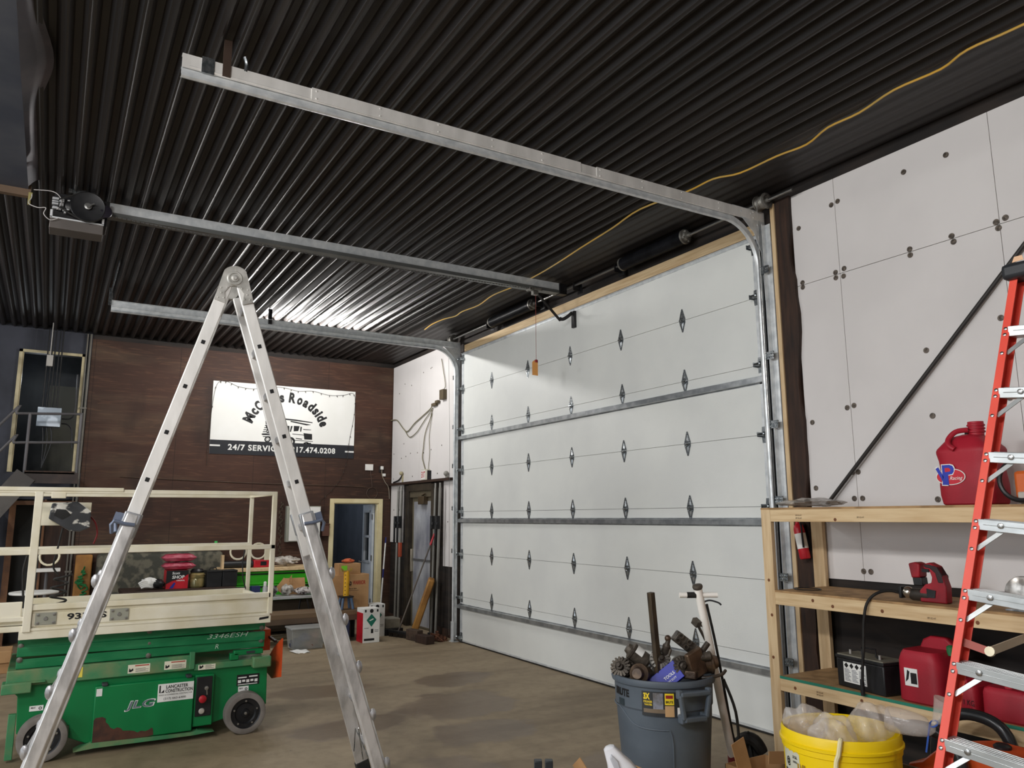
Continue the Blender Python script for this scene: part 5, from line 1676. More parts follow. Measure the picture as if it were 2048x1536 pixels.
mb.bar((-1.78, -1.95, .72), (-1.84, -1.95, .86), .30, .005, X)
solo('open_carton', mb, m_card, 'open brown carton with raised flaps at the back of the folding table', 'box', smooth=False)

# low bench
t = thing('low_bench', 'long low brown bench running along the wall behind the clear bin', 'bench', (-1.15, -2.2, 0))
MB().box(-1.36, -.87, -3.45, -1.02, .37, .44).build('bench_top', P('bench_brown', S(128, 104, 78), 0.6, 0, S(100, 80, 60), 2, (1, .3, 1)), t, bev=.006)
MB().box(-.91, -.87, -3.45, -1.02, .30, .372).build('bench_apron', P('apron_brown', S(96, 78, 62), 0.6), t)
for a, b in ((-1.3, -3.3), (-1.3, -1.2), (-.96, -3.3), (-.96, -1.75), (-.98, -1.12)):
    MB().box(a - .03, a + .03, b - .03, b + .03, 0, .37).build('leg', m_black, t)
t = thing('large_carton', 'large printed cardboard box standing on the low brown bench', 'box', (-1.5, -1.24, .44))
MB().box(-1.34, -1.09, -1.68, -1.03, .44, .93).build('carton', m_card, t, bev=.004)
MB().text('ROAD', (-1.089, -1.42, .77), Y, Z, .06, .12, .001, .05).box(-1.0895, -1.0888, -1.425, -1.295, .76, .763).text('built to last', (-1.089, -1.37, .715), Y, Z, .018, .15, .001, .02).box(-1.0895, -1.0888, -1.38, -1.19, .695, .699).build('carton_lettering', m_ink, t, smooth=False)
MB().text('WARRIOR', (-1.089, -1.285, .78), Y, Z, .06, .20, .001, .03).build('carton_brand', P('print_red', S(166, 52, 40), 0.6), t, smooth=False)
t = thing('small_carton', 'small cardboard box with a green label on top of the large box', 'box', (-1.48, -1.22, .915))
MB().box(-1.33, -1.11, -1.50, -1.16, .931, 1.09).build('carton', m_card, t, bev=.003)
MB().box(-1.1095, -1.108, -1.46, -1.37, .99, 1.06).build('green_label', P('label_green', S(130, 220, 50), 0.5), t, smooth=False)
solo('orange_rag', lump((-1.22, -1.33, 1.125), .09, (1, 1.1, .3), 31, .3), P('rag_orange', S(204, 100, 62), 0.8), 'orange rag lying on top of the small cardboard box', 'rag')
t = thing('jack_stand', 'yellow perforated jack stand post on a blue legged base in front of the large box', 'jack stand', (-.98, -1.42, .44))
MB().lathe([(0, 0), (.042, 0), (.042, .36), (0, .36)], (-.98, -1.42, .635), Z, 16).build('post', P('stand_yellow', S(222, 168, 32), 0.4), t)
mb = MB()
for k in range(6):
    mb.lathe([(.007, 0), (.007, .002), (0, .003)], (-.98 + .036, -1.45, .66 + k * .055), (.8, -.6, 0), 8)
mb.build('post_holes', m_ink, t, smooth=False)
mb = MB().box(-1.02, -.94, -1.48, -1.36, .985, 1.0).bar((-.98, -1.48, 1.0), (-.98, -1.50, 1.03), .05, .012).bar((-.98, -1.36, 1.0), (-.98, -1.34, 1.03), .05, .012)
mb.build('saddle', P('saddle_gold', S(166, 136, 70), 0.4, 0.4), t)
MB().box(-1.07, -.89, -1.51, -1.33, .615, .636).build('base_plate', m_black, t, bev=.004)
for a in (-1, 1):
    for b in (-1, 1):
        MB().bar((-.98 + .06 * a, -1.42 + .06 * b, .617), (-.98 + .085 * a, -1.42 + .085 * b, .449), .03, .03).build('leg', P('stand_blue', S(70, 92, 120), 0.5), t)
t = thing('clear_bin', 'clear plastic storage bin of mixed parts on the floor under the low bench', 'storage bin', (-.68, -2.12, 0))
m_bin = P('clear_bin_plastic', S(196, 196, 190), 0.2, 0, S(180, 182, 178), 4, alpha=.45)
b0, b1 = (-.80 + .0, -.48), (-2.33, -1.86)
vs_ = []
for z, g_ in ((.0, .03), (.27, 0)):
    vs_ += [(b0[0] + g_, b1[0] + g_, z), (b0[1] - g_, b1[0] + g_, z), (b0[1] - g_, b1[1] - g_, z), (b0[0] + g_, b1[1] - g_, z)]
MB().add(vs_, [(3, 2, 1, 0), (0, 1, 5, 4), (1, 2, 6, 5), (2, 3, 7, 6), (3, 0, 4, 7)]).build('bin_body', m_bin, t, bev=.01)
MB().box(b0[0] - .012, b0[1] + .012, b1[0] - .012, b1[1] + .012, .27, .295).build('bin_lid', P('bin_lid_grey', S(176, 178, 176), 0.3, 0, alpha=.8), t, bev=.008)
for k, (a, b, z, r, c) in enumerate(((-.64, -2.22, .075, .07, S(66, 72, 96)), (-.60, -2.03, .075, .07, S(120, 84, 70)), (-.68, -1.95, .07, .065, S(110, 96, 76)), (-.57, -2.13, .16, .06, S(70, 78, 120)), (-.62, -1.98, .17, .055, S(170, 126, 110)))):
    lump((a, b, z), r, (1.1, 1.2, .9), 40 + k, .3).build('bin_contents', P('bin_stuff_%d' % k, c, .6), t)
solo('floor_paper', MB().grid(lambda u, v: (-.46 + .22 * u, -2.36 + .20 * v + .03 * u, .012 + .02 * math.sin(u * 5) * math.sin(v * 4) ** 2), 8, 8), m_paper, 'crumpled white paper on the floor in front of the clear bin', 'paper', solid=.004)

# refrigerant boxes and neighbours


def ref_box(x0, x1, y0, y1, z1, lab):
    t = thing('refrigerant_box', lab, 'box', ((x0 + x1) / 2, (y0 + y1) / 2, 0), 0, 'white refrigerant boxes')
    MB().box(x0, x1, y0, y1, 0, z1).build('carton', m_paper, t, bev=.003)
    MB().box(x0 + .002, x1 - .002, y0 - .0015, y0, .002, z1 - .06).build('red_panel', m_red, t, smooth=False)
    xf = x1 + .0005
    cy_ = (y0 + y1) / 2
    mb = MB().prism([(cy_ - .075, z1 - .16), (cy_, z1 - .255), (cy_ + .075, z1 - .16), (cy_, z1 - .075)], (xf, 0, 0), Y, Z, 0, .001)
    mb.build('hazard_diamond', P('diamond_green', S(20, 122, 100), 0.5), t, smooth=False)
    mb = MB().lathe([(.028, 0), (0, 0), (0, .001), (.028, .001)], (xf, cy_, z1 - .035), X, 18)
    for s in (-1, 1):
        mb.box(xf, xf + .001, cy_ + s * .09 - .012, cy_ + s * .09 + .012, z1 - .05, z1 - .015)
    mb.box(xf, xf + .001, y0 + .02, y1 - .08, .03, .06).box(xf, xf + .001, cy_ - .005, cy_ + .03, .13, .19)
    mb.box(xf, xf + .001, y0 + .02, cy_ - .04, .20, .206).box(xf, xf + .001, cy_ + .05, y1 - .02, .17, .175).box(xf, xf + .001, cy_ + .05, y1 - .02, .15, .155)
    mb.build('carton_print', m_ink, t, smooth=False)
    MB().prism([(cy_ - .035, z1 - .165), (cy_ + .02, z1 - .14), (cy_ + .035, z1 - .15), (cy_ - .02, z1 - .175)], (xf + .001, 0, 0), Y, Z, 0, .0006).build('diamond_mark', m_paper, t, smooth=False)


ref_box(-.86, -.60, -1.285, -1.03, .475, 'white and red refrigerant box with a green diamond on the floor, the front one')
ref_box(-1.34, -1.08, -1.01, -.765, .475, 'white and red refrigerant box mostly hidden behind the front one')
solo('blue_folded_chair', MB().bar((-.98, -1.40, .0), (-1.02, -1.38, .34), .05, .16, X).bar((-1.05, -1.36, 0), (-1.05, -1.40, .36), .03, .12, X), P('faded_blue', S(62, 76, 108), 0.7, 0, S(48, 60, 90), 6), 'folded faded blue canvas chair leaning beside the front refrigerant box', 'chair', bev=.01)
solo('dark_cabinet', MB().box(-1.35, -1.12, -1.62, -1.42, 0, .29), P('dark_olive_box', S(52, 52, 36), 0.6), 'dark olive box on the floor under the right end of the low bench', 'box', bev=.004)
t = thing('grey_tote', 'grey box with a dark base on the floor left of the push broom', 'box', (-1.26, -.62, 0))
MB().box(-1.40, -1.10, -.745, -.50, .10, .245).build('tote_body', P('tote_grey', S(150, 146, 132), 0.5, 0, S(120, 116, 104), 4), t, bev=.01)
MB().box(-1.41, -1.08, -.755, -.46, 0, .10).build('tote_base', m_blackp, t, bev=.008)
t = thing('mop_pole', 'thin blue and white striped pole leaning in the corner by the cream door frame', 'pole', (-2.45, -.24, 0))
p, q = Vector((-2.20, -.42, .012)), Vector((-2.80, -.10, 1.42))
for k, (a, b) in enumerate(((0, .09), (.09, .19), (.19, .36), (.36, .52), (.52, .62), (.62, .80), (.80, .93), (.93, 1.0))):
    MB().tube([p.lerp(q, a), p.lerp(q, b)], .013, 8).build('pole_band', m_white if k in (0, 2, 3, 5, 6) and k != 0 else P('pole_blue', S(40, 48, 110), 0.4), t)
# exit sign and wiring above it
t = thing('exit_sign', 'small exit sign with red letters over the metal exit door', 'exit sign', (-1.28, -.03, 2.37))
MB().box(-1.40, -1.17, -.06, 0.0, 2.371, 2.545).build('sign_case', P('sign_case', S(206, 202, 186), 0.5), t, bev=.004)
MB().box(-1.39, -1.24, -.0615, -.06, 2.385, 2.53).build('sign_face', m_paper, t, smooth=False)
MB().text('EXIT', (-1.385, -.0618, 2.41), X, Z, .10, .14, .0005, .02).build('sign_letters', P('exit_red', S(186, 44, 36), 0.5), t, smooth=False)
MB().box(-1.16, -1.13, -.06, 0, 2.371, 2.52).build('sign_bracket', m_black, t, smooth=False)
mb = MB().tube(smoothpath([(-3.0 + .14, -.03, 3.52), (-2.6, -.02, 3.5), (-2.3, -.02, 3.32), (-2.1, -.02, 3.25), (-1.8, -.02, 3.36), (-1.5, -.02, 3.44), (-1.2, -.02, 3.52), (-1.08, -.03, 3.56)], 5), .009, 6)
mb.tube(smoothpath([(-2.2, -.02, 3.26), (-2.0, -.02, 3.14), (-1.7, -.02, 3.2), (-1.4, -.02, 3.36), (-1.08, -.02, 3.52)], 5), .007, 6)
mb.tube(smoothpath([(-1.08, -.02, 3.54), (-1.15, -.02, 3.38), (-1.35, -.02, 3.15), (-1.42, -.02, 2.9), (-1.45, -.02, 2.75), (-1.40, -.02, 2.65), (-1.33, -.02, 2.545)], 5), .008, 6)
mb.tube(smoothpath([(-1.1, -.015, 3.45), (-1.2, -.015, 3.1), (-1.18, -.015, 2.8), (-1.22, -.015, 2.55)], 5), .005, 6)
mb.tube(smoothpath([(-.75, -.02, 4.3), (-.68, -.02, 4.1), (-.6, -.02, 3.85), (-.62, -.03, 3.79)], 5), .007, 6)
solo('loose_wiring', mb, P('old_cable', S(128, 122, 98), 0.6), 'old grey cables sagging across the white wall left of the overhead door', 'cables')
mb = MB().box(-.72, -.58, -.07, 0, 3.62, 3.78)
mb.cb((-.98, -.03, 3.58), (.16, .05, .05)).cb((-.86, -.035, 3.61), (.1, .05, .045))
solo('junction_box', mb, P('junction_brown', S(92, 80, 60), 0.6), 'brown junction box on the white wall beside the left track', 'junction box', bev=.006)
t = thing('emergency_light', 'twin wired lamp heads on the white wall left of the exit sign', 'lamp', (-2.3, -.03, 2.37))
MB().ball((-2.30, -.04, 2.53), .035).build('lamp_head', P('old_lamp', S(170, 160, 128), 0.5), t)
MB().tube(smoothpath([(-2.3, -.02, 2.50), (-2.45, -.02, 2.42), (-2.7, -.02, 2.385)], 4), .012, 6).build('lamp_cord', m_rubber, t)
MB().box(-2.32, -2.29, -.02, 0, 2.375, 2.51).build('lamp_stem', P('old_lamp', S(170, 160, 128)), t)
solo('corner_lamp', MB().ball((-.50, -.04, 2.44), .04).box(-.53, -.47, -.04, 0, 2.371, 2.42), P('old_lamp_grey', S(150, 148, 140), 0.5), 'small grey lamp head on the timber ledge next to the left track', 'lamp')

# cargo bars against the wall


def cargo_bar(x, lean, lab, h=2.22, red=False):
    t = thing('cargo_bar', lab, 'bar', (x, -.1, 0), 0, 'cargo bars beside the exit door')
    p, q = Vector((x, -.13, .02)), Vector((x + lean, -.095, h))
    MB().tube([p, q], .022, 10).build('bar_tube', P('bar_grey', S(140, 138, 132), 0.4, 0.5), t)
    MB().tube([q, q + Vector((0, 0, .08))], .018, 10).build('bar_end', P('bar_grey', S(140, 138, 132)), t)
    m = p.lerp(q, .76)
    MB().cb(m + Vector((0, -.03, 0)), (.06, .07, .20)).cb(m + Vector((-.03, -.045, -.18)), (.03, .03, .34)).cb(m + Vector((.02, -.05, -.02)), (.08, .03, .05)).build('ratchet_handle', m_blackp, t, bev=.006)
    MB().cb(p + Vector((0, 0, 0.0)), (.075, .09, .04)).build('foot_pad', m_rubber, t, bev=.006)
    if red:
        a = p.lerp(q, .55)
        MB().cb(a, (.055, .055, .24)).build('red_sleeve', P('sleeve_red', S(176, 78, 52), 0.5), t, bev=.008)


cargo_bar(-2.10, -.03, 'grey cargo bar with a red sleeve leaning left of the exit door', red=True)
cargo_bar(-2.24, -.03, 'plain grey cargo bar leaning furthest left of the exit door')
cargo_bar(-.78, .02, 'grey cargo bar with black ratchet leaning just right of the exit door')
cargo_bar(-.62, .03, 'grey cargo bar standing between the exit door and the left track')
# push broom, plank, chain heap, block
t = thing('push_broom', 'push broom with a red handle tip leaning on the wall beside the exit door', 'broom', (-.85, -.45, 0))
hd = Vector((-.86, -.63, .09))
tp = Vector((-.70, -.13, 1.52))
MB().tube([hd, hd.lerp(tp, .9)], .012, 8).build('broom_handle', P('handle_grey', S(96, 88, 80), 0.5), t)
MB().tube([hd.lerp(tp, .88), tp], .016, 8).build('handle_tip', m_red, t)
MB().cb((-.84, -.62, .075), (.44, .07, .04), Matrix.Rotation(R(20), 3, 'Z')).build('broom_block', m_blackp, t, bev=.008)
mb = MB()
for k in range(40):
    a = R(20)
    u = -.21 + .42 * k / 39
    for w_ in (-.02, .0, .02):
        c = Vector((-.84 + u * math.cos(a) - w_ * math.sin(a), -.62 + u * math.sin(a) + w_ * math.cos(a), .055))
        mb.bar(c, c + Vector((random.uniform(-.012, .012), random.uniform(-.012, .012), -.055)), .009, .009)
bz = mb.build('bristles', P('bristle_dark', S(50, 42, 36), 0.9), t, smooth=False)
bz['kind'] = 'stuff'
solo('brush_head', MB().cb((-.47, -.54, .077), (.28, .11, .15), Matrix.Rotation(R(12), 3, 'Z')), P('brush_brown', S(78, 62, 50), 0.8, 0, S(56, 44, 36), 12, bump=.4), 'brown bristle brush block on the floor at the foot of the tan plank', 'brush', bev=.01)
solo('tan_plank', MB().bar((-.88, -.38, .03), (-.60, -.21, .85), .10, .16, (1, -.4, 0)), P('tan_plank', S(176, 128, 66), 0.5, 0, S(140, 98, 50), 4), 'thick tan wooden plank leaning on the wall right of the exit door', 'plank', bev=.02)
mb = MB()
rnd = random.Random(5)
for i in range(150):
    a = rnd.uniform(0, 6.28)
    r_ = .22 * math.sqrt(rnd.random())
    c = Vector((-.33 + r_ * math.cos(a) * 1.0, -.25 + r_ * math.sin(a) * .6, .012 + (.22 - r_) * .5 * rnd.random()))
    m3 = Matrix.Rotation(rnd.uniform(0, 3.14), 3, 'Z') @ Matrix.Rotation(rnd.uniform(0, 3.14), 3, 'X')
    mb.tube([c + m3 @ Vector((.016 * math.cos(k), .026 * math.sin(k), 0)) for k in [j * math.pi / 3 for j in range(6)]], .006, 5, closed=True)
mb.v = [Vector((v.x, v.y, max(v.z, .002))) for v in mb.v]
solo('chain_heap', mb, P('rusty_chain', S(120, 78, 56), 0.6, 0.3, S(80, 52, 40), 20), 'heap of rusty chain on the floor by the left track', 'chain', kind='stuff')
solo('wooden_block', MB().cb((-.15, -.52, .057), (.30, .14, .11), Matrix.Rotation(R(8), 3, 'Z')), m_dark, 'dark wooden block on the floor at the foot of the left track', 'block', bev=.006)
t = thing('round_table', 'round white table top behind the lift at the far left', 'table', (-.5, -5.36, 0))
MB().lathe([(0, 0), (.25, 0), (.255, .012), (.25, .024), (0, .024)], (-.5, -5.36, .91), Z, 32).build('table_top', m_white, t)
MB().lathe([(0, 0), (.16, 0), (.15, .02), (.03, .04), (.03, .91), (0, .91)], (-.5, -5.36, 0), Z, 18).build('pedestal', m_black, t)
t = thing('wall_shelf', 'small white wall shelf on a post behind the lift at the far left', 'shelf', (-1.5, -5.3, 0))
MB().box(-1.6, -1.4, -5.42, -5.10, 1.10, 1.14).build('shelf_board', m_white, t, bev=.004)
MB().tube([(-1.5, -5.25, 0), (-1.5, -5.25, 1.10)], .02, 8).build('post', P('rail_grey', S(98, 96, 98)), t)
solo('flat_carton', MB().box(-1.2, -.75, -6.0, -5.52, 0, .12).box(-1.18, -.72, -6.02, -5.53, .12, .25), m_card, 'stacked flat cardboard cartons on the floor at the left edge behind the lift', 'boxes', bev=.004)
# ================================================================ wooden shelf at the right
SX0, SX1, SYF, SYB = 6.2, 8.27, -.62, -.022
shelf = thing('storage_shelf', 'home-built pine shelf of three boards standing against the wall at the right', 'shelf', (7.2, -.32, 0))
for xa in (SX0, SX1 - .089):
    MB().box(xa, xa + .089, SYF, SYF + .038, 0, 1.82).build('front_post', m_lumber_v, shelf, bev=.003, smooth=False)
    MB().box(xa, xa + .105, SYB - .038, SYB, 0, 1.82).build('rear_post', m_lumber_v, shelf, bev=.003, smooth=False)
for z, gr in ((1.818, 0), (1.218, 0), (.615, 1)):
    MB().box(SX0 + .089, SX1 - .089, SYF, SYF + .038, z - .089, z).build('front_rail', m_lumber, shelf, bev=.003, smooth=False)
    MB().box(SX0 + .089, SX1 - .089, SYB - .038, SYB, z - .089, z).build('rear_rail', m_lumber, shelf, bev=.003, smooth=False)
    for xa in (SX0 + .089, SX1 - .127):
        MB().box(xa, xa + .038, SYF + .038, SYB - .038, z - .089, z).build('side_rail', m_lumber, shelf, smooth=False)
    xs0 = SX0 if z > 1.5 else SX0 + .02
    if z > 1.5:
        MB().box(xs0, SX1, SYF, SYB, z, z + .014).build('shelf_board', m_ply, shelf, smooth=False)
    else:
        MB().box(SX0 + .09, SX1 - .09, SYF, SYB, z, z + .014).build('shelf_board', m_ply, shelf, smooth=False)
    if gr:
        MB().box(SX0 + .09, SX1 - .09, SYF - .0015, SYF, z - .004, z + .015).build('green_edge', P('green_edge_paint', S(42, 132, 108), 0.6), shelf, smooth=False)
mb = MB()
for xx, z in ((6.52, 1.75), (6.52, 1.77), (7.02, 1.755), (6.60, .55), (6.60, .567), (7.45, 1.15), (8.0, .55)):
    mb.text('SPF KD-HT', (xx, SYF - .0005, z), X, Z, .011, .055, .0005, .01)
mb.build('lumber_stamp', P('stamp_ink', S(96, 74, 56), 0.7), shelf, smooth=False)
mb = MB()
for xx, z in ((6.62, 1.185), (6.78, 1.16), (7.15, 1.165), (6.85, 1.745), (6.42, .565), (6.95, .58), (6.24, 1.3), (6.25, 1.05), (6.24, .75), (7.75, 1.16)):
    mb.lathe([(0, 0), (.012, 0), (.008, .0008), (0, .0008)], (xx, SYF, z), (0, -1, 0), 10)
mb.build('knot', P('wood_knot', S(120, 74, 44), 0.7), shelf, smooth=False)
ZT, ZM, ZL = 1.8335, 1.2335, .6305

# diagonal rod, fire extinguisher, plastic wrap
mb = MB().tube([(6.36, -.05, 1.86), (8.5, -.022, 4.03)], .0145, 10)
solo('black_rod', mb, P('rod_black', S(46, 42, 40), 0.55), 'long black rod leaning diagonally across the white wall from the top shelf', 'rod')
t = thing('fire_extinguisher', 'red fire extinguisher with a white label hung behind the pine shelf', 'fire extinguisher', (6.13, -.10, 1.44))
MB().lathe([(0, 0), (.037, 0), (.042, .01), (.042, .235), (.034, .265), (.018, .28), (.018, .295), (0, .295)], (6.13, -.098, 1.435), Z, 22).build('cylinder', m_red, t)
MB().lathe([(.0425, 0), (.0425, .12)], (6.13, -.098, 1.515), Z, 24, a0=R(-100), a1=R(100), ref=(.6, -.8, 0)).build('label', m_paper, t)
mb = MB().box(6.115, 6.145, -.115, -.08, 1.73, 1.765).bar((6.13, -.10, 1.765), (6.10, -.15, 1.79), .018, .008).bar((6.13, -.10, 1.75), (6.10, -.155, 1.745), .018, .008)
mb.tube(smoothpath([(6.145, -.1, 1.74), (6.175, -.12, 1.70), (6.172, -.13, 1.60), (6.165, -.135, 1.52)], 4), .008, 6)
mb.build('valve', m_black, t)
MB().box(6.10, 6.16, -.058, -.037, 1.50, 1.70).build('wall_hook', m_black, t)
t.rotation_euler = (0, R(-11), 0)
t.location.x += .03
mb = crumple(lump((6.43, -.30, 1.866), .2, (1.1, .9, .13), 51, .2, 40, 20), (6.43, -.30, 1.80), .008, 12)
solo('plastic_wrap', mb, P('clear_wrap', S(206, 200, 192), .2, 0, S(170, 164, 156), 9, (1, 1, 1), .4, .6, bump=.4, alpha=.55), 'flattened clear plastic wrap on the left end of the top shelf', 'plastic wrap')

# red fuel jug with the racing badge
jx, jy = 7.705, -.42
jug = thing('fuel_jug', 'tall red racing fuel jug with oval badge and open neck on the top shelf', 'fuel jug', (jx, jy, ZT))
prof = [(.0, .148, .12), (.008, .156, .128), (.06, .166, .132), (.12, .166, .134), (.17, .160, .132), (.22, .154, .128), (.27, .160, .130), (.315, .170, .136), (.330, .170, .136), (.345, .164, .13), (.39, .12, .105), (.415, .10, .085), (.425, .06, .055), (.43, .04, .04)]


def sq(a, rx, ry, e=.42):
    c, s_ = math.cos(a), math.sin(a)
    return (math.copysign(abs(c) ** e, c) * rx, math.copysign(abs(s_) ** e, s_) * ry)


mb = MB()
N_ = 40
vs_ = []
for z, rx, ry in prof:
    e_ = .42 if z < .4 else .42 + (z - .4) / .03 * .55
    for k in range(N_):
        a, b = sq(2 * math.pi * k / N_, rx, ry, min(1, e_))
        vs_.append((jx + a, jy + b, ZT + z))
mb.add(vs_, [(j * N_ + i, j * N_ + (i + 1) % N_, (j + 1) * N_ + (i + 1) % N_, (j + 1) * N_ + i) for j in range(len(prof) - 1) for i in range(N_)] + [tuple(reversed(range(N_))), tuple(range((len(prof) - 1) * N_, len(prof) * N_))])
jb = mb.build('jug_body', m_gasred, jug)
pr = [(.038, 0), (.042, .005), (.042, .02)]
for k in range(3):
    pr += [(.050, .024 + k * .02), (.050, .032 + k * .02), (.044, .036 + k * .02), (.044, .042 + k * .02)]
pr += [(.044, .09), (.038, .09), (.036, .02)]
MB().lathe(pr, (jx + .045, jy, ZT + .415), Z, 22).build('neck', m_gasred, jug)
MB().tube(smoothpath([(jx + .02, jy - .05, ZT + .455), (jx - .03, jy - .09, ZT + .445), (jx - .06, jy - .125, ZT + .40), (jx - .05, jy - .145, ZT + .36), (jx - .02, jy - .142, ZT + .335)], 5), .016, 10).build('handle', m_gasred, jug)
MB().lathe([(0, 0), (.016, 0), (.016, .02), (0, .024)], (jx - .01, jy, ZT + .425), Z, 12).build('vent_cap', m_black, jug)
# badge on the front face
fy = jy - .1385
bo = Vector((jx - .062, fy, ZT + .17))


def ell(mb, rx, rz, t0, t1, n=36):
    mb.prism([(rx * math.cos(2 * math.pi * k / n), rz * math.sin(2 * math.pi * k / n)) for k in range(n)], bo, X, Z, t0, t1)


badge = MB()
ell(badge, .090, .05, -.004, .0015)
badge_o = badge.build('badge_rim', m_paper, jug, smooth=False)
mb = MB()
ell(mb, .085, .0455, .0015, .002)
mb.build('badge_field', P('badge_red', S(206, 30, 50), 0.4), badge_o, smooth=False)
V1 = [(-.088, .052), (-.070, .062), (-.043, .005), (-.043, -.005), (-.055, -.028), (-.056, -.012)]
P1 = [(-.047, .073), (.0, .073), (.018, .066), (.026, .05), (.024, .03), (.012, .016), (-.012, .012), (-.012, -.05), (-.052, -.047), (-.047, -.01)]


def grow(poly, d):
    cx_ = sum(a for a, b in poly) / len(poly)
    cz_ = sum(b for a, b in poly) / len(poly)
    return [(a + math.copysign(d, a - cx_), b + math.copysign(d, b - cz_)) for a, b in poly]


mb = MB().prism(grow(V1, .005), bo, X, Z, .0015, .0026).prism(grow(P1, .005), bo, X, Z, .0015, .0026)
mb.text('Racing', bo + Vector((-.006, 0, -.026)), X, Vector((.1, 0, 1)), .028, .078, .0028, .0, shear=.3)
mb.build('badge_white', m_paper, badge_o, smooth=False)
MB().prism(V1, bo, X, Z, .0026, .0034).prism(P1, bo, X, Z, .0026, .0034).build('badge_letters', P('badge_blue', S(36, 56, 178), 0.4), badge_o, smooth=False)
MB().prism([(-.03, .055), (-.005, .055), (.006, .044), (.0, .032), (-.03, .030)], bo, X, Z, .0034, .004).build('badge_counter', P('badge_red', S(206, 30, 50)), badge_o, smooth=False)

# chain saw at the edge of the top shelf
t = thing('chain_saw', 'orange chain saw with a black hoop handle on the top shelf behind the step ladder', 'chain saw', (8.10, -.42, ZT))
MB().box(7.97, 8.22, -.50, -.36, ZT + .03, ZT + .19).build('saw_body', P('saw_orange', S(214, 104, 44), 0.45), t, bev=.02)
MB().tube([(8.02, -.52 + .02 * math.sin(R(a)), ZT + .13) + () if False else (8.02 + .115 * math.cos(R(a)), -.52, ZT + .135 + .115 * math.sin(R(a))) for a in range(40, 290, 12)], .014, 8).build('hoop_handle', m_blackp, t)
MB().box(7.99, 8.10, -.515, -.49, ZT + .002, ZT + .07).build('saw_foot', P('saw_pale', S(196, 190, 180), 0.5), t, bev=.01)
MB().box(8.0, 8.2, -.51, -.37, ZT, ZT + .03).build('saw_base', m_blackp, t, bev=.006)

# grease gun on the middle shelf, with its hanging hose
t = thing('grease_gun', 'red cordless grease gun lying on the middle shelf with its black hose hanging down', 'grease gun', (7.40, -.45, ZM))
MB().lathe([(0, 0), (.034, 0), (.038, .01), (.038, .13), (.030, .14), (0, .14)], (7.26, -.46, ZM + .04), X, 18).build('barrel', P('barrel_dirty', S(62, 56, 50), 0.5, .2, S(44, 40, 36), 14), t)
mb = MB().prism([(-.05, .0), (.12, .0), (.125, .10), (.105, .17), (.075, .225), (.03, .245), (-.01, .235), (-.012, .205), (.025, .195), (.038, .155), (.03, .12), (-.01, .11), (-.05, .07)], (7.385, -.46, ZM + .0), X, Z, -.03, .035)
mb.build('gun_body', P('tool_red', S(158, 26, 40), 0.45, 0, S(126, 22, 34), 7), t, bev=.008)
MB().prism([(.03, .238), (.075, .225), (.105, .17), (.115, .12), (.075, .12), (.06, .18), (.03, .205), (-.005, .21), (-.01, .235)], (7.385, -.4585, ZM), X, Z, -.033, .038).build('handle_grip', P('grip_dark', S(50, 34, 36), 0.6), t, bev=.008)
MB().prism([(-.09, .145), (-.035, .15), (-.03, .235), (-.06, .245), (-.105, .235)], (7.385, -.46, ZM), X, Z, -.04, .045).build('battery_pack', P('tool_red', S(158, 26, 40)), t, bev=.008)
MB().prism([(-.085, .10), (-.025, .10), (-.03, .15), (-.09, .15)], (7.385, -.46, ZM), X, Z, -.03, .035).build('battery_rail', m_blackp, t, bev=.004)
MB().box(7.365, 7.41, -.499, -.488, ZM + .185, ZM + .205).build('battery_badge', m_ink, t, smooth=False)
MB().prism([(.0, .03), (.05, .03), (.06, .075), (.0, .085)], (7.385, -.50, ZM), X, Z, -.004, .0).build('side_grille', m_blackp, t, smooth=False)
MB().ball((7.245, -.47, ZM + .05), .037, 16, 10).build('pump_head', P('polished_head', S(196, 188, 176), 0.2, 0.9), t)
MB().box(7.195, 7.215, -.50, -.44, ZM + .012, ZM + .085).build('head_block', m_black, t, bev=.004)
hp = smoothpath([(7.20, -.47, ZM + .04), (7.15, -.53, ZM + .055), (7.10, -.60, ZM + .035), (7.06, -.645, ZM - .03), (7.035, -.655, ZM - .15), (7.02, -.655, ZM - .30), (7.00, -.652, ZM - .42), (6.985, -.65, ZM - .55)], 5)
MB().tube(hp, .0095, 8).build('grease_hose', m_rubber, t)
MB().lathe([(0, 0), (.013, 0), (.015, .03), (.012, .10), (0, .10)], (6.985, -.65, ZM - .61), Z, 12).build('hose_coupler', m_black, t)

mb = MB().tube([(6.42 + .10 * math.cos(R(a)), -.42 + .085 * math.sin(R(a)), ZM + .006) for a in range(0, 360, 15)], .004, 6, closed=True)
solo('wire_ring', mb, m_black, 'thin black wire ring lying at the left end of the middle shelf', 'ring')
t = thing('circular_saw', 'circular saw with clear guard and red grip on the middle shelf at the right edge', 'saw', (8.0, -.42, ZM))
MB().lathe([(0, -.006), (.092, -.006), (.095, .0), (.092, .02), (.06, .03), (0, .03)], (7.93, -.44, ZM + .097), (0.25, -1, 0), 28).build('blade_guard', P('guard_clear', S(180, 176, 170), 0.25, .5, S(90, 84, 78), 12), t)
MB().box(7.89, 8.10, -.46, -.36, ZM + .055, ZM + .135).build('saw_motor', P('tool_red', S(158, 26, 40)), t, bev=.015)
MB().box(7.86, 8.12, -.52, -.32, ZM, ZM + .008).build('saw_shoe', m_zinc, t, smooth=False)
MB().tube(smoothpath([(7.96, -.41, ZM + .13), (8.0, -.41, ZM + .18), (8.08, -.41, ZM + .18), (8.11, -.41, ZM + .12)], 4), .017, 8).build('saw_handle', m_blackp, t)

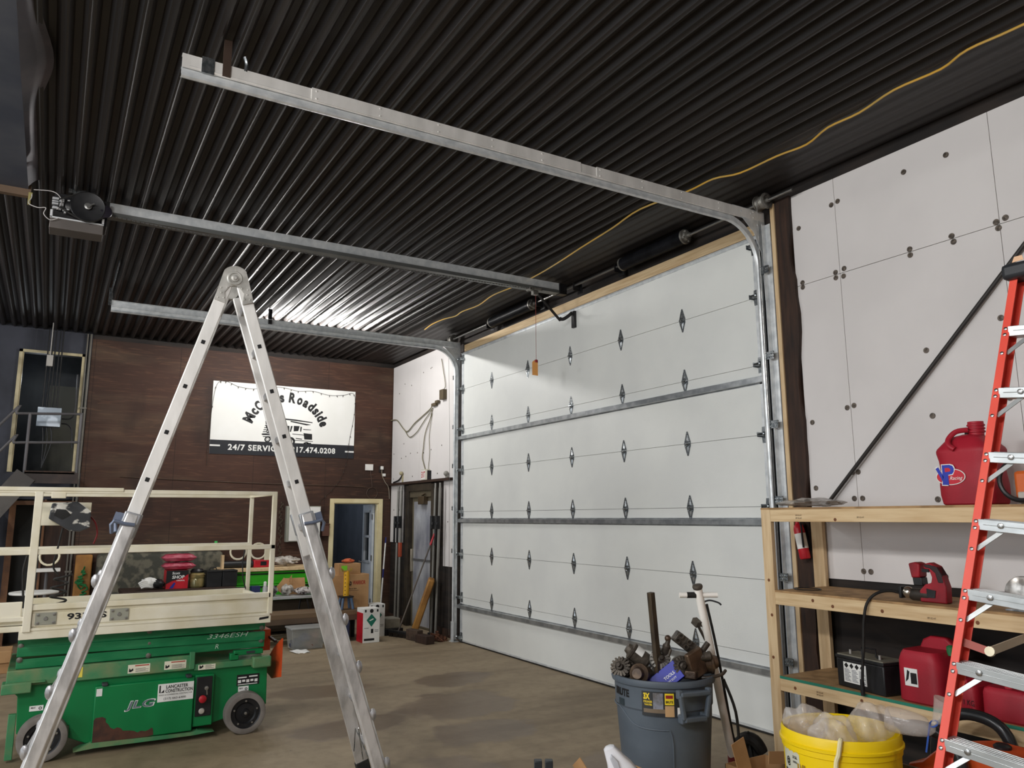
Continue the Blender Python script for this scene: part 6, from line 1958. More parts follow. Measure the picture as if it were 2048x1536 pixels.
# battery and fuel cans on the lowest shelf
bt_ = thing('vehicle_battery', 'black vehicle battery with a white warning label and grey top on the lowest shelf', 'battery', (6.93, -.47, ZL), R(-9))
MB().box(-.20, .20, -.10, .10, 0, .185).build('battery_case', m_blackp, bt_, local=True, bev=.008)
MB().box(-.205, .205, -.105, .105, .185, .205).build('battery_lid_edge', m_blackp, bt_, local=True, bev=.004)
MB().box(-.195, .195, -.095, .095, .205, .212).build('battery_top', P('battery_top_dusty', S(128, 124, 110), 0.6), bt_, local=True, smooth=False)
lb = MB().box(-.14, .055, -.1012, -.1, .035, .165).build('warning_label', m_paper, bt_, local=True, smooth=False)
mb = MB()
for k in range(4):
    mb.prism([(-.125 + k * .045 - .018, .147), (-.125 + k * .045, .165 - .036), (-.125 + k * .045 + .018, .147), (-.125 + k * .045, .165)], (.012, -.1013, -.003), X, Z, 0, .0006)
mb.build('label_diamonds', m_ink, lb, local=True, smooth=False)
mb = MB()
for c_ in range(3):
    for k in range(9):
        mb.box(-.13 + c_ * .062, -.13 + c_ * .062 + .052 - .008 * (k % 3), -.1018, -.1012, .045 + k * .009, .049 + k * .009)
mb.build('label_text', P('print_grey', S(120, 122, 130), .6), lb, local=True, smooth=False)
mb = MB().tube([(-.07, 0, .21), (-.07, 0, .262), (.05, 0, .262), (.05, 0, .21)], .006, 6)
mb.build('carry_handle', m_black, bt_, local=True)
for xx in (-.13, .12):
    MB().lathe([(0, 0), (.009, 0), (.008, .028), (0, .028)], (xx, -.04, .212), Z, 10).build('terminal', P('lead_terminal', S(190, 186, 180), .4, .6), bt_, local=True)
MB().lathe([(0, 0), (.014, 0), (.014, .016), (0, .016)], (.09, -.02, .212), Z, 10).build('fill_cap', m_black, bt_, local=True)


def fuel_can(x0, x1, z1, y0, y1, lab, tall):
    t = thing('fuel_can', lab, 'fuel can', ((x0 + x1) / 2, (y0 + y1) / 2, ZL), 0, 'red fuel cans on the lowest shelf')
    cx_, cy_ = (x0 + x1) / 2, (y0 + y1) / 2
    rx, ry = (x1 - x0) / 2, (y1 - y0) / 2
    pr = [(0, .94, .94), (.012, 1, 1), (z1 * .72, .98, .98), (z1 * .84, .93, .93), (z1 * .90, .80, .84)] if not tall else [(0, .94, .94), (.012, 1, 1), (z1 * .68, .97, .99), (z1 * .80, .86, .97), (z1 * .86, .78, .9)]
    vs_ = []
    for z, a_, b_ in pr:
        for k in range(N_):
            a, b = sq(2 * math.pi * k / N_, rx * a_, ry * b_, .38)
            vs_.append((cx_ + a, cy_ + b, ZL + z))
    m = len(pr)
    mb = MB().add(vs_, [(j * N_ + i, j * N_ + (i + 1) % N_, (j + 1) * N_ + (i + 1) % N_, (j + 1) * N_ + i) for j in range(m - 1) for i in range(N_)] + [tuple(reversed(range(N_))), tuple(range((m - 1) * N_, m * N_))])
    mb.build('can_body', m_gasred, t)
    zt = ZL + pr[-1][0]
    if tall:
        MB().prism([(-.13, 0), (.10, 0), (.09, .05), (.05, .085), (-.05, .085), (-.10, .06)], (cx_ + .02, cy_ + .06, zt - .012), X, Z, -.03, .03).build('carry_handle', m_gasred, t, bev=.012)
        MB().lathe([(0, 0), (.024, 0), (.024, .05), (.012, .06), (0, .06)], (cx_ + .13, cy_ - .02, zt - .02), Z, 14).build('spout_cap', P('cap_green_dark', S(40, 120, 70), .5), t)
        l_ = MB().box(x0 + .07, x0 + .155, y0 - .003, y0 + .004, ZL + .10, ZL + .205).build('warning_label', m_paper, t, smooth=False)
        mb = MB().box(x0 + .11, x0 + .15, y0 - .0035, y0 - .003, ZL + .115, ZL + .18)
        mb.prism([(x0 + .075, ZL + .12), (x0 + .095, ZL + .14), (x0 + .105, ZL + .185), (x0 + .09, ZL + .195), (x0 + .085, ZL + .165)], (0, y0 - .003, 0), X, Z, 0, .0006)
        mb.build('label_print', m_ink, l_, smooth=False)
    else:
        MB().box(cx_ - .02, cx_ + .02, cy_ - ry * .6, cy_ + ry * .6, zt - .01, zt + .02).build('carry_handle', m_gasred, t, bev=.008)
    return t


fuel_can(7.185, 7.48, .36, -.60, -.22, 'tall faded red fuel can with a torn white label on the lowest shelf', True)
c2 = fuel_can(7.50, 7.685, .185, -.60, -.36, 'small red fuel can with black marker scrawl behind the orange step ladder', False)
MB().text('X/1 KG', (7.575, -.602, ZL + .055), X, Vector((-.1, 0, 1)), .03, .10, .001, -.005, shear=.2).build('marker_scrawl', m_ink, c2, smooth=False)
fuel_can(7.70, 7.98, .195, -.60, -.34, 'small red fuel can right of the scrawled one on the lowest shelf', False)

# ================================================================ grey bin full of scrap
BX, BY = 6.53, -1.94
can = thing('waste_bin', 'round grey plastic waste bin heaped with greasy scrap parts in front of the overhead door', 'waste bin', (BX, BY, 0))
pr = [(0, .008), (.235, .008), (.245, .02), (.285, .64), (.288, .655), (.293, .66), (.297, .785), (.312, .79), (.316, .808), (.310, .825), (.296, .825), (.292, .81), (.285, .60), (.24, .04), (0, .04)]
cb_ = MB().lathe(pr, (BX, BY, 0), Z, 48).build('bin_body', m_brute, can)


def cyl(theta, r, z):
    return Vector((BX + r * math.cos(R(theta)), BY + r * math.sin(R(theta)), z))


# moulded step line on the wall of the bin
def rw(z):
    return .245 + (.285 - .245) * (z - .02) / .62 if z < .65 else .294


st_ = []
for k in range(41):
    th = -130 + 95 * k / 40
    u = k / 40
    z = .655 - .10 * (1 / (1 + math.exp(-(u - .42) * 14)))
    st_.append(cyl(th, rw(z) + .002, z))
st_ += [cyl(-33, rw(.54) + .002, .53), cyl(-31.5, rw(.5) + .002, .48), cyl(-31, rw(.3) + .002, .30), cyl(-30.5, rw(.1) + .002, .10)]
MB().tube(st_, .005, 6).build('moulded_edge', m_brute, cb_)
for th0 in (-9, 171):
    a = R(th0)
    rad = Vector((math.cos(a), math.sin(a), 0))
    tan = Vector((-math.sin(a), math.cos(a), 0))
    mb = MB()
    top_c, bot_c = Vector((BX, BY, .775)) + rad * .292, Vector((BX, BY, .625)) + rad * .28
    A = top_c - tan * .105
    B = top_c + tan * .105
    A2 = top_c - tan * .10 + rad * .045 + Vector((0, 0, -.01))
    B2 = top_c + tan * .10 + rad * .045 + Vector((0, 0, -.01))
    C1 = bot_c - tan * .075 + rad * .05
    D1 = bot_c + tan * .075 + rad * .05
    mb.bar(A2, B2, .035, .028).bar(C1, D1, .035, .03).bar(A2, C1, .026, .03, rad).bar(B2, D1, .026, .03, rad)
    mb.bar(A2 - rad * .03, A2 + rad * .008, .03, .05, Z).bar(B2 - rad * .03, B2 + rad * .008, .03, .05, Z).bar(C1 - rad * .05, C1, .03, .05, Z).bar(D1 - rad * .05, D1, .03, .05, Z)
    mb.build('bin_handle', m_brute, can, bev=.008, smooth=False)


def wrap_text(mb, body, th0, th1, z, h, r, bold=.03):
    t2 = MB().text(body, (0, 0, 0), X, Y, h, 1.0, 0, bold)
    for v in t2.v:
        th = th0 + (th1 - th0) * v.x
        zz_ = z + v.y
        w = cyl(th, r, zz_)
        v.x, v.y, v.z = w.x, w.y, w.z
    mb.add(t2.v, t2.f)


mb = MB()
wrap_text(mb, 'BRUTE', -112, -84, .715, .045, .2972, .05)
lt = mb.build('bin_lettering', m_ink, cb_, smooth=False)


def patch(th0, th1, z0, z1, r, n=8):
    mb = MB()
    mb.grid(lambda u, v: cyl(th0 + (th1 - th0) * u, r, z0 + (z1 - z0) * v), n, 1)
    return mb


b_ = patch(-104, -93, .662, .70, .2966)
b_.build('bin_emblem', P('emblem_slate', S(48, 60, 66), .5), cb_, smooth=False)
ZUP = .034


def patch_up(a, b, c, d_, r, n=8):
    return patch(a, b, c + ZUP, d_ + ZUP, r + .001, n)


def wrap_up(mb, body, a, b, z, h, r, bold=.03):
    return wrap_text(mb, body, a, b, z + ZUP, h, r + .001, bold)


st1 = patch_up(-66, -25, .60, .735, .2985)
stk = st1.build('sticker', P('sticker_dark', S(44, 46, 48), .45), cb_, smooth=False)
mb = MB()
wrap_up(mb, '3X', -64, -56.5, .69, .036, .2995, .05)
wrap_up(mb, 'STRONGER', -64, -54, .672, .012, .2995, .03)
wrap_up(mb, 'THAN STEEL', -63, -54, .657, .010, .2995, .03)
mb2 = patch_up(-40, -30, .665, .728, .2993)
mb.add(mb2.v, mb2.f)
mb.build('sticker_yellow', P('sticker_bright_yellow', S(246, 214, 40), .5), stk, smooth=False)
patch_up(-39, -31, .70, .718, .2997).build('sticker_red', P('sticker_red', S(150, 30, 36), .5), stk, smooth=False)
mb = MB()
wrap_up(mb, 'BRUTE', -39, -31, .674, .014, .2998, .04)
mb.build('sticker_word', m_ink, stk, smooth=False)
patch_up(-53, -42, .63, .728, .2990).build('sticker_picture', P('sticker_photo_grey', S(132, 136, 148), .5, 0, S(96, 92, 90), 22), stk, smooth=False)
patch_up(-64, -40, .618, .64, .2992).build('sticker_strip', P('sticker_tan_dark', S(120, 104, 84), .5), stk, smooth=False)
patch_up(-40, -30, .60, .66, .2994).build('sticker_tan', P('sticker_tan', S(196, 158, 112), .5), stk, smooth=False)
patch(-26.5, -23.5, .635, .685, .3005).build('inspection_tag', m_paper, cb_, smooth=False)

# scrap fill under the heap
mb = MB()
rnd = random.Random(11)
for i in range(60):
    a = rnd.uniform(0, 6.28)
    r_ = .2 * math.sqrt(rnd.random())
    c = (BX + r_ * math.cos(a), BY + r_ * math.sin(a), .67 + rnd.uniform(-.03, .04))
    m3 = Matrix.Rotation(rnd.uniform(0, 3), 3, 'X') @ Matrix.Rotation(rnd.uniform(0, 3), 3, 'Z')
    if i % 3:
        mb.cb(c, (rnd.uniform(.03, .08), rnd.uniform(.03, .06), rnd.uniform(.02, .05)), m3)
    else:
        mb.lathe([(0, 0), (.03, 0), (.03, .05), (0, .05)], c, m3 @ Z, 10)
mb.lathe([(0, 0), (.26, 0), (.27, .02), (0, .02)], (BX, BY, .66), Z, 24)
solo('scrap_fill', mb, P('greasy_dark_scrap', S(44, 40, 37), .6, .3, S(66, 60, 54), 14), 'dark loose scrap filling the grey waste bin under the larger parts', 'scrap', kind='stuff')


def alternator(name, c, ax, r, lab, mat, g='greasy engine parts heaped in the grey bin'):
    c, ax = Vector(c), Vector(ax).normalized()
    t = thing(name, lab, 'engine part', c, 0, g)
    MB().lathe([(0, -.05), (r * .7, -.05), (r, -.02), (r * 1.02, .03), (r * .8, .05), (0, .05)], c, ax, 24).build('housing', mat, t)
    a = ax.orthogonal().normalized()
    b = ax.cross(a)
    mb = MB()
    for k in range(16):
        th = 2 * math.pi * k / 16
        d = a * math.cos(th) + b * math.sin(th)
        mb.bar(c + d * r * .45 + ax * .05, c + d * r * .98 + ax * .045, .012, .02, ax)
    mb.build('fins', mat, t, smooth=False)
    MB().lathe([(0, .05), (r * .35, .05), (r * .35, .075), (r * .18, .08), (r * .18, .10), (0, .10)], c, ax, 14).build('pulley', m_grease, t)
    mb = MB()
    for s_ in (-1, 1):
        mb.bar(c + a * s_ * r * .9 - ax * .02, c + a * s_ * r * 1.25 - ax * .02, .03, .03)
    mb.build('lug', mat, t, bev=.004)
    return t


def starter(name, c, ax, r, ln, lab, mat, g='greasy engine parts heaped in the grey bin'):
    c, ax = Vector(c), Vector(ax).normalized()
    t = thing(name, lab, 'engine part', c, 0, g)
    MB().lathe([(0, -ln / 2), (r * .8, -ln / 2), (r, -ln * .42), (r, ln * .2), (r * 1.08, ln * .22), (r * 1.08, ln * .3), (r * .7, ln * .36), (r * .55, ln * .5), (0, ln * .5)], c, ax, 22).build('housing', mat, t)
    a = ax.orthogonal().normalized()
    MB().lathe([(0, -ln * .25), (r * .45, -ln * .25), (r * .45, ln * .2), (r * .2, ln * .25), (0, ln * .25)], c + a * r * 1.25, ax, 14).build('solenoid', m_grease, t)
    return t


m_brown_cast = P('oily_brown_casting', S(110, 90, 72), .4, .5, S(72, 58, 48), 10, bump=.2)
alternator('alternator', (6.42, -2.165, .845), (.5, -.75, .45), .062, 'finned dark alternator at the left rim of the grey bin', m_grease)
starter('starter_motor', (6.525, -2.10, .83), (.45, -.75, .15), .055, .19, 'oily brown starter motor lying at the left front of the grey bin', m_brown_cast)
starter('filter_canister', (6.475, -2.09, .93), (-.5, -.7, .65), .05, .16, 'dark canister with a white label tilted at the back left of the grey bin', m_grease)
MB().lathe([(.0515, -.02), (.0515, .03)], (6.475, -2.09, .93), Vector((-.5, -.7, .65)), 20, a0=0, a1=2.2, ref=(.8, -.5, .2)).build('canister_label', m_paper, [o for o in COL.objects if o.name == 'filter_canister'][0])
alternator('alternator', (6.56, -1.99, .905), (.75, -.5, .3), .062, 'pale cast alternator at the middle of the heap beside the wooden post', m_castal)
starter('steering_arm', (6.60, -1.985, .945), (.35, .1, .9), .022, .19, 'upright linkage arm with a round knob in the middle of the heap', m_grease)
MB().ball((6.628, -1.976, 1.04), .02, 10, 8).build('knob', m_brown_cast, [o for o in COL.objects if o.name == 'steering_arm'][0])
alternator('alternator', (6.665, -1.915, .885), (.8, -.45, .1), .055, 'greasy alternator right of the blue box in the grey bin', m_grease)
t = thing('valve_body', 'greasy valve block with round ports propped up at the back of the heap', 'engine part', (6.66, -1.84, .95), 0, 'greasy engine parts heaped in the grey bin')
m3 = Matrix.Rotation(R(-38), 3, Vector((.84, -.5, 0))) @ Matrix.Rotation(R(59), 3, 'Z')
MB().cb((6.655, -1.83, .985), (.22, .09, .07), m3).build('block', m_grease, t, bev=.01)
mb = MB()
for k in range(8):
    p = Vector((6.655, -1.83, .985)) + m3 @ Vector((-.09 + .06 * (k % 4), -.05, -.015 + .035 * (k // 4)))
    mb.lathe([(.016, 0), (.016, .02), (.010, .02), (.009, .004), (0, .004)], p, m3 @ Vector((0, -1, 0)), 12)
mb.build('ports', m_grease, t)
MB().lathe([(0, 0), (.018, 0), (.018, .05), (.012, .055), (0, .055)], Vector((6.655, -1.83, .985)) + m3 @ Vector((.08, 0, .035)), m3 @ Z, 12).build('fitting', m_grease, t)
starter('brake_caliper', (6.70, -1.76, .885), (.5, .8, .12), .062, .17, 'brown brake caliper at the right side of the grey bin', m_brown_cast)
solo('cast_bracket', MB().cb((6.74, -1.86, .90), (.035, .12, .16), Matrix.Rotation(R(20), 3, 'X')).cb((6.72, -1.88, .84), (.08, .10, .05), Matrix.Rotation(R(30), 3, 'Z')), m_brown_cast, 'rusty flat cast bracket standing beside the brake caliper', 'engine part', 'greasy engine parts heaped in the grey bin', bev=.008)
mb = MB().tube(smoothpath([(6.60, -1.88, .83), (6.68, -1.84, .815), (6.76, -1.80, .815), (6.80, -1.72, .83), (6.78, -1.66, .845)], 5), [.010 + .012 * math.sin(math.pi * min(1, k / 10)) for k in range(21)], 10)
solo('rubber_hose', mb, P('oily_hose', S(78, 66, 54), .45, 0, S(54, 46, 40), 10), 'curved oily hose lying over the right rim of the grey bin', 'hose')
t = thing('blue_carton', 'blue parts carton stuck in the front of the scrap heap', 'box', (6.63, -1.995, .80))
m3b = Matrix.Rotation(R(49), 3, 'Z') @ Matrix.Rotation(R(-38), 3, 'Y') @ Matrix.Rotation(R(-18), 3, 'X')
bc = Vector((6.635, -2.005, .81))
MB().cb(bc, (.20, .05, .11), m3b).build('carton', P('carton_blue', S(38, 48, 168), .4, 0, S(32, 40, 146), 4), t, bev=.002, smooth=False)
MB().text('TOOLS', bc + m3b @ Vector((-.01, -.0255, -.01)), m3b @ X, m3b @ Z, .018, .075, .001, .02).text('HEAVY DUTY', bc + m3b @ Vector((-.02, -.0255, -.035)), m3b @ X, m3b @ Z, .012, .08, .001, .01).build('carton_lettering', m_paper, t, smooth=False)
mb = MB().bar((6.585, -2.005, .62), (6.612, -2.085, 1.315), .034, .036, X)
solo('wooden_post', mb, P('oily_post', S(70, 58, 42), .55, 0, S(46, 38, 30), 5, (8, 8, 1)), 'dark square wooden post sticking straight up out of the grey bin', 'post', bev=.002)

# white pump stand leaning behind the bin
pt, pb = Vector((6.64, -1.725, 1.335)), Vector((6.565, -1.41, .24))
pd = (pt - pb).normalized()
t = thing('pump_stand', 'tall white pipe stand with a T handle and red base beside the grey bin', 'pump', (pb.x, pb.y, 0))
MB().tube([pb, pt - pd * .018], .026, 16).build('pipe', P('chipped_white_pipe', S(252, 248, 240), .45, 0, S(130, 118, 100), 22, (1, 1, .3), .66, .72), t)
td = Vector((.51, .86, 0))
hc = pt - pd * .055
MB().tube([hc - td * .125, hc + td * .115], .0165, 12).build('tee_handle', P('chipped_white_pipe', S(234, 228, 214)), t)
MB().tube([hc - td * .078, hc - td * .022], .0185, 12).build('black_grip', m_rubber, t)
MB().lathe([(0, 0), (.02, 0), (.03, .008), (.033, .02), (.03, .03), (.02, .034), (0, .034)], pt - pd * .02, pd, 14).build('top_knob', m_grease, t)
MB().tube(smoothpath([hc - pd * .045 + td * .02, hc - pd * .035 + td * .06, hc - pd * .05 + td * .11, hc - pd * .065 + td * .125], 4), .006, 6).build('lever', m_dgrey, t)
cl = hc - pd * .19
mb = MB().cb(cl - td * .055 + Vector((0, 0, .01)), (.05, .035, .04), Matrix.Rotation(R(30), 3, 'Y')).bar(cl - td * .04, cl, .02, .03)
mb.tube(smoothpath([cl - td * .04 - Vector((0, 0, .02)), cl - td * .02 - pd * .10, cl + td * .0 - pd * .18, cl + td * .012 - pd * .25], 4), .009, 6)
mb.build('hose_nozzle', m_grease, t)
mb = MB().tube(smoothpath([hc + td * .035 - pd * .06, hc + td * .04 - pd * .3, hc + td * .036 - pd * .6, hc + td * .03 - pd * .9, hc + td * .035 - pd * 1.08], 4), .0085, 7)
mb.build('pump_hose', m_rubber, t)
mb = MB().tube(smoothpath([Vector((6.75, -1.65, .79)), Vector((6.79, -1.60, .6)), Vector((6.77, -1.56, .35)), Vector((6.76, -1.52, .12)), Vector((6.80, -1.46, .015))], 5), .009, 7)
mb.build('loose_hose', m_rubber, t)
MB().lathe([(0, 0), (.105, 0), (.105, .012), (.10, .02), (.095, .10), (.115, .14), (.105, .155), (.045, .19), (.034, .20), (.034, .27), (0, .27)], (pb.x - .0, pb.y + .0, 0), Z, 28).build('red_base', P('dark_red_paint', S(132, 46, 50), .5, 0, S(104, 36, 40), 6), t)

# yellow spill kit drum with clear bags
DX, DY, DR, DH = 7.62, -1.73, .292, .765
drum = thing('spill_drum', 'yellow plastic spill kit drum stuffed with clear bags in front of the shelf', 'drum', (DX, DY, 0))
pr = [(0, .01), (.255, .01), (.262, .02), (.277, .60), (.279, .618), (.284, .622), (.285, .648), (.293, .652), (.294, .664), (.286, .668), (.285, .705), (.279, .715), (.272, .71), (.268, .52), (.255, .05), (0, .05)]
m_yd = P('scuffed_yellow', S(242, 208, 14), .4, 0, S(176, 142, 20), 7, (1, 1, .6), .60, .74, detail=6)
db = MB().lathe(pr, (DX, DY, 0), Z, 48).build('drum_body', m_yd, drum)


def dcyl(th, r, z):
    return Vector((DX + r * math.cos(R(th)), DY + r * math.sin(R(th)), z))


for th in (-95, -60, -25):
    MB().grid(lambda u, v: dcyl(th - 5 + 10 * u, .2755 + .004 * v - .004 * math.sin(u * math.pi), .30 + .27 * v), 6, 3).build('drum_recess', P('recess_mustard', S(166, 132, 26), .5), db)
lab_ = MB().grid(lambda u, v: dcyl(-126 + 29 * u, .2785 - .006 * (1 - v), .375 + .245 * v), 10, 4).build('kit_label', P('label_grey', S(208, 208, 190), .5), db)


def wrap2(mb, body, th0, th1, z, h, r, bold=.02):
    t2 = MB().text(body, (0, 0, 0), X, Y, h, 1.0, 0, bold)
    for v in t2.v:
        zz_ = z + v.y
        w = dcyl(th0 + (th1 - th0) * v.x, r + .0246 * (zz_ - .6), zz_)
        v.x, v.y, v.z = w.x, w.y, w.z
    mb.add(t2.v, t2.f)


mb = MB()
wrap2(mb, 'OIL SPILL KIT', -124, -100, .485, .042, .2800, .03)
wrap2(mb, '20 GAL', -107, -100, .585, .014, .2800)
wrap2(mb, 'UNIVERSAL', -107, -100, .565, .010, .2800)
wrap2(mb, '@', -119, -112, .54, .045, .2800)
wrap2(mb, '----------', -124, -100, .455, .004, .2800, .05)
wrap2(mb, 'CE', -104, -101, .385, .014, .2800)
mb.build('label_print', m_ink, lab_, smooth=False)
MB().tube(smoothpath([dcyl(-52, .275, .72), dcyl(-53, .297, .715), dcyl(-55, .302, .66), dcyl(-58, .300, .60), dcyl(-59, .296, .40), dcyl(-59, .290, .15)], 5), .011, 8).build('white_strap', P('strap_cream', S(236, 226, 176), .5), drum)
m_bag = P('clear_poly_bag', S(232, 226, 220), .16, 0, S(206, 196, 188), 8, (1, 1, 1), .4, .6, bump=1.0, bscale=9, alpha=.34)


def bag(c, r, s3, seed, amp=.3):
    return crumple(lump(c, r, s3, seed, amp, 56, 36), c, r * .06, 1.1 / r)


solo('clear_bag', bag((DX - .125, DY - .10, .72), .10, (1.0, 1.1, .8), 61, .18), m_bag, 'crumpled clear bag bulging over the left rim of the yellow drum', 'plastic bag', 'clear bags in the yellow drum')
solo('clear_bag', bag((DX + .05, DY - .12, .70), .10, (1.0, .9, .85), 62, .16), m_bag, 'crumpled clear bag in the middle of the yellow drum', 'plastic bag', 'clear bags in the yellow drum')
t = thing('tied_bag', 'clear bag knotted with a blue tie leaning out of the yellow drum', 'plastic bag', (DX + .2, DY + .1, .76))
bag((DX + .12, DY + .08, .74), .10, (.95, 1.0, 1.0), 63, .16).build('bag_body', m_bag, t)
bp_ = smoothpath([(DX + .20, DY + .10, .785), (DX + .30, DY + .14, .775), (DX + .37, DY + .18, .765), (DX + .385, DY + .19, .785), (DX + .41, DY + .20, .82), (DX + .44, DY + .21, .90)], 4)
MB().tube(bp_, [.055, .06, .062, .06, .058, .055, .05, .045, .035, .025, .016, .011, .012, .015, .02, .026, .03, .034, .04, .045, .05], 12).build('bag_neck', m_bag, t)
tie = Vector((DX + .385, DY + .19, .785))
mb = MB().tube([tie + Vector((.018 * math.cos(R(a)), .018 * math.sin(R(a)), .012 * math.sin(R(a)))) for a in range(0, 360, 30)], .004, 6, closed=True).tube(smoothpath([tie + Vector((-.01, -.015, 0)), tie + Vector((-.015, -.03, -.06)), tie + Vector((-.028, -.035, -.13))], 4), .0045, 6)
mb.build('cable_tie', P('tie_blue', S(52, 92, 176), .4), t)

# generator by the shelf
gen = thing('generator', 'orange and black portable generator on the floor by the lowest shelf', 'generator', (7.95, -1.08, 0))
MB().box(7.62, 8.30, -1.28, -.86, .08, .455).build('engine_case', m_blackp, gen, bev=.03)
mb = MB().prism([(-.30, 0), (.33, 0), (.33, .10), (.22, .15), (.0, .155), (-.14, .12), (-.22, .05), (-.30, .02)], (7.96, -1.09, .46), X, Z, -.16, .16)
mb.build('fuel_tank', P('tank_orange', S(222, 92, 40), .4, 0, S(196, 76, 34), 5), gen, bev=.02)
for yy in (-1.31, -.84):
    MB().tube(smoothpath([(7.58, yy, .03), (7.565, yy, .30), (7.575, yy, .52), (7.65, yy, .64), (7.75, yy, .69), (7.88, yy, .685), (7.96, yy, .63), (7.99, yy, .50), (7.99, yy, .03)], 5), .032, 12).build('frame_tube', P('frame_black', S(36, 38, 40), .28), gen)
for xx in (7.58, 7.99):
    MB().tube([(xx, -1.31, .06), (xx, -.84, .06)], .028, 10).build('cross_tube', P('frame_black', S(36, 38, 40)), gen)
MB().box(7.61, 8.0, -1.30, -1.275, .455, .48).build('case_lip', P('lip_grey', S(120, 108, 92), .5), gen, bev=.006)
MB().box(7.95, 8.28, -1.292, -1.28, .20, .40).build('brand_panel', P('tank_orange', S(222, 92, 40)), gen, smooth=False)
MB().text('POWERHORSE', (7.955, -1.293, .335), X, Z, .035, .30, .001, .02).build('brand_lettering', m_ink, gen, smooth=False)
MB().box(7.74, 7.80, -1.288, -1.28, .28, .31).build('rating_label', m_paper, gen, smooth=False)
MB().lathe([(0, 0), (.04, 0), (.042, .02), (.03, .03), (0, .03)], (8.05, -1.05, .605), Z, 16).build('fuel_cap', m_blackp, gen)
for xx in (7.65, 8.26):
    MB().lathe([(0, 0), (.03, 0), (.035, .04), (0, .04)], (xx, -1.07, .04), Z, 12).build('engine_mount', m_rubber, gen)

# open carton and black rubber piece by the pump stand
t = thing('floor_carton', 'open cardboard carton on the floor between the pump stand and the yellow drum', 'box', (6.92, -1.45, 0))
mb = MB()
x0, x1, y0, y1, h = 6.70, 7.14, -1.62, -1.27, .29
mb.box(x0, x1, y0, y1, 0, .006).box(x0, x0 + .005, y0, y1, 0, h).box(x1 - .005, x1, y0, y1, 0, h).box(x0, x1, y0, y0 + .005, 0, h).box(x0, x1, y1 - .005, y1, 0, h)
mb.build('carton', m_card, t, smooth=False)
mb = MB().bar((6.92, y1, h), (6.92, y1 + .01, h + .07), .44, .005, X).bar((6.92, y0, h), (6.92, y0 - .10, h - .03), .44, .005, X)
mb.build('carton_flap', m_card, t, smooth=False)
mb = lump((6.44, -1.15, .16), .10, (.8, .9, 1.7), 71, .3)
mb.tube(smoothpath([(6.40, -1.17, .22), (6.43, -1.16, .30), (6.49, -1.13, .30), (6.53, -1.10, .23)], 4), [.035, .04, .045, .05, .05, .048, .046, .045, .044, .043, .042, .04, .035], 10)
mb.v = [Vector((v.x, v.y, max(v.z, .004))) for v in mb.v]
solo('rubber_boot', mb, m_rubber, 'crumpled black rubber piece against the open floor carton behind the pump stand', 'rubber', )

# carton with a white jug and a jack stand at the bottom edge
t = thing('supply_carton', 'open carton holding a white jug at the bottom edge beside the grey bin', 'box', (6.86, -2.63, 0))
mb = MB()
x0, x1, y0, y1, h = 6.72, 7.10, -2.78, -2.34, .40
mb.box(x0, x1, y0, y1, 0, .006).box(x0, x0 + .005, y0, y1, 0, h).box(x1 - .005, x1, y0, y1, 0, h).box(x0, x1, y0, y0 + .005, 0, h).box(x0, x1, y1 - .005, y1, 0, h)
mb.build('carton', m_card, t, smooth=False)
mb = MB().bar((x0, -2.68, h), (x0 - .05, -2.70, h + .06), .09, .005, Y)
mb.build('carton_flap', m_card, t, smooth=False)
jm = Matrix.Translation((6.935, -2.52, .33)) @ Matrix.Rotation(R(56), 4, 'Z') @ Matrix.Rotation(R(-24), 4, 'Y')
jt = thing('white_jug', 'white plastic jug with a red cap standing tilted in the carton at the bottom edge', 'jug', (0, 0, 0), mat=jm)
vs_ = []
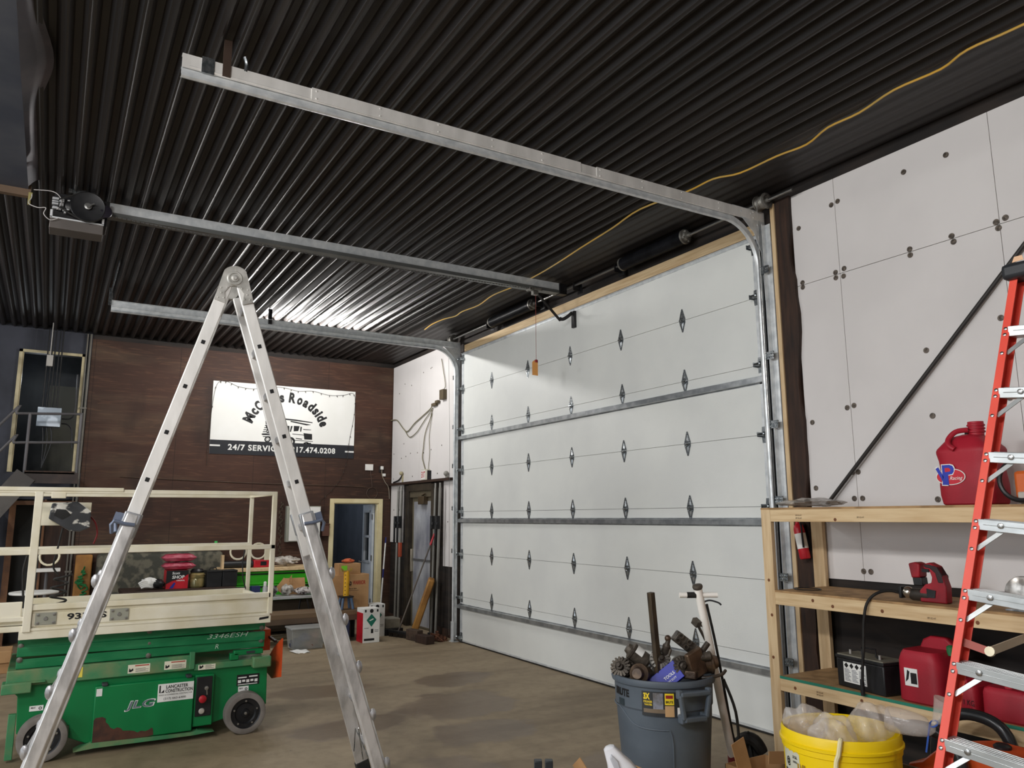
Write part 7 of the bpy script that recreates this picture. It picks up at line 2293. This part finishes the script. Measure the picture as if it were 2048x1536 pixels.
prj = [(-.19, .07, .05), (-.18, .078, .056), (.10, .078, .056), (.16, .066, .05), (.20, .05, .045), (.265, .03, .032), (.275, .015, .018)]
for z, a_, b_ in prj:
    for k in range(24):
        a, b = sq(2 * math.pi * k / 24, a_, b_, .5)
        vs_.append((a - .2 * max(0, z - .1) * .6, b, z))
MB().add(vs_, [(j * 24 + i, j * 24 + (i + 1) % 24, (j + 1) * 24 + (i + 1) % 24, (j + 1) * 24 + i) for j in range(len(prj) - 1) for i in range(24)] + [tuple(reversed(range(24))), tuple(range((len(prj) - 1) * 24, len(prj) * 24))]).build('jug_body', P('jug_white', S(236, 236, 240), .35), jt, local=True)
MB().prism([(-.035, .13), (-.01, .12), (.0, .20), (-.02, .245), (-.035, .23)], (0, -.046, 0), X, Z, -.012, .012).build('grip_recess', P('jug_shade', S(196, 198, 204), .4), jt, local=True, bev=.006)
MB().lathe([(0, 0), (.024, 0), (.024, .022), (.018, .03), (0, .03)], (-.055, -.045, .14), (-.55, -.75, .45), 16).build('jug_cap', m_red, jt, local=True)
solo('paper_slip', MB().box(6.74, 6.84, -2.72, -2.715, .26, .44), m_paper, 'white paper slip sticking up in the carton with the white jug', 'paper', smooth=False)
t = thing('floor_jack_stand', 'black jack stand whose forked top just shows at the bottom edge', 'jack stand', (6.65, -2.90, 0))
MB().lathe([(0, .3), (.022, .3), (.022, .43), (0, .43)], (6.65, -2.90, 0), Z, 14).build('post', m_dgrey, t)
mb = MB()
for s_ in (-1, 1):
    mb.bar(Vector((6.65, -2.90, .455)) + td * .008 * s_, Vector((6.65, -2.90, .455)) + td * .05 * s_, .05, .075, Z)
mb.bar(Vector((6.65, -2.90, .43)) - td * .05, Vector((6.65, -2.90, .43)) + td * .05, .05, .03, Z)
mb.build('saddle', P('saddle_black', S(44, 48, 52), .4, .2), t, bev=.004)
for a in (45, 135, 225, 315):
    MB().bar((6.65 + .02 * math.cos(R(a)), -2.90 + .02 * math.sin(R(a)), .32), (6.65 + .12 * math.cos(R(a)), -2.90 + .12 * math.sin(R(a)), .0), .03, .012).build('leg', m_black, t)
